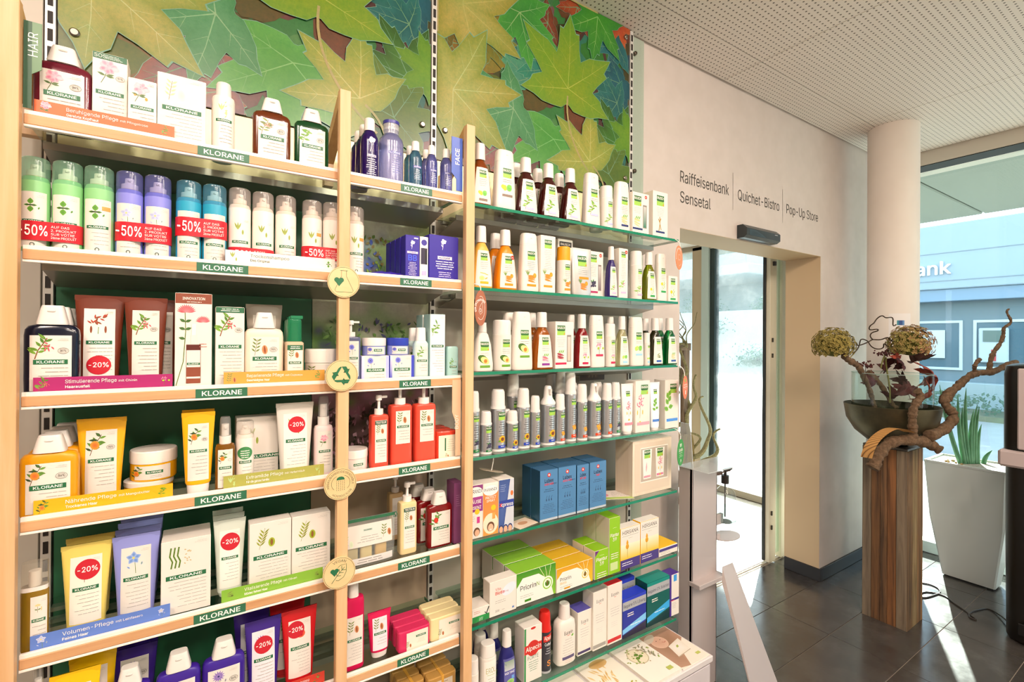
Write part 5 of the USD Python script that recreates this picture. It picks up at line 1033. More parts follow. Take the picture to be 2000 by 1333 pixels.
    ('shampoo', -0.1115, 1.2828, 0.712, 0.074, 0.0296, 0.1683, {'c': '3a1f8e', 'il': 'cent', 'bd': '86%'}, 'violet shampoo bottle with white cap, leftmost of the violet three'),
    ('shampoo', -0.027, 1.2842, 0.712, 0.081, 0.0324, 0.1695, {'c': '3a1f8e', 'il': 'cent', 'bd': '86%'}, 'violet shampoo bottle with white cap, middle of the violet three'),
    ('shampoo', 0.0579, 1.2851, 0.712, 0.0836, 0.0343, 0.1687, {'c': '3a1f8e', 'il': 'cent', 'bd': '86%'}, 'violet shampoo bottle with white cap, beside the stickered violet tube'),
    ('tube', 0.1394, 1.2984, 0.712, 0.0782, 0.0327, 0.1825, {'c': '3b2384', 'lab': 'e9e6ec', 'il': 'cent', 'st': (0.5, 0.76), 'bd': '98%', 'n': 1, 'ny': 0.05, 'nx': -0.02}, 'violet tube with red discount sticker'),
    ('tube', 0.2201, 1.2987, 0.712, 0.0819, 0.0334, 0.1828, {'c': 'c8171f', 'lab': 'f2e4dc', 'il': 'pomh', 'st': (0.32, 0.84), 'n': 1, 'ny': 0.05, 'nx': -0.02}, 'bright red tube with red discount sticker'),
    ('cream', 0.3477, 1.282, 0.712, 0.0534, 0.0321, 0.2213, {'c': 'c9124e', 'cap': 'efe8e2', 'il': 'cupu'}, 'magenta shower gel bottle right of the middle post'),
    ('tube', 0.4205, 1.2927, 0.712, 0.0635, 0.0254, 0.1198, {'c': 'cf1650', 'lab': 'ece4ea', 'il': 'cupu', 'capw': 1}, 'small magenta hand cream tube on a white cap'),
    ('soap', 0.5106, 1.277, 0.712, 0.0922, 0.03, 0.0568, {'c': 'd3305f', 'pr': 'soap', 'n': 2, 'ny': 0.032}, 'magenta wrapped soap bar'),
    ('soap', 0.6099, 1.277, 0.712, 0.105, 0.03, 0.0646, {'c': 'ecd9a4', 'pr': 'soap', 'n': 2, 'ny': 0.032}, 'cream wrapped soap bar'),
    ('soap', 0.5141, 1.297, 0.46, 0.0701, 0.03, 0.047, {'c': 'b98d4a', 'pr': 'soap2', 'n': 2, 'ny': 0.034}, 'gold wrapped soap bar in the left bottom stack, bottom layer'),
    ('soap', 0.5141, 1.297, 0.5085, 0.0701, 0.03, 0.047, {'c': 'b98d4a', 'pr': 'soap2', 'n': 2, 'ny': 0.034}, 'gold wrapped soap bar in the left bottom stack, middle layer'),
    ('soap', 0.5141, 1.297, 0.557, 0.0701, 0.03, 0.047, {'c': 'b98d4a', 'pr': 'soap2', 'n': 2, 'ny': 0.034}, 'gold wrapped soap bar in the left bottom stack, top layer'),
    ('soap', 0.5981, 1.283, 0.46, 0.0894, 0.03, 0.047, {'c': 'b98d4a', 'pr': 'soap2', 'n': 2, 'ny': 0.034}, 'gold wrapped soap bar in the right bottom stack, bottom layer'),
    ('soap', 0.5981, 1.283, 0.5085, 0.0894, 0.03, 0.047, {'c': 'b98d4a', 'pr': 'soap2', 'n': 2, 'ny': 0.034}, 'gold wrapped soap bar in the right bottom stack, middle layer'),
    ('soap', 0.5981, 1.283, 0.557, 0.0894, 0.03, 0.047, {'c': 'b98d4a', 'pr': 'soap2', 'n': 2, 'ny': 0.034}, 'gold wrapped soap bar in the right bottom stack, top layer'),
    ('flask', 0.7177, 1.2839, 1.971, 0.0708, 0.0439, 0.1901, {'c': '8a3f08', 'tr': 1, 'il': 'lime', 'lc': '8a7466', 'b': 'R'}, 'amber shampoo flask half hidden by the right wooden post'),
    ('cond', 0.8039, 1.2826, 1.971, 0.0749, 0.0412, 0.1863, {'il': 'lime', 'lc': '8a7466', 'lz': 0.3, 'b': 'R'}, 'white conditioner bottle with yellow and green fruit label'),
    ('flask', 0.8887, 1.2868, 1.971, 0.0801, 0.0497, 0.1835, {'c': '4a1310', 'tr': 1, 'il': 'willow', 'lc': 'b9bfe0', 'b': 'R', 'n': 2, 'ny': 0.06}, 'dark red shampoo flask, left row of the three dark red rows'),
    ('flask', 0.9803, 1.286, 1.971, 0.0773, 0.0479, 0.183, {'c': '4a1310', 'tr': 1, 'il': 'willow', 'lc': 'b9bfe0', 'b': 'R', 'n': 2, 'ny': 0.06}, 'dark red shampoo flask, middle row of the three dark red rows'),
    ('flask', 1.0743, 1.2858, 1.971, 0.0768, 0.0476, 0.185, {'c': '4a1310', 'tr': 1, 'il': 'willow', 'lc': 'b9bfe0', 'b': 'R', 'n': 2, 'ny': 0.06}, 'dark red shampoo flask, right row of the three dark red rows'),
    ('cond', 1.1664, 1.2813, 1.971, 0.0703, 0.0387, 0.1843, {'il': 'willow', 'lc': 'b9bfe0', 'lz': 0.25, 'b': 'R'}, 'white conditioner bottle with willow leaves, right of the dark red flasks'),
    ('rcan', 1.245, 1.2868, 1.971, 0.0495, 0.0495, 0.156, {'il': 'willow', 'lc': 'b9bfe0', 'b': 'R', 'n': 1, 'ny': 0.05}, 'slim white spray can with willow leaves on the top glass shelf'),
    ('cond', 1.3165, 1.2819, 1.971, 0.0725, 0.0399, 0.1814, {'il': 'ginseng', 'lc': '1f2f6a', 'b': 'R'}, 'white conditioner bottle with pale root and dark blue stripe'),
    ('box', 1.4012, 1.287, 1.971, 0.0891, 0.05, 0.1532, {'b': 'R', 'il': 'ginseng', 'lc': '1f2f6a', 'win': '2c7a60', 'dot': 1}, 'white carton with green vial window and red dot on top shelf'),
    ('box', 1.5107, 1.292, 1.971, 0.0857, 0.06, 0.1765, {'b': 'R', 'il': 'root', 'lc': '1f2f6a'}, 'tall white carton with root figure at the right shelf end'),
    ('flask', 0.7235, 1.2839, 1.723, 0.0706, 0.0437, 0.1888, {'c': 'eab04a', 'il': 'egg', 'lc': 'f0b020', 'b': 'R'}, 'pale yellow shampoo flask beside the right wooden post'),
    ('flask', 0.8112, 1.2852, 1.723, 0.0748, 0.0464, 0.1884, {'c': 'e8860e', 'il': 'carrot', 'lc': 'f0900c', 'b': 'R', 'n': 1, 'ny': 0.06, 'dot': 1}, 'orange shampoo flask with carrot label'),
    ('cond', 0.8976, 1.2818, 1.723, 0.0705, 0.0396, 0.1871, {'il': 'carrot', 'lc': 'f0900c', 'b': 'R'}, 'white conditioner bottle with carrot label'),
    ('box', 0.9635, 1.2895, 1.723, 0.0602, 0.055, 0.1861, {'b': 'R', 'il': 'carrot', 'lc': 'f0900c'}, 'white carton with carrots next to the orange capped can'),
    ('box', 1.1056, 1.367, 1.723, 0.0679, 0.04, 0.2054, {'b': 'R', 'blk': 1}, 'white carton with black logo behind the orange capped can'),
    ('rcan', 1.0483, 1.2863, 1.723, 0.0486, 0.0486, 0.1623, {'cap': 'f0a012', 'il': 'carrot', 'lc': 'f0900c', 'b': 'R'}, 'white spray can with bright orange cap'),
    ('sachet', 1.1217, 1.2788, 1.723, 0.0864, 0.0216, 0.164, {'c': 'd9d6d2', 'il': 'carrot', 'lc': 'f0900c', 'b': 'R'}, 'pale silver sachet with carrot print leaning on the shelf'),
    ('box', 1.2068, 1.319, 1.723, 0.0666, 0.05, 0.1644, {'b': 'R', 'il': 'berry', 'lc': 'b03060', 'win': '7a6a70', 'dot': 1}, 'white carton with grey vial window and elderberries'),
    ('flask', 1.2639, 1.2787, 1.723, 0.0463, 0.0333, 0.1857, {'c': '2b1c66', 'il': 'iris', 'lc': 'c9b8d8', 'b': 'R'}, 'violet shampoo flask on the second glass shelf'),
    ('box', 1.3106, 1.2895, 1.723, 0.0459, 0.055, 0.1819, {'b': 'R', 'il': 'iris', 'lc': 'c9b8d8', 'dot': 1}, 'slim white carton with purple flower beside the violet flask'),
    ('rcan', 1.401, 1.2857, 1.723, 0.0474, 0.0474, 0.1842, {'il': 'iris', 'lc': 'c9b8d8', 'b': 'R', 'capless': 1}, 'white round bottle with purple flower and small red dot'),
    ('flask', 1.469, 1.2817, 1.723, 0.0635, 0.0394, 0.1861, {'c': '8f9a0a', 'tr': 2, 'il': 'cham', 'lc': '27a04a', 'b': 'R'}, 'lime green shampoo flask on the second glass shelf'),
    ('cond', 1.5321, 1.2782, 1.723, 0.0563, 0.0324, 0.1854, {'il': 'cham', 'lc': '27a04a', 'lz': 0.25, 'b': 'R'}, 'white conditioner bottle with chamomile at the shelf end'),
    ('box', 1.5883, 1.277, 1.723, 0.055, 0.03, 0.1016, {'b': 'R', 'il': 'cham', 'lc': '27a04a'}, 'small white carton with chamomile under the orange tag'),
    ('pear', 0.7284, 1.2829, 1.472, 0.0696, 0.0417, 0.1471, {'il': 'avo', 'lc': '6aa02a', 'b': 'R'}, 'white pear shaped bottle with large avocado print'),
    ('rcan', 0.8054, 1.2925, 1.472, 0.0608, 0.061, 0.1579, {'il': 'avo', 'lc': '6aa02a', 'b': 'R', 'wide': 1}, 'white spray bottle with small avocado print'),
    ('cond', 0.8738, 1.2826, 1.472, 0.0747, 0.0412, 0.1852, {'il': 'avo', 'lc': '6aa02a', 'lz': 0.3, 'b': 'R', 'n': 1, 'ny': 0.06}, 'white conditioner bottle with avocado print'),
    ('flask', 0.9568, 1.286, 1.472, 0.0771, 0.0481, 0.187, {'c': 'd9780a', 'tr': 2, 'il': 'malve', 'lc': '8a2a90', 'b': 'R', 'n': 1, 'ny': 0.06}, 'clear orange shampoo flask with white cap'),
    ('box', 1.0354, 1.292, 1.472, 0.0789, 0.06, 0.1572, {'b': 'R', 'il': 'chili', 'lc': 'c0184a', 'win': 'c9b9a6'}, 'carton with ampoule window and red pods'),
    ('flask', 1.1284, 1.2823, 1.472, 0.0643, 0.0406, 0.1862, {'c': '8e1016', 'tr': 1, 'il': 'pinkf', 'lc': 'c0184a', 'b': 'R', 'n': 1, 'ny': 0.06}, 'bright red shampoo flask with pink flowers'),
    ('cond', 1.1946, 1.2807, 1.472, 0.0669, 0.0374, 0.1844, {'il': 'pinkf', 'lc': 'c0184a', 'lz': 0.3, 'b': 'R'}, 'white conditioner bottle with pink flowers'),
    ('rcan', 1.2633, 1.2828, 1.472, 0.0416, 0.0416, 0.1569, {'il': 'pinkf', 'lc': 'c0184a', 'b': 'R'}, 'white spray can with pink flowers'),
    ('flask', 1.3224, 1.2799, 1.472, 0.0576, 0.0357, 0.1849, {'c': 'd8d2a0', 'tr': 2, 'il': 'limeg', 'lc': '9fd0e6', 'b': 'R', 'n': 1, 'ny': 0.06}, 'clear pale yellow shampoo flask'),
    ('cond', 1.3964, 1.2812, 1.472, 0.0697, 0.0384, 0.1836, {'il': 'limeg', 'lc': '9fd0e6', 'lz': 0.3, 'b': 'R'}, 'white conditioner bottle with green blossom and pale blue stripe'),
    ('rcan', 1.4652, 1.2875, 1.472, 0.0265, 0.0269, 0.1257, {'il': 'limeg', 'lc': '9fd0e6', 'b': 'R'}, 'narrow white spray can between conditioner and olive flask'),
    ('flask', 1.5123, 1.2868, 1.472, 0.0667, 0.0416, 0.1834, {'c': '2c2a10', 'tr': 1, 'il': 'olives', 'lc': '2457b0', 'b': 'R', 'n': 1, 'ny': 0.05}, 'dark olive shampoo flask'),
    ('flask', 1.5939, 1.2832, 1.472, 0.0682, 0.0423, 0.1863, {'c': '0f7a36', 'tr': 2, 'il': 'ginseng', 'lc': '1f4f9a', 'b': 'R', 'n': 1, 'ny': 0.05}, 'emerald green shampoo flask at the shelf end'),
    ('acan', 0.7001, 1.2798, 1.22, 0.0357, 0.0357, 0.1924, {'b': 'R', 'il': 'berry', 'lc': '1f7a40'}, 'silver hairspray can with dark berries touching the right wooden post'),
    ('acan', 0.7443, 1.2828, 1.22, 0.0377, 0.0377, 0.1283, {'b': 'R', 'il': 'berry', 'lc': '1f7a40'}, 'short silver spray can with dark berries'),
    ('acan', 0.7972, 1.2988, 1.22, 0.0488, 0.0497, 0.1911, {'b': 'R', 'il': 'sun', 'lc': '2040b0'}, 'silver hairspray can with sunflower, between the two short cans'),
    ('acan', 0.8411, 1.2833, 1.22, 0.0377, 0.0386, 0.1227, {'b': 'R', 'il': 'sun', 'lc': '2040b0', 'n': 1, 'ny': 0.04}, 'short silver spray can with sunflower'),
    ('acan', 0.8874, 1.2897, 1.22, 0.0434, 0.0434, 0.1909, {'b': 'R', 'il': 'sun', 'lc': '2040b0', 'n': 1, 'ny': 0.06, 'nh': 1.22}, 'silver hairspray can with sunflower, in front of a taller can'),
    ('acan', 0.9271, 1.2787, 1.22, 0.0334, 0.0334, 0.1655, {'b': 'R', 'il': 'sun', 'lc': '2040b0'}, 'slim silver spray can with sunflower'),
    ('mcan', 0.9873, 1.2899, 1.22, 0.0518, 0.0518, 0.1942, {'b': 'R', 'il': 'sun', 'lc': '2040b0'}, 'silver mousse can with sunflower and beaked white nozzle cap'),
    ('acan', 1.0344, 1.2837, 1.22, 0.0355, 0.0355, 0.1653, {'b': 'R', 'il': 'sea', 'lc': 'd8431c'}, 'short silver spray can with orange berries'),
    ('acan', 1.0891, 1.2945, 1.22, 0.041, 0.041, 0.2346, {'b': 'R', 'il': 'sea', 'lc': 'd8431c', 'n': 2, 'ny': 0.055}, 'tallest silver hairspray can with orange berries'),
    ('acan', 1.1305, 1.2814, 1.22, 0.0388, 0.0388, 0.1939, {'b': 'R', 'il': 'sea', 'lc': 'd8431c', 'n': 1, 'ny': 0.05}, 'silver hairspray can with orange berries, right of the tallest'),
    ('mcan', 1.1945, 1.2902, 1.22, 0.0523, 0.0523, 0.1933, {'b': 'R', 'il': 'sea', 'lc': 'd8431c'}, 'silver mousse can with orange berries and beaked nozzle cap'),
    ('acan', 1.25, 1.2812, 1.22, 0.0385, 0.0385, 0.1925, {'b': 'R', 'il': 'sea', 'lc': 'd8431c', 'n': 1, 'ny': 0.05}, 'silver hairspray can with orange berries, right of the mousse can'),
    ('acan', 1.2962, 1.285, 1.22, 0.0376, 0.0379, 0.1927, {'b': 'R', 'il': 'berry', 'lc': '1f7a40'}, 'silver hairspray can with dark berries beside the pink tube'),
    ('tube', 1.3465, 1.2746, 1.22, 0.0618, 0.0252, 0.1867, {'c': 'f2ebe6', 'nolab': 1, 'b': 'R', 'il': 'pinkv', 'lc': 'e08a9a', 'cov': 1}, 'white tube with pink flower in front of its carton'),
    ('box', 1.4175, 1.2895, 1.22, 0.0789, 0.055, 0.1952, {'b': 'R', 'il': 'pinkv', 'lc': 'e7a0ac', 'rl': 1}, 'white carton with tall pink flower'),
    ('tube', 1.496, 1.2733, 1.22, 0.0566, 0.0227, 0.1855, {'c': 'eef0f4', 'nolab': 1, 'b': 'R', 'il': 'mintv', 'lc': '4a80d0', 'cov': 1}, 'white tube with green mint leaves'),
    ('box', 1.5845, 1.2895, 1.22, 0.0796, 0.055, 0.1915, {'b': 'R', 'il': 'mintv', 'lc': '4a90e0', 'rl': 1}, 'white carton with green mint leaves at the shelf end'),
    ('box', 0.6439, 1.291, 0.973, 0.028, 0.05, 0.1762, {'c': '7a3f68', 'pr': 'plain'}, 'dark purple carton partly hidden behind the right wooden post'),
    ('box', 0.7004, 1.291, 0.973, 0.0509, 0.05, 0.16, {'pr': 'par1'}, 'white and purple lice treatment carton'),
    ('box', 0.7535, 1.291, 0.973, 0.0543, 0.05, 0.1587, {'pr': 'par2'}, 'white and orange carton with smiling girl'),
    ('box', 0.8098, 1.291, 0.973, 0.0566, 0.05, 0.1617, {'pr': 'xpress'}, 'blue and white lice treatment carton'),
    ('box', 0.9745, 1.289, 0.973, 0.0748, 0.05, 0.1681, {'c': '4a7fae', 'side': '2f6288', 'lub': 1, 'pr': 'lubex', 'n': 1, 'ny': 0.052, 'w1': 'clear'}, 'blue metallic carton, leftmost of the four blue ones'),
    ('box', 1.0522, 1.289, 0.973, 0.0777, 0.05, 0.1687, {'c': '4a7fae', 'side': '2f6288', 'lub': 1, 'pr': 'lubex', 'n': 1, 'ny': 0.052}, 'blue metallic carton, second of the four blue ones'),
    ('box', 1.1221, 1.289, 0.973, 0.0556, 0.05, 0.1653, {'c': '4a7fae', 'side': '2f6288', 'lub': 1, 'pr': 'lubexs', 'n': 1, 'ny': 0.052}, 'blue metallic carton, narrowest of the four blue ones'),
    ('box', 1.1924, 1.289, 0.973, 0.0793, 0.05, 0.1662, {'c': '4a7fae', 'side': '2f6288', 'lub': 1, 'pr': 'lubexh', 'n': 1, 'ny': 0.052}, 'blue metallic carton, rightmost of the four blue ones'),
    ('giftbox', 1.4979, 1.327, 0.973, 0.2232, 0.09, 0.21, {}, 'wood print gift carton with two tubes behind its window'),
    ('box', 0.7215, 1.296, 0.7205, 0.0594, 0.06, 0.0425, {'pr': 'check'}, 'low white and green carton with check mark'),
    ('box', 0.8006, 1.286, 0.7205, 0.0976, 0.04, 0.1062, {'pr': 'vita'}, 'white vitamin carton in front of the green ones'),
    ('box', 0.9323, 1.307, 0.7205, 0.158, 0.07, 0.1045, {'pr': 'priog', 'topc': '8cc63a', 'n': 2, 'ny': 0.075, 'nx': 0}, 'green and white capsule carton with hair root symbol'),
    ('box', 1.0928, 1.298, 0.7205, 0.1618, 0.06, 0.0806, {'pr': 'prioy', 'topc': 'e2b428', 'n': 2, 'ny': 0.065}, 'yellow and white capsule carton with hair root symbol'),
    ('box', 1.2148, 1.296, 0.7205, 0.0661, 0.06, 0.1014, {'c': '8cc21a', 'pr': 'plans', 'topc': '8cc21a', 'side': 'e8e0d0', 'n': 1, 'ny': 0.062}, 'short bright green carton'),
    ('box', 1.278, 1.301, 0.7205, 0.0543, 0.07, 0.2038, {'c': '8cc21a', 'pr': 'plant', 'topc': '8cc21a', 'side': 'ddd6c4', 'n': 1, 'ny': 0.072}, 'tall bright green carton'),
    ('box', 1.3596, 1.286, 0.7205, 0.1042, 0.04, 0.1533, {'pr': 'hirs', 'topc': 'f0ebe4', 'side': 'f0b800'}, 'white and yellow oil carton with drop, left one'),
    ('box', 1.465, 1.286, 0.7205, 0.1037, 0.04, 0.1574, {'pr': 'hirs', 'topc': 'f0ebe4', 'side': 'f0b800'}, 'white and yellow oil carton with drop, right one'),
    ('box', 1.5741, 1.316, 0.7205, 0.1104, 0.1, 0.0322, {'pr': 'flat', 'topc': 'f0c010'}, 'flat yellow and violet carton lying at the shelf end'),
    ('rcan', 0.768, 1.3513, 0.4645, 0.0386, 0.0386, 0.1625, {'il': 'none', 'lc': 'f0ebe4', 'b': None}, 'white capped bottle behind the slim white bottle'),
    ('rcan', 0.7039, 1.2859, 0.4645, 0.0398, 0.0398, 0.1431, {'il': 'none', 'lc': 'c8dcc0', 'b': None}, 'white bottle at the foot of the right wooden post'),
    ('erol', 0.762, 1.2935, 0.4645, 0.0536, 0.0429, 0.1656, {}, 'white hair lotion bottle with pale green lettering'),
    ('flask', 0.8314, 1.2923, 0.4645, 0.0654, 0.0406, 0.1821, {'c': '1f1f6a', 'il': 'none', 'pr': 'tonic', 'n': 2, 'ny': 0.06, 'nx': -0.012}, 'navy hair tonic bottle with silver and green label'),
    ('box', 0.9202, 1.2995, 0.4645, 0.0704, 0.055, 0.1758, {'pr': 'alp', 'topc': 'ece4dc', 'side': 'e6ded6'}, 'white and red carton with green stripe'),
    ('acan', 0.9831, 1.2943, 0.4645, 0.0446, 0.0446, 0.1969, {'c': '35343c', 'cap': 'd2231c', 'pr': 'alpc', 'b': None, 'bare': 1}, 'black spray can with red cap'),
    ('euc', 1.0673, 1.2943, 0.4645, 0.0811, 0.0486, 0.1974, {}, 'plain white body lotion bottle with violet bar'),
    ('box', 1.15, 1.3095, 0.4645, 0.0635, 0.055, 0.1524, {'pr': 'euc1', 'topc': '5a55a8'}, 'shorter white carton with violet lid'),
    ('box', 1.2154, 1.3015, 0.4645, 0.0662, 0.055, 0.2079, {'pr': 'euc2', 'topc': 'a8a29c'}, 'tall white carton with grey lid'),
    ('box', 1.2856, 1.2975, 0.4645, 0.0727, 0.055, 0.2156, {'pr': 'euc3', 'topc': 'd0202a'}, 'tall white carton with red lid and red base band'),
    ('box', 1.3862, 1.293, 0.4645, 0.1273, 0.05, 0.1453, {'pr': 'rega', 'c': '2a3fc0', 'topc': '2a40c8', 'side': '20307a', 'n': 1, 'ny': 0.06, 'nh': 1.22}, 'royal blue carton with pale blue wave'),
    ('box', 1.5201, 1.298, 0.4645, 0.1313, 0.06, 0.1687, {'pr': 'regt', 'c': '0f8a80', 'topc': '0f8f84', 'side': '0a4a44'}, 'teal green carton with blue wave'),
    ('box', 1.6152, 1.2905, 0.4645, 0.0556, 0.045, 0.1662, {'pr': 'wp', 'topc': '4a2a90', 'side': '4a2a90'}, 'white and violet carton at the shelf end'),
]

# ---- courses of the branches, twigs and leaves of the arrangement (metres)
TWIGS = [[(3.1189,1.2536,1.5598),(3.1656,1.2375,1.5556),(3.1905,1.2356,1.5468),(3.2068,1.1962,1.5671),(3.2427,1.187,1.5804),(3.2937,1.168,1.5807),(3.2982,1.1364,1.5918),(3.3311,1.1293,1.5745),(3.3566,1.127,1.5702),(3.3314,1.1148,1.5527),(3.3679,1.1053,1.5704),(3.4009,1.098,1.5816),(3.3972,1.0718,1.5751)],[(3.2287,1.1819,1.5804),(3.2297,1.1955,1.6045),(3.2565,1.1922,1.6224),(3.2503,1.1676,1.6309),(3.2589,1.1763,1.6399),(3.2416,1.2019,1.6377),(3.2153,1.1904,1.659),(3.2457,1.1848,1.6749),(3.2744,1.1803,1.6998),(3.2717,1.1534,1.7164),(3.3044,1.1463,1.7062),(3.3483,1.132,1.707),(3.3233,1.1198,1.673),(3.3525,1.1151,1.667)],[(3.2068,1.1962,1.5671),(3.2578,1.1773,1.5278),(3.3051,1.1607,1.5345),(3.2801,1.1483,1.5545),(3.3055,1.1461,1.5501),(3.3384,1.139,1.5369)],[(3.3096,1.1292,1.5372),(3.3533,1.1149,1.5483),(3.3827,1.1101,1.5395),(3.3684,1.0909,1.5092),(3.361,1.11,1.5),(3.3645,1.1221,1.504),(3.3135,1.1267,1.5001),(3.3167,1.1389,1.5216)],[(3.1192,1.2536,1.5117),(3.1585,1.2422,1.5116),(3.1905,1.2356,1.5468),(3.17,1.2202,1.5777),(3.2022,1.2135,1.5801),(3.2347,1.2066,1.567)],[(3.2664,1.1577,1.4165),(3.2986,1.1509,1.4863),(3.3384,1.139,1.5391),(3.3422,1.1077,1.5922),(3.3823,1.0958,1.6233)],[(3.3118,1.1287,1.22),(3.3217,1.1362,1.3283),(3.3245,1.1485,1.4066),(3.2917,1.1411,1.478)]]
LOG = [(2.9499,1.0818,0.9097),(2.9903,1.0671,0.9742),(3.0445,1.0435,1.0313),(3.1118,0.9995,1.0533),(3.1919,0.9592,1.0464),(3.2626,0.937,1.0264),(3.2848,0.8986,0.9986)]
STUB = [(3.1523,0.9731,1.059),(3.1395,0.9693,1.1092),(3.1243,0.967,1.1856),(3.1373,0.9583,1.2444),(3.1697,0.949,1.2754),(3.1583,0.9564,1.3127)]
VINE = [(3.2473,0.9348,1.0718),(3.379,0.9204,1.0882),(3.4835,0.9118,1.1189),(3.5259,0.9078,1.1612),(3.523,0.9335,1.2066),(3.5366,0.9483,1.2587),(3.6037,0.9283,1.2975),(3.6786,0.9031,1.3486),(3.7617,0.8726,1.3888),(3.8496,0.8271,1.3976),(3.9443,0.789,1.4297),(4.0442,0.7595,1.4528)]
VINE2 = [(3.5406,0.9338,1.2485),(3.6445,0.9255,1.3073),(3.7199,0.9,1.359),(3.7753,0.8757,1.3793)]
VINETIP = [(3.8421,0.832,1.4005),(3.8515,0.8256,1.4776),(3.871,0.8127,1.5252),(3.898,0.795,1.5728),(3.91,0.7869,1.6262),(3.9148,0.7837,1.6558),(3.9443,0.7643,1.6857),(3.9316,0.7725,1.7271),(3.9363,0.7693,1.7627)]
VINESPUR = [(3.7617,0.8726,1.3888),(3.732,0.868,1.434),(3.7563,0.852,1.4723)]
LIMB = [(3.0521,1.252,1.5036),(3.0717,1.2394,1.4635),(3.1382,1.2199,1.4283),(3.1976,1.2172,1.3712),(3.2483,1.2081,1.3021),(3.2804,1.1994,1.2214),(3.3098,1.1923,1.1757)]
LIMB2 = [(3.2893,1.2289,1.3881),(3.3575,1.1846,1.3078),(3.3912,1.1509,1.2195),(3.4214,1.1313,1.19)]
SANS = [((4.2278,1.0515,0.7674),(4.1082,1.1279,1.2867)),((4.2505,1.0367,0.7608),(4.2105,1.0614,1.2267)),((4.2731,1.0219,0.7576),(4.2554,1.0319,1.2676)),((4.293,1.009,0.751),(4.3184,0.9911,1.16)),((4.3099,0.9979,0.7545),(4.3298,0.9837,1.1432)),((4.3241,0.9887,0.7513),(4.3419,0.9761,1.0284)),((4.3552,0.9683,0.7447),(4.4025,0.9371,0.8566)),((4.2618,1.0293,0.7643),(4.2365,1.0446,1.1425)),((4.2844,1.0145,0.7611),(4.2988,1.0039,1.1261))]
HYD1 = (2.9634,1.274,1.5466)
HYD2 = (3.3701,1.0561,1.5578)
RED1 = (3.2997,1.1501,1.501)
RED2 = (3.1838,1.2021,1.4338)
BOWL = (3.3311,1.1305,1.2258)
CYL = (3.3249,1.1339,1.4015)
DRY = [(3.3835,1.0955,1.4401),(3.477,1.0583,1.4604),(3.5002,0.9837,1.376),(3.4766,0.9994,1.2744),(3.4283,1.1024,1.341),(3.3796,1.1225,1.253),(3.303,1.2081,1.3382),(3.3649,1.1675,1.4133),(3.3345,1.1035,1.4758),(3.3918,1.0667,1.2871)]
RIB = [(2.8788,1.0804,0.9384),(2.8959,1.069,0.9988),(2.9403,1.0518,1.0468),(3.0028,1.0228,1.0822),(3.0637,0.995,1.0806),(3.1118,0.9756,1.0629)]
CABLE = [(3.9501, 1.1653, 0.0045), (3.9703, 1.1294, 0.0045), (3.9516, 1.0883, 0.0045), (3.8981, 1.0635, 0.0045), (3.8292, 1.0716, 0.0045), (3.7296, 1.0999, 0.0045), (3.8054, 1.1224, 0.0045), (3.866, 1.0696, 0.0045), (3.8578, 1.0184, 0.0045), (3.8138, 0.9784, 0.0045), (3.7724, 0.9265, 0.0045), (3.7234, 0.8769, 0.0045), (3.6975, 0.8514, 0.0045), (3.6877, 0.8577, 0.0045), (3.6996, 0.88, 0.0045), (3.7726, 0.8886, 0.0045), (3.8547, 0.8678, 0.0045), (3.8963, 0.8223, 0.0045), (3.562, 0.625, 0.05)]

# ================================================================ leaf murals above the shelves
def maple(x, z, r, tip, asp=1.0):
    half = [(0, 1), (8, .78), (12, .80), (17, .60), (26, .47), (34, .64), (40, .72), (44, .80), (50, .98), (57, .76), (62, .78), (70, .55), (80, .44), (90, .58), (97, .62), (105, .78), (113, .60), (125, .50), (140, .38), (160, .30), (174, .22)]
    pts = half + [(360 - a, q) for a, q in half[::-1] if a > 0]
    t = math.radians(tip)
    return [(x + r * q * math.cos(t + math.radians(a)), z + r * q * math.sin(t + math.radians(a)) * asp) for a, q in pts]
MURAL = look('mural_print', {'a': ('attribute', {'attribute': 'col'}), 'tc': ('geometry', {}), 'n': ('noise_texture', {'scale': 75.0, 'detail': 8.0, 'roughness': .8}), 'r': ('rgb_ramp', {'ramp': [(.25, (.60, .86, .62)), (.5, (1.0, 1.0, .95)), (.75, (1.36, 1.16, .95))]}), 'n2': ('noise_texture', {'scale': 9.0, 'detail': 3.0}), 'r2': ('rgb_ramp', {'ramp': [(.3, (.80, .98, .86)), (.7, (1.10, 1.02, .98))]}),
    'm': ('mix', {'mix_type': 'multiply', 'fac': 1.0}), 'm2': ('mix', {'mix_type': 'multiply', 'fac': 1.0}), 'p': ('principled_bsdf', {'roughness': .3})}, [('tc.position', 'n.vector'), ('n.fac', 'r.fac'), ('tc.position', 'n2.vector'), ('n2.fac', 'r2.fac'), ('a.color', 'm.color1'), ('r.color', 'm.color2'), ('m.color', 'm2.color1'), ('r2.color', 'm2.color2'), ('m2.color', 'p.base_color')], 'p.BSDF')
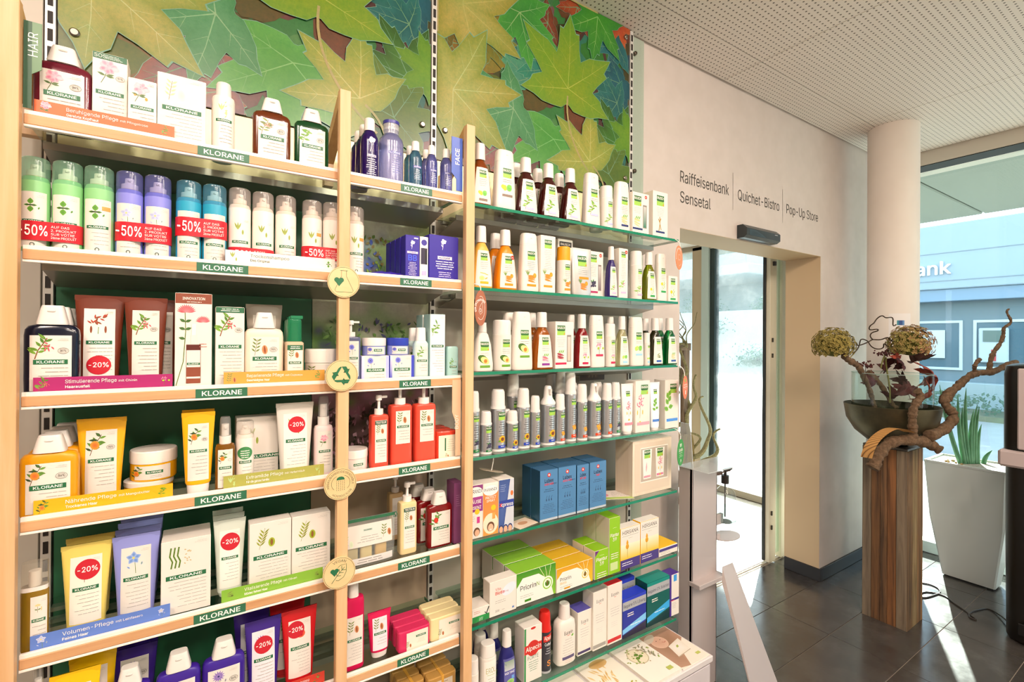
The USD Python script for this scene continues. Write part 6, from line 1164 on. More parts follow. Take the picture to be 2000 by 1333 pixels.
def mural(x0, label):
    W, z0, z1, Y = .926, 2.178, 2.946, 1.5145
    t = thing('leaf_mural', label, 'mural')
    obj('backing', bx(x0, x0 + W, Y, 1.53, z0, z1), plain('b8b0a0', .5), t)
    P = Print(lambda a, b: Y + 0 * a, step=.00001); r = random.Random(9)
    dim = lambda h: tuple(v * .56 for v in lin(h)); clip = lambda pts: [(min(max(a, x0 + .0005), x0 + W - .0005), min(max(b, z0), z1)) for a, b in pts]
    from shapely.geometry import Polygon, box as sbox
    frame = sbox(x0 + .0004, z0, x0 + W - .0004, z1)
    def cut(pts, c):
        g = Polygon(pts).buffer(0).intersection(frame)
        if g.geom_type != 'Polygon': g = max(g.geoms, key=lambda q: q.area)
        return list(g.exterior.coords)[:-1]
    def lf(x, z, R, tip, c0, c1, vein='d8d890', stalk=0, rim='8ac0b0'):
        x = x0 + x; cc = (min(max(x, x0 + .01), x0 + W - .01), min(max(z, z0 + .01), z1 - .01))
        P.poly(cut(maple(x, z, R * 1.02, tip), cc), dim(rim), dim(rim), cc); P.poly(cut(maple(x, z, R, tip), cc), dim(c0), dim(c1), cc)
        for a, q in ((0, .92), (50, .9), (-50, .9), (105, .7), (-105, .7)):
            an = math.radians(tip + a); ex, ez = x + R * q * math.cos(an), z + R * q * math.sin(an)
            if x0 < ex < x0 + W and z0 < ez < z1 and x0 < x < x0 + W and z0 < z < z1:
                P.line([(x, z), ((x + ex) / 2 + .004, (z + ez) / 2), (ex, ez)], [.0035, .002, .0008], tuple(v * .6 for v in lin(vein)))
                for sgn in (-1, 1):
                    for u in (.35, .6):
                        bx_, bz_ = x + (ex - x) * u, z + (ez - z) * u; fx, fz = bx_ + R * .22 * q * math.cos(an + sgn * .75), bz_ + R * .22 * q * math.sin(an + sgn * .75)
                        if x0 < fx < x0 + W and z0 < fz < z1: P.line([(bx_, bz_), (fx, fz)], [.0014, .0005], tuple(v * .55 for v in lin(vein)))
        if stalk:
            an = math.radians(tip + 180); px = [(x + R * .1 * math.cos(an), z + R * .1 * math.sin(an)), (x + R * .7 * math.cos(an + stalk * .3), z + R * .7 * math.sin(an + stalk * .3)), (x + R * 1.35 * math.cos(an + stalk * .8), z + R * 1.35 * math.sin(an + stalk * .8))]
            P.line(clip([tuple(v) for v in spline(px, 12)]), .008, dim('c8b880'))
    P.rect(x0, x0 + W, z0, z1, '35401e', '40351e')
    pal = [(0.0, ('8a6a2a', '6a7a2a', 'a08a3a', '7a4a30')), (.25, ('7a4a4a', '6a5a2a', '4a8a5a', '8a5a6a')), (.5, ('3f8a4a', '5a9a5a', '7a4a30', '3a8a7a')), (.75, ('2a7a7a', '2f6a4a', '5a3a3a', '3a8a3a')), (.92, ('1f6a80', '2a5a7a', '8a4a5a', '7a3a2a'))]
    for i in range(210):
        x, z = r.uniform(0, W), r.uniform(z0, z1); cs = [p for p in pal if p[0] <= x / W][-1][1]; c = r.choice(cs); R = r.uniform(.04, .10); a0 = r.uniform(0, 6.28)
        P.poly(cut([(x0 + x + R * q * math.cos(a0 + k * .524), z + R * q * math.sin(a0 + k * .524)) for k, q in enumerate((1.25, .9, .75, .6, .75, .7, .5, .7, .75, .6, .75, .9))], None), dim(c), tuple(v * .5 for v in lin(c)), (min(max(x0 + x, x0 + .004), x0 + W - .004), min(max(z, z0 + .004), z1 - .004)))
    for a in ((.85, 2.85, .16, 200, '1f6a7c', '2a7f8a'), (.87, 2.69, .16, 230, '24708a', '1f6078'), (.85, 2.60, .14, 180, '1f6a74', '2f8084'), (.62, 2.93, .12, 250, 'c05a30', 'a04028'), (.47, 2.81, .13, 200, '9a4a34', '7a3a2a'), (.86, 2.95, .11, 240, 'c04a2a', 'd86a3a'), (.38, 2.69, .12, 90, '8a4a3a', '2f7a7a'),
              (.19, 2.65, .14, 10, '8a7a26', '9a8a30'), (.045, 2.59, .15, 60, 'a0762a', '8a5a20'), (.03, 2.66, .14, 20, '8a7426', '7a6420'), (.37, 2.56, .15, 100, '4a9a8a', '5aa88a'), (.45, 2.62, .14, 150, '2f8a80', '3a9a84'), (.25, 2.275, .19, 320, '96687a', 'a8584a'), (.33, 2.23, .12, 200, 'b06a5a', '8a5a70'), (.85, 2.42, .20, 120, '4a8a30', '3a6a24'), (.80, 2.28, .2, 60, '5a7a28', '6a8a30'), (.93, 2.46, .14, 160, '7ab030', '6aa02a')): lf(*a, vein='7aa88a')
    lf(.335, 2.80, .21, 285, '3f9a44', '56b04a', '9ac88a'); lf(.73, 2.93, .20, 262, '52aa34', '3f9a3a', 'a0d080', 1); lf(.50, 2.36, .25, 262, '52a844', '66b858', '8ac880'); lf(.31, 2.43, .22, 205, '62aa7a', '4f9a66', '9ac8a0'); lf(.095, 2.74, .27, 335, 'd0c474', 'a8a848', 'd8c880', 1)
    lf(.06, 2.43, .29, 12, 'd2cc7c', 'a4ac4a', 'dcdca0'); lf(.69, 2.31, .23, 140, 'c4c25c', 'a0b04a', 'dcd890', -1); lf(.57, 2.58, .30, 88, '96b42a', '86b034', 'c4cc60', .6)
    pobj('print', P, t, MURAL)
    for x, z in ((.03, 2.90), (.03, 2.28), (W - .03, 2.90), (W - .03, 2.28)):
        m = loft([(0, .010, .010, 2), (.010, .010, .010, 2), (.013, .007, .007, 2)], 16); m.apply_transform(trimesh.transformations.rotation_matrix(math.pi / 2, (1, 0, 0))); m.apply_translation((x0 + x, Y - .0008, z)); obj('screw', m, plain('9a948a', .25, metal=.95), t, 40)
mural(-.273, 'left of the two printed maple leaf murals, above the wood railed shelves'); mural(.675, 'right of the two printed maple leaf murals, above the glass shelves')

# ================================================================ the products
ORD = {1: 'second', 2: 'third', 3: 'fourth'}
BASE = dict(shampoo='shampoo bottle', can='spray can', oatspray='powder bottle', toner='toner bottle', tube='tube', serum='serum bottle', mini='gel bottle', soap='soap bar', box='carton', flask='shampoo flask', cond='conditioner bottle', rcan='spray can', acan='hairspray can')
for k, x, y, z, w, d, h, o, label in ITEMS:
    o = dict(o); n = o.pop('n', 0); ny = o.pop('ny', d + .002); nx = o.pop('nx', 0); nh = o.pop('nh', 1)
    words = label.split(); short = ' '.join(words[:7])
    group = ('row of ' + short + ' and its copies') if n else None
    ztop = z + .0002
    product(k, x, y, ztop, w, d, h, o, label, group)
    for i in range(1, n + 1):
        yy = y + i * max(ny, d + .0012)
        if yy + d / 2 > 1.503: break
        product(k, x + i * nx, yy, ztop, w, d, h * (nh if i == 1 else 1), dict(o, st=None) if o.get('st') else o, f'{ORD[i]} {BASE[k]} behind the ' + ' '.join(words[:16 - 3 - len(BASE[k].split())]), group)

# red discount sleeves around pairs of cans
def sleeve(x0, x1, z0, z1, yc, r, label):
    t = thing('discount_sleeve', label, 'promotion band'); r += .0006
    a0, a1 = x0 + r, x1 - r; th = np.linspace(-math.pi / 2, math.pi / 2, 13)
    path = [(a1 + r * math.cos(q), yc + r * math.sin(q)) for q in th] + [(a0 - r * math.cos(q), yc - r * math.sin(q)) for q in th]; n = len(path)
    V = np.array([(px, py, zz) for zz in (z0, z1) for px, py in path] + [(px + (.0005 if px > (x0 + x1) / 2 else -.0005), py + (.0005 if py > yc else -.0005), zz) for zz in (z0, z1) for px, py in path])
    F = []
    for i in range(n):
        j = (i + 1) % n; F += [(2 * n + i, 2 * n + j, 3 * n + j), (2 * n + i, 3 * n + j, 3 * n + i), (i, n + j, j), (i, n + i, n + j), (i, j, 2 * n + j), (i, 2 * n + j, 2 * n + i), (n + i, 3 * n + j, n + j), (n + i, 3 * n + i, 3 * n + j)]
    obj('band', trimesh.Trimesh(V, np.array(F), process=False), plain('cf2433', .3), t, 40)
    P = Print(lambda a, b: yc - r - .0005 + 0 * a, off=.0002); w, h = x1 - x0, z1 - z0
    P.text('-50%', x0 + w * .26, z0 + h * .26, h * .52, 'f8f2ee', True, fit=w * .44, sx=.62)
    for i, s in enumerate(('AUF DAS', '2. PRODUKT', 'SUR VOTRE', '2ème PRODUIT')): P.text(s, x0 + w * .53, z0 + h * (.70 - i * .19), h * .125, 'f8f2ee', False, 'l', fit=w * .40)
    pobj('lettering', P, t)
def can_at(s): return next(q for q in ITEMS if q[8].startswith(s))
for a, b, z0, z1, lb in (('pale green dry shampoo can half', 'pale green dry shampoo can, second', 1.752, 1.7885, 'red discount sleeve around the two pale green cans'), ('lavender blue dry shampoo can beside', 'lavender blue dry shampoo can, right', 1.767, 1.806, 'red discount sleeve around the two lavender blue cans'),
                         ('teal dry shampoo can, left', 'teal dry shampoo can next', 1.790, 1.831, 'red discount sleeve around the two teal cans'), ('white oat dry shampoo can in', 'white oat dry shampoo can half', 1.764, 1.796, 'red discount sleeve around two white oat cans, at the middle post'), ('white dry shampoo can with oat motif, next', 'white dry shampoo can with oat motif, middle', 1.745, 1.777, 'red discount sleeve low on two white cans, behind the drying card')):
    A, B = can_at(a), can_at(b); r = max(A[4], B[4]) / 2 + .0003
    sleeve(A[1] - A[4] / 2 - .0008, B[1] + B[4] / 2 + .0008, z0, z1, (A[2] + B[2]) / 2, r + abs(A[2] - B[2]) / 2, lb)

# printed strips standing in the shelf lips
def card(x0, x1, z, h, bg, big, mid, small, il, label, ink='f6efe8', bg2=None, il2=None):
    t = thing('shelf_card', label, 'card', (0, 1.2568, z + .0003)); obj('strip', bx(x0, x1, 0, .0008, 0, h + .0062), plain(bg, .35), t)
    P = Print(lambda a, b: 0 * a, off=.0003); w = x1 - x0; P.rect(x0, x1, 0, h + .0062, bg, bg2 or bg); b0 = .0062
    if il: illus(P, il, x0 + h * .62, b0 + h * .48, h * .8)
    if il2: illus(P, il2, x1 - h * .55, b0 + h * .48, h * .6)
    P.text(big, x0 + w * .21, b0 + h * .53, h * .27, ink, False, 'l', fit=w * .36); P.text(mid, x0 + w * .585, b0 + h * .53, h * .18, ink, False, 'l', fit=w * .26); P.text(small, x0 + w * .21, b0 + h * .18, h * .19, ink, True, 'l', fit=w * .22)
    pobj('print', P, t)
card(-.259, -.042, 1.985, .026, 'dd6a3a', 'Beruhigende Pflege', 'mit Pfingstrose', 'Gereizte Kopfhaut', 'peony', 'orange shelf card with pink peony under the top row', il2='mint')
card(.053, .2895, 1.733, .027, 'f0ebe0', 'Trockenshampoo', '', 'Das Original', 'oat2', 'white shelf card with oat leaf in front of the white cans', ink='6a6a5a', il2='nettle')
card(-.257, -.0415, 1.458, .0265, 'a8246a', 'Stimulierende Pflege', 'mit Chinin', 'Haarausfall', 'quin', 'purple shelf card with red blossom', il2='pinkf')
card(.052, .267, 1.458, .0265, 'd9a044', 'Reparierende Pflege', 'mit Cupuaçu', 'Geschädigtes Haar', 'cupu', 'golden shelf card with almond in front of the cream shampoo', il2='mint')
card(-.255, -.0395, 1.225, .0265, 'efae14', 'Nährende Pflege', 'mit Mangobutter', 'Trockenes Haar', 'mango', 'yellow shelf card with mango fruit', il2='greenleaf')
card(.053, .267, 1.225, .0265, 'a8a850', 'Extramilde Pflege', 'mit Hafermilch', 'Für die ganze Familie', 'oat', 'olive green shelf card with oat stalks', il2='oat')
card(-.258, -.0425, .970, .0265, '5f80cc', 'Volumen-Pflege', 'mit Leinfasern', 'Feines Haar', 'flax', 'blue shelf card with white flax flower', il2='flax')
card(.051, .266, .970, .0265, '82b43a', 'Vitalisierende Pflege', 'mit Oliven', 'Müdes feines Haar', 'olives', 'green shelf card with olive leaves', il2='olives')
card(.19, .272, .712, .026, 'c83a2a', 'Farbglanz', '', 'Pflege', None, 'red shelf card on the bottom row beside the middle post', il2='pome')
# violet sleep mask bag lying beside the white can
t = thing('satin_pouch', 'flat violet satin pouch lying beside the narrow violet cartons', 'pouch', (.437, 1.300, 1.7332)); m = loft([(0, .040, .026, 3), (.006, .049, .034, 2.6), (.013, .044, .030, 2.4), (.018, .026, .016, 2)], 40); m.vertices[:, 2] += .0012 * np.sin(m.vertices[:, 0] * 260) * (m.vertices[:, 2] > .004)
obj('bag', m, plain('3f2fa0', .25, coat=.4), t, 40); obj('seam', tube([(.049 * math.cos(q), .034 * math.sin(q), .0065) for q in np.linspace(0, 6.283, 33)], .0009), plain('2a1f78', .4), t)
# flat leaflets and ribbon on the blue carton shelf
def flat(name, cat, label, x, y, z, w, d, rz, draw, h=.0012):
    t = thing(name, label, cat, (x, y, z), rz); obj('sheets', rbx(-w / 2, w / 2, -d / 2, d / 2, 0, h, .0003), plain('eee6da', .4), t)
    P = Print(None); draw(P, w, d); v, f, c, n = P.done()
    v = np.c_[v[:, 0], v[:, 2], h - v[:, 1]]; P.done = lambda: (v, f, c, None); pobj('print', P, t); return t
flat('leaflet', 'leaflet', 'pale leaflet with pink circle lying right of the blue cartons', 1.335, 1.345, .9733, .15, .10, -24, lambda P, w, d: (P.rect(-w / 2, w / 2, -d / 2, d / 2, 'efe6dc'), P.rect(-w / 2, w / 2, -d / 2, -d * .28, 'b8d070'), P.ell(-w * .2, 0, .020, .020, 'e090a0', N=20), P.fine(0, w * .42, d * .3, 6, .009, 'b8b0a4')))
flat('leaflet', 'leaflet', 'small pale brown leaflet in front of the green ribbon', .888, 1.290, .9733, .085, .06, 12, lambda P, w, d: (P.rect(-w / 2, w / 2, -d / 2, d / 2, 'e8d4bc'), P.ell(0, 0, .02, .012, 'c89a78', N=16), P.fine(-w * .4, w * .4, d * .4, 2, .006)))
t = thing('gift_ribbon', 'curled lime green ribbon between lice cartons and blue cartons', 'ribbon', (.872, 1.37, .9733))
v, f = [], []
for i, q in enumerate(np.linspace(0, 5.2, 40)):
    R = .020 + .002 * q
    for yy in (-.02, .02): v.append((R * math.cos(q), yy, .0265 + R * .98 * math.sin(q) * .9))
v = np.array(v); v[:, 2] -= v[:, 2].min() - .0002; f = [q for i in range(39) for q in ((2 * i, 2 * i + 1, 2 * i + 3), (2 * i, 2 * i + 3, 2 * i + 2))]
obj('coil', trimesh.Trimesh(np.vstack([v, v * (.97, 1, .97) + (0, 0, .0008)]), np.array(f + [tuple(np.array(q)[::-1] + 80) for q in f]), process=False), plain('b4d83a', .35), t, True)

# round tags hanging from the shelf edges on white plastic arms
def hang_tag(x, y, z, rx, rz_, turn, col, top, mid, label, arm, sym):
    t = thing('hanging_tag', label, 'tag', (x, y, z), turn)
    m = loft([(0, rx, rz_, 2), (.0012, rx, rz_, 2)], 40); m.apply_transform(trimesh.transformations.rotation_matrix(math.pi / 2, (1, 0, 0))); obj('disc', m, plain(col, .45), t)
    P = Print(lambda a, b: -.0013 + 0 * a, off=.0002); ink = 'f4ece4'
    if sym in ('drop', 'map'):
        P.arc(0, 0, rx * .66, .0011, ink, -2.2 if sym == 'drop' else -1.6, 1.9 if sym == 'drop' else 1.2, 30, rz=rz_ * .66)
        P.text(top, 0, 0, rz_ * .13, ink, True, ring_=rx * .78, rot=2.2)
        if sym == 'drop': P.line([(.006, .018), (-.004, .004), (-.009, -.010), (-.002, -.019), (.007, -.012), (.008, .002), (.006, .018)], .0010, ink); P.text('0', -.001, -.012, .011, ink)
        else:
            P.line([(-.017, -.006), (-.012, .004), (-.013, .008), (-.004, .012), (.002, .010), (.008, .015), (.012, .008), (.018, .004), (.015, -.004), (.009, -.009), (.002, -.006), (-.004, -.012), (-.010, -.008), (-.017, -.006)], .0010, ink)
    elif sym == 'gratis':
        P.rect(-.009, .009, rz_ * .42, rz_ * .66, 'e8f0e0'); P.fine(-.008, .008, rz_ * .62, 3, .004, '4a8a50', .0016); P.text(top, 0, rz_ * .08, .0115, ink, True, fit=rx * 1.3); P.fine(-rx * .75, rx * .75, -rz_ * .02, 1, .004, ink, .0016); P.fine(-rx * .6, rx * .6, -rz_ * .16, 3, .004, ink, .0008); P.ell(0, -rz_ * .62, .004, .006, ink); P.line([(.001, -rz_ * .66), (-.003, -rz_ * .82)], .001, ink)
    else:
        P.ell(0, rz_ * .6, rx * .3, rz_ * .16, 'a8c05a'); P.text(top, 0, rz_ * .18, .0062, ink, True, fit=rx * 1.4); P.text(mid, 0, rz_ * -.02, .0062, ink, True, fit=rx * 1.6); P.fine(-rx * .7, rx * .7, -rz_ * .1, 1, .004, ink, .0008); P.rect(-.006, .007, -rz_ * .6, -rz_ * .26, ink)
    pobj('print', P, t)
    obj('arm', tube(spline(arm, 16), .0016, 6), plain('f0ece6', .4), t, True)
hang_tag(.694, 1.232, 1.660, .026, .052, 18, 'a8664a', 'SILIKONFREI', '', 'brown round tag with drop drawing beside the right wooden post', [(0, .001, .049), (-.002, .004, .066), (-.012, .016, .070), (-.014, .03, .064)], 'drop')
hang_tag(1.580, 1.228, 1.893, .042, .047, 20, 'e88a5a', 'SCHWEIZER MARKE', '', 'orange round tag with map outline at the end of the second glass shelf', [(.012, .001, .043), (.018, .004, .060), (.016, .016, .074), (.012, .03, .0765)], 'map')
hang_tag(1.622, 1.228, 1.383, .040, .046, 24, 'ea8464', 'Mein persönliches', 'Pflegeritual finden', 'salmon round tag with white lettering at the end of the fourth shelf', [(-.006, .001, .042), (-.012, .004, .070), (-.016, .016, .084), (-.018, .03, .0865)], 'ritual')
hang_tag(1.596, 1.228, 1.129, .037, .052, 18, '3f9a50', 'Gratis', '', 'green oval tag with white word Gratis', [(0, .001, .048), (.004, .004, .072), (.003, .016, .086), (0, .03, .0895)], 'gratis')
t = thing('hanging_tag', 'brown round tag seen almost edge on above the lice cartons', 'tag', (.775, 1.30, 1.158)); m = loft([(0, .044, .020, 2), (.0012, .044, .020, 2)], 36); m.apply_transform(trimesh.transformations.rotation_matrix(.25, (0, 1, 0))); obj('disc', m, plain('b0a08c', .5), t); obj('arm', tube(spline([(0, 0, .001), (.004, -.004, .03), (-.006, -.02, .051)], 12), .002, 6), plain('f0ece6', .4), t, True)
t = thing('photo_card', 'dark photo card stuck under the third glass shelf behind the tubes', 'card', (1.372, 1.492, 1.400)); obj('card', bx(-.07, .07, 0, .0012, 0, .055), plain('c8c2bc', .5), t)
P = Print(lambda a, b: 0 * a); P.rect(-.068, .068, .002, .053, '5a4a40'); [P.leaf(-.03 + i * .01, .01, .045, .012, 1.2 + .1 * i, ('6a5040', '8a705a')[i % 2]) for i in range(7)]; pobj('print', P, t)

# ================================================================ base cabinet with brochures
cab = thing('base_cabinet', 'low grey white cabinet below the lowest glass shelf', 'cabinet', (1.157, 0, 0)); x0, x1 = -.467, .463
obj('body', rbx(x0 + .008, x1 - .008, 1.108, 1.50, .06, .372, .0015), plain('c9c1c4', .4), cab); obj('top', rbx(x0, x1, 1.096, 1.503, .3725, .396, .003), plain('d9d2d2', .35), cab); obj('plinth', bx(x0 + .02, x1 - .02, 1.15, 1.49, .001, .0598), plain('5a5654', .5), cab)
obj('drawer_front', rbx(x0 + .012, x1 - .012, 1.1005, 1.1075, .07, .365, .0012), plain('cdc5c8', .4), cab)
cab2 = thing('base_cabinet', 'low grey white cabinet under the wood railed shelves', 'cabinet', (.184, 0, 0))
obj('body', rbx(-.452, .452, 1.262, 1.50, .06, .40, .0015), plain('c9c1c4', .4), cab2); obj('plinth', bx(-.44, .44, 1.28, 1.49, .001, .0598), plain('5a5654', .5), cab2)
def b_grain(P, w, d):
    P.rect(-w / 2, w / 2, -d / 2, d / 2, 'f0e8da'); r = random.Random(3)
    for i in range(26): P.leaf(r.uniform(-w * .4, w * .2), r.uniform(-d * .4, d * .2), .035, .008, r.uniform(.8, 2.2), r.choice(('d8b070', 'e0c088', 'c89a58')), 'e8d0a0')
    P.ell(w * .05, d * .36, w * .26, d * .10, 'c89a5a', 0, 'd8b47a'); 
    for i in range(14): P.ell(r.uniform(0, w * .4), r.uniform(-d * .45, -d * .25), .003, .003, 'a8a03a')
def b_bowl(P, w, d):
    P.rect(-w / 2, w / 2, -d / 2, d / 2, 'f2ebdf'); r = random.Random(5)
    P.ell(-w * .05, d * .12, w * .27, w * .27, 'c8b898', N=28); P.ell(-w * .05, d * .12, w * .245, w * .245, 'ece0c4', N=28)
    for x, z in ((-.05, .16), (.02, .1), (-.1, .08)): P.ell(w * x, d * z, .009, .007, '6a8a3a'); 
    for i in range(34): P.ell(r.uniform(-w * .45, w * .45), r.uniform(-d * .1, d * .34), r.uniform(.002, .005), r.uniform(.002, .004), r.choice(('7a9a3a', '9aa85a', 'b8a080')))
    for i in range(10): P.leaf(w * .2 + i * .002, d * (.3 - i * .04), .022, .007, r.uniform(0, 3), '8a8a6a', 'a8a088')
    P.rect(w * .2, w * .36, -d * .42, -d * .34, 'b8c060')
def b_girl(P, w, d):
    P.rect(-w / 2, w / 2, -d / 2, d / 2, 'efe2d4'); P.poly([(-w / 2, -d * .45), (-w / 2, d / 2), (w / 2, d / 2), (w / 2, d * .1), (w * .1, -d * .1), (-w * .2, -d * .5)], 'a07a60', 'b89078')
    P.ell(-w * .16, d * .22, w * .24, d * .17, 'd8a890', .5, 'e0b8a0', 20); P.ell(-w * .3, d * .38, w * .24, d * .08, 'cfc0ae', .4, N=16); P.poly([(-w * .1, d * .05), (w * .38, d * .12), (w * .3, -d * .2), (-w * .2, -d * .24)], 'f0e8e0', 'e8dccc'); P.leaf(w * .05, -d * .06, .02, .01, .6, 'a8b45a')
    P.line([(-w * .22, -d * .25), (w * .3, -d * .21)], .003, 'b8a890'); P.rect(w * .26, w * .4, -d * .38, -d * .32, 'b8c060'); P.line([(-w * .1, d * .2), (-w * .04, d * .17), (w * .02, d * .19)], .003, 'b86a5a'); P.ell(-w * .2, d * .27, .003, .0015, '4a342a'); P.ell(-w * .06, d * .27, .003, .0015, '4a342a')
def b_plain(P, w, d):
    P.rect(-w / 2, w / 2, -d / 2, d / 2, 'f0e8dc'); P.leaf(0, 0, .05, .02, 1, 'd8c088', 'e8d8b0'); P.leaf(-.01, .02, .04, .02, 2, '9aa85a', 'b8c080'); P.fine(-w * .4, w * .4, -d * .2, 3, .01)
for x, f_, lb, h in ((1.532, b_girl, 'brochure with reader and open book on the cabinet corner', .003), (1.372, b_bowl, 'brochure stack with a bowl and green herbs on its cover', .011), (1.205, b_grain, 'brochure stack with cereal grains on its cover', .009), (1.04, b_plain, 'brochure with small leaf at the left of the brochure row', .005)):
    flat('brochure', 'brochure', lb, x, 1.207, .3963, .152, .207, 0, f_, h)

t = thing('display_card', 'plain white folded card standing at the right end of the lowest wood fronted shelf', 'card', (.604, 1.425, .4602))
obj('front', rbx(-.030, .034, -.001, .001, 0, .165, .0004), plain('dcd6d4', .5), t); obj('back', trimesh.convex.convex_hull(np.array([(x, y, z) for x in (-.030, .034) for y, z in ((.0012, .164), (.0026, .164), (.048, 0), (.0494, 0))])), plain('d0cac8', .5), t)
# ================================================================ doorway things
t = thing('door_sensor', 'black motion sensor bar on the wall above the doorway', 'sensor', (2.645, WALL_Y, 2.13))
m = trimesh.convex.convex_hull(np.array([(x, y, z) for x, i in ((-.168, 0), (.168, 0)) for y, z in ((-.0005, 0), (-.0005, .072), (-.035, .072), (-.058, .05), (-.058, .012), (-.040, 0))])); obj('housing', m, plain('2e3436', .3), t)
P = Print(lambda a, b: -.0582 + 0 * a, off=.0003); P.poly([(-.14, .014), (.02, .014), (-.02, .03), (-.08, .044), (-.14, .046)], '1d2a30', '2a4048'); pobj('lens_window', P, t); P = Print(lambda a, b: -.0582 + 0 * a, off=.0003); P.fine(.10, .15, .044, 1, .004, 'd8d8d8', .003); pobj('lettering', P, t)
# hand sanitiser stand
st_ = thing('sanitiser_stand', 'grey metal hand sanitiser stand with foot pedal beside the doorway', 'stand', (1.925, 1.36, 0)); SM = plain('c6bab8', .35, metal=.25)
obj('pillar', cat_([rbx(-.09, .09, -.012, .002, .0, 1.0, .002), rbx(-.09, -.084, -.012, .06, .0, 1.0, .001), rbx(.084, .09, -.012, .06, .0, 1.0, .001)]), SM, st_)
obj('roof', rbx(-.105, .30, -.10, .06, 1.002, 1.006, .001), clear('f2f6f6', .05, .35, 'e8e8e8'), st_); obj('display_frame', trimesh.convex.convex_hull(np.array([(x, y, z) for x in (-.10, -.094) for y, z in ((-.02, 1.007), (.06, 1.007), (.045, 1.20), (-.005, 1.20))])), clear('f2f6f6', .05, .3, 'e8e8e8'), st_)
obj('ledge', cat_([rbx(-.095, .10, -.055, .0, .485, .505, .002)]), SM, st_)
ped = trimesh.convex.convex_hull(np.array([(x, y, z) for x0, x1, y, z in ((.075, .155, -.05, .545), (.065, .145, -.055, .48), (.085, .28, -.20, .0), (.085, .28, -.204, .004)) for x in (x0, x1)])); obj('pedal_panel', ped, SM, st_)
P = Print(None)
P.poly([(0, .022), (.018, .010), (.018, -.012), (0, -.024), (-.018, -.012), (-.018, .010)], 'e0553a'); P.ell(0, 0, .009, .013, 'f4e8e0'); P.ell(.001, 0, .005, .008, 'e0553a')
v, f, c, n = P.done(); A = np.array((.178, -.1085, .29)); ux = np.array((.98, -.02, 0)); nrm = np.cross((.0, .29, 1.0), (1, 0, 0)); nrm = nrm / np.linalg.norm(nrm); nrm = nrm if nrm[1] < 0 else -nrm; uz = np.array((0, .29, 1.0)) / 1.041
v = A + v[:, :1] * ux + v[:, 2:] * uz + nrm * (.010 - v[:, 1:2]); P.done = lambda: (v, f, c, None); pobj('hand_symbol', P, st_)
obj('drip_tray', cat_([loft([(.644, .078, .052, 2), (.648, .078, .052, 2)], 32, .18, 0), rbx(.085, .125, -.006, .006, .644, .67, .001)]), SM, st_); obj('clamp', cat_([loft([(.714, .030, .030, 2), (.718, .030, .030, 2)], 24, .17, 0), rbx(.085, .145, -.008, .008, .714, .76, .001)]), SM, st_)
obj('lever', cat_([loft([(0, .03, .012, 2.4), (.012, .026, .010, 2.4)], 16, .115, 0).apply_translation((0, 0, .945)), rbx(.09, .21, -.003, .003, .948, .953, .0006)]), plain('6a4a38', .4), st_)
sb = thing('sanitiser_bottle', 'clear pump bottle half full of hand sanitiser on the metal stand', 'bottle', (2.095, 1.36, .7182))
obj('body', loft([(0, .042, .042, 3), (.005, .046, .046, 3), (.10, .046, .046, 3), (.14, .040, .040, 2.4), (.165, .020, .020, 2), (.185, .014, .014, 2)], 32), clear('f4f8f8', .03, .04), sb, 40); obj('gel', loft([(.003, .0435, .0435, 3), (.066, .0435, .0435, 3)], 32), clear('dfeaea', .05, .12, 'b8c8ca'), sb, 40)
obj('pump', cat_([cyl(.017, .178, .215, 22), cyl(.006, .215, .238, 14), rbx(-.012, .05, -.007, .007, .236, .247, .002), cyl(.0035, .02, .18, 10)]), plain('2a2422', .4), sb, 40)

# ================================================================ foyer sculpture: gnarled branches on a wooden stand
fs = thing('branch_sculpture', 'gnarled branch sculpture on a timber stand inside the foyer', 'sculpture', (4.0, 3.03, 0)); r = random.Random(12)
OLD = mottled('old_timber', '5f4a38', '8a6f55', 14, .7, .002, 6, (3, 3, .4)); VINE_M = mottled('vine_bark', '6a5f3c', '9a8f62', 60, .8, .003)
obj('stand', cat_([rbx(-.045, .045, -.02, .02, .0, 1.54, .003), rbx(-.16, .06, -.025, .025, 1.47, 1.54, .003), rbx(-.13, .13, -.13, .13, 0, .05, .003)]), OLD, fs)
for i in range(7):
    p = [(r.uniform(-.06, .05), r.uniform(-.14, .12), .15 + .15 * i)]
    for j in range(5): p.append((p[-1][0] + r.uniform(-.07, .07), p[-1][1] + r.uniform(-.10, .10), p[-1][2] + r.uniform(.06, .18)))
    obj('branch', tube(spline(p, 26), np.linspace(.024, .009, 26), 8), VINE_M, fs, True)
for i in range(5):
    p = [(r.uniform(-.08, .02), r.uniform(-.08, .06), 1.50)]
    for j in range(5): p.append((p[-1][0] + r.uniform(-.05, .05), p[-1][1] + r.uniform(-.07, .07), p[-1][2] + r.uniform(.04, .10)))
    obj('twig', tube(spline(p, 24), np.linspace(.006, .003, 24), 6), VINE_M, fs, True)
sw = []
for i in range(60):
    a = r.uniform(0, 6.28); sw.append(tube(spline([(.06 * math.cos(a), .08 * math.sin(a), .06 + r.uniform(0, .2)), (.075 * math.cos(a + .3), .1 * math.sin(a + .3), .3 + r.uniform(0, .2)), (.05 * math.cos(a + .6), .07 * math.sin(a + .6), .66)], 6), .005, 4))
obj('straw_bundle', cat_(sw), plain('9a8450', .8), fs); tag(stage.GetPrimAtPath('/World/branch_sculpture/straw_bundle'), kind='stuff')

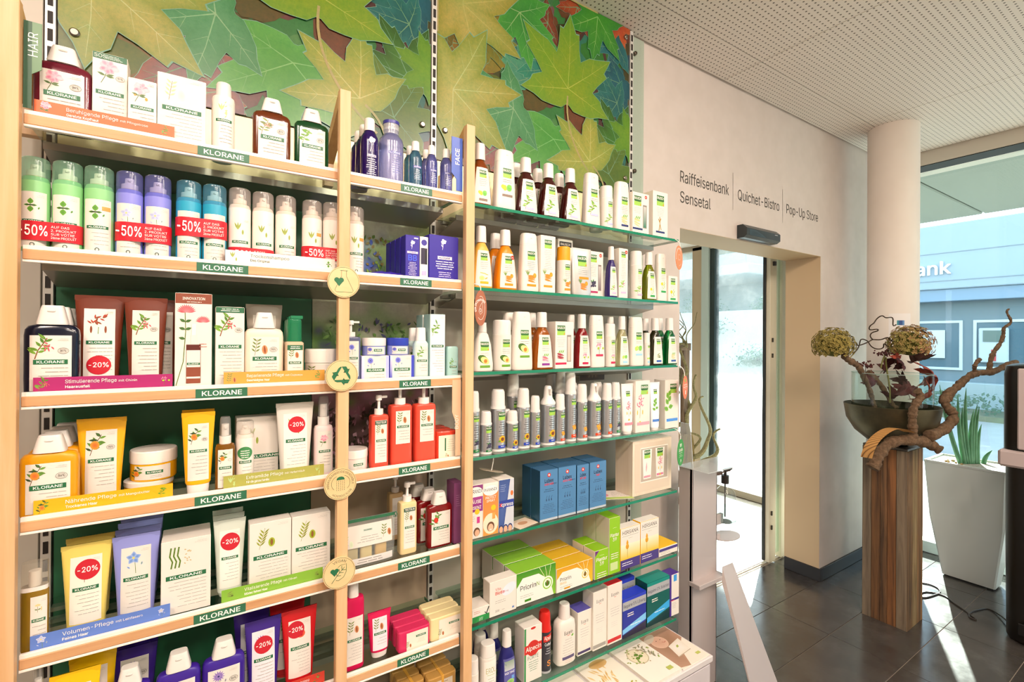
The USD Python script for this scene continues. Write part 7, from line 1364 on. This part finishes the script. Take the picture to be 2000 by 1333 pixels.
# ================================================================ pedestal and arrangement
pd = thing('timber_pedestal', 'square pedestal of reclaimed brown planks carrying the flower bowl', 'pedestal', (3.337, 1.1235, 0))
obj('core', bx(-.105, .105, -.098, .098, .002, .972), plain('3a2a20', .8), pd); obj('cap', rbx(-.112, .112, -.105, .105, .9725, .985, .002), plain('4a443c', .35), pd)
cols = (('5a4c3e', '85745f'), ('3a2516', '6f4c2c'), ('44301f', '7a5636'), ('55351c', '8a5a32'), ('453423', '7d6143'), ('6a5838', '9c8660'), ('5a4028', '96724a'))
PL = [wood('plank_%d' % i, a, b, 'z', .8 + .3 * (i % 3), .75, .14) for i, (a, b) in enumerate(cols)]
yb = (.105, .062, .018, -.014, -.0555, -.105)
for i in range(5): obj('plank', rbx(-.114 + .001 * (i % 2), -.1055, yb[i + 1] + .0008, yb[i] - .0008, .0, .972, .0012), PL[i % 4], pd)
for i, (a, b) in enumerate(((-.113, -.04), (-.039, .03), (.031, .112))): obj('plank', rbx(a + .0006, b - .0006, -.1065 + .0006 * i, -.0985, .0, .972, .0012), PL[4 + i % 3], pd)
for i, (a, b) in enumerate(((-.105, -.02), (-.019, .105))): obj('plank', rbx(.1055, .1135, a + .0006, b - .0006, .0, .972, .0012), PL[(i + 5) % 7], pd)
obj('plank', rbx(-.112, .112, .0985, .106, .0, .972, .0012), PL[2], pd)
bowl = thing('bronze_bowl', 'wide dark bronze bowl standing on the timber pedestal', 'bowl', (BOWL[0], BOWL[1], .9856)); R0 = .225
pf = [(0, .002, .002, 2), (.001, .07, .07, 2), (.02, .115, .115, 2), (.07, .172, .172, 2), (.14, .212, .212, 2), (.222, R0, R0, 2), (.224, R0 - .003, R0 - .003, 2), (.14, .205, .205, 2), (.07, .165, .165, 2), (.024, .108, .108, 2), (.0225, .002, .002, 2)]
obj('shell', loft(pf, 56), mottled('bronze', '3f3a2a', '57503a', 12, .38, metal=.55), bowl, 50); obj('pebble_fill', loft([(.05, .14, .14, 2), (.150, .204, .204, 2), (.162, .10, .10, 2), (.168, .004, .004, 2)], 30), mottled('moss', '4a4a2a', '7a6f4a', 50, .9, .004), bowl, 40)
gv = thing('glass_vase', 'clear glass cylinder standing inside the bronze bowl', 'vase', (BOWL[0], BOWL[1], 1.1545)); ro, ri, hh = .188, .184, .235
gl = loft([(0, ro, ro, 2), (hh, ro, ro, 2), (hh, ri, ri, 2), (.0, ri, ri, 2)], 56); obj('wall', gl, clear('f4faf8', .02), gv, 40)
obj('rim', tube([((ro - .002) * math.cos(q), (ro - .002) * math.sin(q), hh) for q in np.linspace(0, 6.2832, 49)], .0022, 6), clear('dfeeea', .03, .25, 'e8f4f0'), gv, True)
def floret_ball(c, R, cols_, label, seed, squash=.75):
    t = thing('hydrangea', label, 'flower', c); r = np.random.RandomState(seed); V, F, Cc = [], [], []; n = 900
    for i in range(n):
        d = r.normal(size=3); d /= np.linalg.norm(d)
        if d[2] < -.55: continue
        p = d * R * r.uniform(.72, 1.02) * (1, 1, squash); a = np.cross(d, r.normal(size=3)); a /= np.linalg.norm(a); b = np.cross(d, a); col = np.array(lin(cols_[0])) * (1 - (q := np.clip(.5 + .5 * d[0] * .6 - .5 * d[1] * .2 + r.normal() * .15, 0, 1))) + np.array(lin(cols_[1])) * q; s = r.uniform(.008, .013)
        for k in range(4):
            u = a * math.cos(k * 1.571) + b * math.sin(k * 1.571); w = np.cross(d, u); k0 = len(V); up_ = d * s * .35
            V += [p, p + u * s * .55 + w * s * .38 + up_, p + u * s + up_ * .6, p + u * s * .55 - w * s * .38 + up_]; F += [(k0, k0 + 1, k0 + 2), (k0, k0 + 2, k0 + 3)]; Cc += [col * r.uniform(.75, 1.15)] * 4
    P = Print(None); P.done = lambda: (np.array(V), np.array(F), np.array(Cc), None); m = pobj('florets', P, t, print_look('petal', .7)); tag(m, kind='stuff')
    obj('heart', trimesh.creation.icosphere(2, R * .62).apply_transform(np.diag((1, 1, squash, 1.0))), plain('5a5a24', .9), t, True)
    return t
h1 = floret_ball(HYD1, .105, ('a08f48', '857838'), 'dry yellow green hydrangea head at the left of the arrangement', 1, .95); h2 = floret_ball(HYD2, .112, ('98954a', 'b0705a'), 'dry hydrangea head flushed pink at the right of the arrangement', 2, .95)
BARK = mottled('bark', '4a3826', '7a6048', 60, .9, .006, 8); TWIGM = plain('3f3226', .7)
def limb(name, label, parts_, cat='branch'):
    t = thing(name, label, cat); r = np.random.RandomState(len(label))
    for pn, p, r0, r1 in parts_:
        q = spline(p, 14 * len(p)); rad = np.linspace(r0, r1, len(q)) * (.82 + .09 * np.sin(np.linspace(0, 5.3 * len(p), len(q))) + .07 * np.sin(np.linspace(1, 13 * len(p), len(q))) + r.normal(0, .05, len(q))); obj(pn, tube(q, rad, 10), BARK, t, True)
    return t
limb('driftwood_log', 'thick gnarled log lying over the pedestal in front of the bowl', [('trunk', LOG, .036, .030), ('stub', STUB, .026, .020)])
limb('twisted_vine', 'long twisted vine branch reaching up to the right of the bowl', [('trunk', VINE, .034, .018), ('side_branch', VINE2, .020, .012), ('tip', VINETIP, .016, .006), ('spur', VINESPUR, .012, .013)])
limb('driftwood_limb', 'brown branch inside the glass cylinder reaching left', [('trunk', LIMB, .022, .013), ('side_branch', LIMB2, .018, .012)])
tw = thing('corkscrew_twig', 'thin dark corkscrew twigs curling above the glass cylinder', 'twig')
for i, p in enumerate(TWIGS): obj('twig' if i < 5 else 'stem', tube(spline(p, 10 * len(p)), .0032 if i < 5 else .0042, 6), TWIGM if i < 5 else plain('6a6a34', .6), tw, True)
RED = [mottled('dry_leaf_%d' % i, a, b, 40, .7, .002) for i, (a, b) in enumerate((('3a1416', '5a2020'), ('8a3020', 'b04a34'), ('2a1210', '4a2418')))]
def dry_leaf(c, R, seed, label):
    r = np.random.RandomState(seed); pts = np.array(maple(0, 0, R, 90)); n = len(pts); k = np.arange(n); k2 = (k + 1) % n
    P2 = np.vstack([[0, 0], pts * .5, pts]); x, z = P2[:, 0], P2[:, 1]; bend = r.uniform(5, 10); y = bend * x * x + r.uniform(-4, 4) * z * z + .006 * np.sin(x * 90 + z * 60)
    V = np.c_[x, y, z]; F = np.vstack([np.c_[0 * k, 1 + k, 1 + k2], np.c_[1 + k, 1 + n + k, 1 + n + k2], np.c_[1 + k, 1 + n + k2, 1 + k2]]); m = len(V)
    M = trimesh.transformations.euler_matrix(*r.uniform(-1.2, 1.2, 2), r.uniform(-.9, .9)); mesh = trimesh.Trimesh(np.vstack([V, V + (0, .0012, 0)]), np.vstack([F, F[:, ::-1] + m]), process=False); mesh.apply_transform(M)
    t = thing('dried_leaf', label, 'leaf', c, group='curled dark red leaves of the arrangement'); obj('blade', mesh, RED[(0, 2, 1, 1, 2, 0, 0, 0, 1, 0)[seed - 3]], t, True)
    obj('stalk', tube([(0, 0, 0), (0, .006, -.02), (.004, .01, -.04)], .0014, 5).apply_transform(M), plain('4a2a1a', .7), t)
LEAF_LABELS = ['dark red dried leaf standing up in the middle of the cylinder', 'dark red dried leaf under the pink flushed hydrangea', 'rust red curled leaf hanging over the right rim of the cylinder', 'dark red dried leaf drooping outside the right of the cylinder', 'brown red dried leaf behind the rim at the centre right', 'dark dried leaf low inside the glass cylinder', 'dark red dried leaf beside the limb inside the cylinder', 'small dark leaf just below the central dried flower head', 'small rust red leaf beneath the corkscrew twigs', 'dark dried leaf deep inside the cylinder at the right']
for i, c in enumerate(DRY): dry_leaf(c, (.09, .10, .12, .11, .08, .09, .07, .07, .06, .09)[i], i + 3, LEAF_LABELS[i])
for c, lb, s in ((RED1, 'small dark red dried flower head in the middle of the arrangement', 5), (RED2, 'small dark red dried flower head at the left rim of the cylinder', 6)):
    t = thing('dried_flower_head', lb, 'flower', c); r = np.random.RandomState(s); fl = []
    for i in range(60):
        d = r.normal(size=3) * (.022, .022, .009); fl.append(trimesh.creation.icosphere(0, r.uniform(.003, .006)).apply_translation(d)); 
    obj('blossoms', cat_(fl), RED[0], t); obj('stem', tube([(0, 0, 0), (.004, 0, -.05), (.0, .004, -.10)], .0016, 5), plain('4a2a1a', .7), t)
t = thing('paper_ribbon', 'ochre paper ribbon printed with script laid over the log', 'ribbon'); q = spline(RIB, 30); v = np.vstack([q + (-.012, -.030, .038), q + (.012, .030, .032)]); n = len(q); f = [w for i in range(n - 1) for w in ((i, i + 1, n + i + 1), (i, n + i + 1, n + i))]; f += [w[::-1] for w in f]
nodes_ = {'tc': ('geometry', {}), 'w': ('wave_texture', {'scale': 26.0, 'distortion': 6.0, 'detail': 3.0}), 'r': ('rgb_ramp', {'ramp': [(.0, lin('6a4420')), (.18, lin('c08a48')), (1, lin('cf9a58'))]}), 'p': ('principled_bsdf', {'roughness': .6})}
obj('strip', trimesh.Trimesh(np.vstack([v, v + (.0, .0, .0008)]), np.array(f[:len(f) // 2] + [tuple(np.array(w) + 2 * n) for w in f[len(f) // 2:]]), process=False), look('script_ribbon', nodes_, [('tc.position', 'w.vector'), ('w.fac', 'r.fac'), ('r.color', 'p.base_color')], 'p.BSDF'), t, True)

# small white notice stuck to the column
t = thing('column_notice', 'white notice with small blue emblem taped to the round column', 'notice'); P = Print(None); a0 = math.atan2(-1.273 + .0, -3.770) + .28; VV = []
for i, q in enumerate(np.linspace(-.42, .42, 13)): VV += [(3.770 + .1362 * math.cos(a0 + q), 1.273 + .1362 * math.sin(a0 + q), zz) for zz in (1.50, 1.745)]
VV = np.array(VV); FF = [w for i in range(12) for w in ((2 * i, 2 * i + 1, 2 * i + 3), (2 * i, 2 * i + 3, 2 * i + 2))]; VI = VV.copy(); VI[:, :2] = (VI[:, :2] - (3.770, 1.273)) * (.1354 / .1362) + (3.770, 1.273)
obj('sheet', trimesh.Trimesh(np.vstack([VV, VI]), np.array([w[::-1] for w in FF] + [tuple(np.array(w) + 26) for w in FF]), process=False), plain('ece8e6', .4), t, True)
V2 = []; 
for q in np.linspace(-.12, .16, 7): V2 += [(3.770 + .1366 * math.cos(a0 + q), 1.273 + .1366 * math.sin(a0 + q), zz) for zz in (1.672, 1.702)]
V2 = np.array(V2); F2 = np.array([w for i in range(6) for w in ((2 * i, 2 * i + 3, 2 * i + 1), (2 * i, 2 * i + 2, 2 * i + 3))]); C2 = np.array([lin('2f8a9a') if i < 4 else lin('1f4a8a') if i < 10 else lin('5a8ac0') for i in range(14)]); P.done = lambda: (V2, F2, C2, None); pobj('emblem', P, t)

# ================================================================ planter, coffee machine, cable
pl_ = thing('white_planter', 'tall white tapered planter in front of the large window', 'planter', (4.285, 1.012, 0)); 
body = trimesh.convex.convex_hull(np.vstack([[(sx * (.068 - c) , sy * (.130 - e), .010) for sx in (-1, 1) for sy in (-1, 1) for c, e in ((0, .008), (.008, 0))], [(sx * (.125 - c), sy * (.183 - e), .40) for sx in (-1, 1) for sy in (-1, 1) for c, e in ((0, .01), (.01, 0))], [(sx * (.165 - c), sy * (.200 - e), .762) for sx in (-1, 1) for sy in (-1, 1) for c, e in ((0, .01), (.01, 0))]]))
WP = plain('dfe3e0', .45); obj('body', body, WP, pl_); obj('rim', cat_([rbx(-.165, .165, -.2, -.184, .7625, .778, .002), rbx(-.165, .165, .184, .2, .7625, .778, .002), rbx(-.165, -.149, -.184, .184, .7625, .778, .002), rbx(.149, .165, -.184, .184, .7625, .778, .002)]), WP, pl_)
obj('gravel', bx(-.148, .148, -.183, .183, .7622, .768), mottled('white_gravel', 'b8aca0', 'e8e0d8', 90, .9, .004), pl_); obj('foot', cat_([bx(-.06, -.04, -.12, -.09, 0, .0098), bx(-.06, -.04, .09, .12, 0, .0098), bx(.04, .06, -.12, -.09, 0, .0098), bx(.04, .06, .09, .12, 0, .0098)]), plain('2a2a2a', .6), pl_)
pb = random.Random(2); obj('pebble', cat_([trimesh.creation.icosphere(1, pb.uniform(.006, .010)).apply_translation((pb.uniform(-.12, -.02), pb.uniform(.02, .14), .771)) for i in range(9)]), plain('a88a5a', .7), pl_); tag(stage.GetPrimAtPath('/World/white_planter/pebble'), kind='stuff')
sn = thing('snake_plant', 'green cylindrical snake plant growing from the white planter', 'plant'); SG = mottled('snake_leaf', '3f7a52', '6aa078', 30, .45, stretch=(1, 1, .3))
for b, e in SANS: b = np.array(b) * (1, 1, 0) + (0, 0, .764); e = np.array(e); mid = (b + e) / 2 + (0, .01, .0); q = spline([b, mid, e], 12); obj('leaf', tube(q, [.013, .0135, .0135, .013, .0125, .012, .011, .010, .0085, .0065, .004, .001], 10), SG, sn, True)
cm = thing('coffee_machine', 'black and grey coffee machine at the right edge of the picture', 'machine', (3.78, .50, 0)); BK = plain('17130f', .35); GR = plain('c3b4b4', .4)
# local: x -.17.., its left face looks to the doorway
obj('lower_body', loft([(.004, .19, .215, 5), (.02, .20, .226, 5), (.55, .205, .230, 5), (.915, .205, .230, 5)], 44), BK, cm, 40); obj('grey_belt', rbx(-.215, .215, -.24, .240, .9155, 1.005, .012), GR, cm); obj('upper_body', loft([(1.0055, .205, .232, 7), (1.40, .205, .232, 7), (1.445, .20, .226, 7), (1.455, .18, .205, 6)], 44), BK, cm, 40)
obj('side_panel', rbx(-.222, -.206, -.22, .165, 1.015, 1.435, .006), GR, cm); obj('front_panel', rbx(-.18, .18, -.246, -.2335, 1.015, 1.435, .006), GR, cm)
obj('socket', rbx(-.222, -.2045, .10, .16, .06, .12, .003), plain('0e0c0a', .5), cm)
t = thing('power_cable', 'thin black power cable looped on the dark floor tiles', 'cable')
cp = [onfl for onfl in CABLE]
obj('cable', tube(spline(cp, 90), .0042, 7), plain('3a342f', .4), t, True); obj('plug', tube([cp[-1], tuple(np.array(cp[-1]) + (-.004, -.004, .012))], .008, 8), plain('1f1a18', .5), t, True)

# ================================================================ outside
PAVE = mottled('paving', 'b8b4ac', 'cfcbc4', .8, .9)
struct('street', bx(WIN_X + .11, 60, -40, 60, -.2, -.06), PAVE)
t = thing('canopy', 'concrete canopy over the pavement outside the window', 'canopy', (0, 0, 0))
for i, (a, b) in enumerate(((-22, 1.63), (1.645, 24))): obj('soffit_panel', rbx(WIN_X + .125, 7.33, a, b, 3.00, 3.25, .01), plain('8f958a', .7), t)
for i, y in enumerate((-6.0, 9.0)): obj('pillar', cyl(.2, -.06, 2.999, 24, 7.0, y), plain('b8b8b0', .7), t, 40)
bd = thing('bank_building', 'pale bank building with white letters across the street', 'building'); BW = plain('a9b6c2', .6); X = 15.0
obj('fascia', rbx(X, X + .5, -12, 7.6, 2.84, 4.39, .02), BW, bd); obj('joint', cat_([bx(X - .012, X - .001, -12, 7.6, 3.70, 3.715), bx(X - .012, X - .001, -12, 7.6, 3.03, 3.05)]), plain('9aa4ac', .6), bd); obj('lower_fascia', rbx(X + .06, X + .5, -12, 7.6, 2.55, 2.838, .01), plain('8fa4b8', .4), bd)
obj('wall', bx(X + .5, X + 9, -12, 7.6, -.06, 4.3), plain('aab4ba', .7), bd); obj('reveal', bx(X + .42, X + .499, -12, 7.6, .6, 2.549), plain('7f9098', .35), bd); obj('plinth', rbx(X + .1, X + .499, -12, 7.6, -.06, .62, .02), plain('b4c0c0', .6), bd)
for i, (a, b, z0, z1) in enumerate(((3.86, 4.9, .95, 2.03), (2.75, 3.55, 1.0, 2.03), (1.2, 2.4, 1.0, 2.03), (5.2, 6.6, 1.0, 2.03))):
    w_ = tag(obj('window', cat_([bx(X + .38, X + .419, a - .06, a, z0 - .06, z1 + .06), bx(X + .38, X + .419, b, b + .06, z0 - .06, z1 + .06), bx(X + .38, X + .419, a, b, z1, z1 + .06), bx(X + .38, X + .419, a, b, z0 - .06, z0)]), plain('e0e8ec', .5), bd)); obj('glass', bx(X + .40, X + .416, a, b, z0, z1), plain('5f7884', .08), w_)
obj('poster', bx(X + .36, X + .379, 4.12, 4.8, 1.17, 1.86), plain('e6edf0', .5), bd); obj('cash_machine', cat_([rbx(X + .3, X + .379, 3.0, 3.5, 1.1, 1.9, .02)]), plain('cfd8dc', .4), bd); obj('screen', bx(X + .285, X + .2995, 3.06, 3.42, 1.58, 1.84), plain('6f8078', .2), bd); obj('red_strip', bx(X + .285, X + .2995, 3.2, 3.28, 1.14, 1.4), plain('d04a48', .4), bd)
g = meshkit.text_mesh('bank', .30, .04, bold=True); g.apply_transform(np.array([(0, 0, -1, X - .012), (-1, 0, 0, 4.86), (0, 1, 0, 3.20), (0, 0, 0, 1.0)]))
for i, s in enumerate(trimesh.graph.connected_components(g.face_adjacency, nodes=np.arange(len(g.faces)), min_len=4)): obj('letter', g.submesh([s], append=True), plain('f4f8fc', .4), bd)
hd = thing('street_planting', 'low green planting bed in front of the bank building', 'hedge'); r = random.Random(21); V, F = [], []
for i in range(2600):
    p = np.array((r.uniform(13.6, 14.7), r.uniform(-6, 6.5), r.uniform(.0, .42))); a = np.array((r.gauss(0, 1), r.gauss(0, 1), r.gauss(0, 1))); a = a / np.linalg.norm(a) * .05; b = np.cross(a, (r.gauss(0, 1), r.gauss(0, 1), 1)); b = b / (np.linalg.norm(b) + 1e-6) * .03; k = len(V); V += [p, p + a + b, p + 2 * a, p + a - b]; F += [(k, k + 1, k + 2), (k, k + 2, k + 3)]
LEAFM = look('outside_leaf', {'d': ('diffuse_bsdf', {'color': lin('7f9684')}), 't': ('translucent_bsdf', {'color': lin('a4b89a')}), 'm': ('mix_closure', {'fac': .4})}, [('d.BSDF', 'm.closure1'), ('t.BSDF', 'm.closure2')], 'm.closure')
tag(obj('foliage', trimesh.Trimesh(np.array(V), np.array(F), process=False), LEAFM, hd), kind='stuff'); obj('soil', bx(13.5, 14.8, -6.2, 6.7, -.06, .05), plain('8a8a70', .9), hd)
# sunny bank with shrubs and a house with balcony beyond the foyer
bk = struct('hillside', trimesh.convex.convex_hull(np.array([(9.2, 5.2, -.06), (9.2, 26, -.06), (12.5, 5.6, 2.4), (12.5, 26, 2.4), (16, 5.6, 2.5), (16, 26, 2.5), (16, 5.2, -.06), (16, 26, -.06)])), mottled('dry_bank', 'c8c4b4', 'dcd8cc', .9, .95))
h2_ = thing('balcony_house', 'pale house with long balcony above the planted bank', 'house'); obj('wall', bx(16.1, 22, 8.2, 30, -.06, 4.9), plain('c8d4d8', .7), h2_); obj('balcony', rbx(13.4, 16.099, 8.0, 30, 3.55, 3.85, .02), plain('e8ecee', .6), h2_); obj('railing', cat_([bx(13.42, 13.46, 8.0, 30, 4.75, 4.80)] + [bx(13.42, 13.46, 8.1 + i * 1.2, 8.14 + i * 1.2, 3.851, 4.75) for i in range(18)]), plain('c8d0d4', .4, metal=.4), h2_)
SHL = ('grey green shrub on the bank, nearest the door jamb', 'grey green shrub in the middle of the bank', 'grey green shrub high on the bank below the balcony', 'grey green shrub low on the bank beside the pillar', 'grey green shrub behind the branch sculpture', 'grey green shrub at the far end of the bank')
for i, (x, y, z, s) in enumerate(((10.7, 6.2, 1.0, .38), (11.6, 8.0, 1.7, .4), (13.2, 9.4, 2.4, .5), (9.8, 7.6, .4, .3), (11.4, 10.6, 1.5, .55), (12.9, 7.0, 2.4, .4))):
    t = thing('shrub', SHL[i], 'shrub', (x, y, z)); r = random.Random(40 + i); V, F = [], []
    for k_ in range(700):
        p = np.array((r.gauss(0, .5), r.gauss(0, .6), abs(r.gauss(0, .5)))) * s; a = np.array((r.gauss(0, 1), r.gauss(0, 1), r.gauss(0, 1))); a = a / np.linalg.norm(a) * .035; b = np.cross(a, (r.gauss(0, 1), r.gauss(0, 1), 1)); b = b / (np.linalg.norm(b) + 1e-6) * .02; k = len(V); V += [p, p + a + b, p + 2 * a, p + a - b]; F += [(k, k + 1, k + 2), (k, k + 2, k + 3)]
    tag(obj('foliage', trimesh.Trimesh(np.array(V), np.array(F), process=False), LEAFM, t), kind='stuff'); obj('stem', cat_([tube([(0, 0, -.3 * s), (r.uniform(-.2, .2) * s, r.uniform(-.3, .3) * s, .5 * s)], .012, 5) for _ in range(5)]), TWIGM, t)
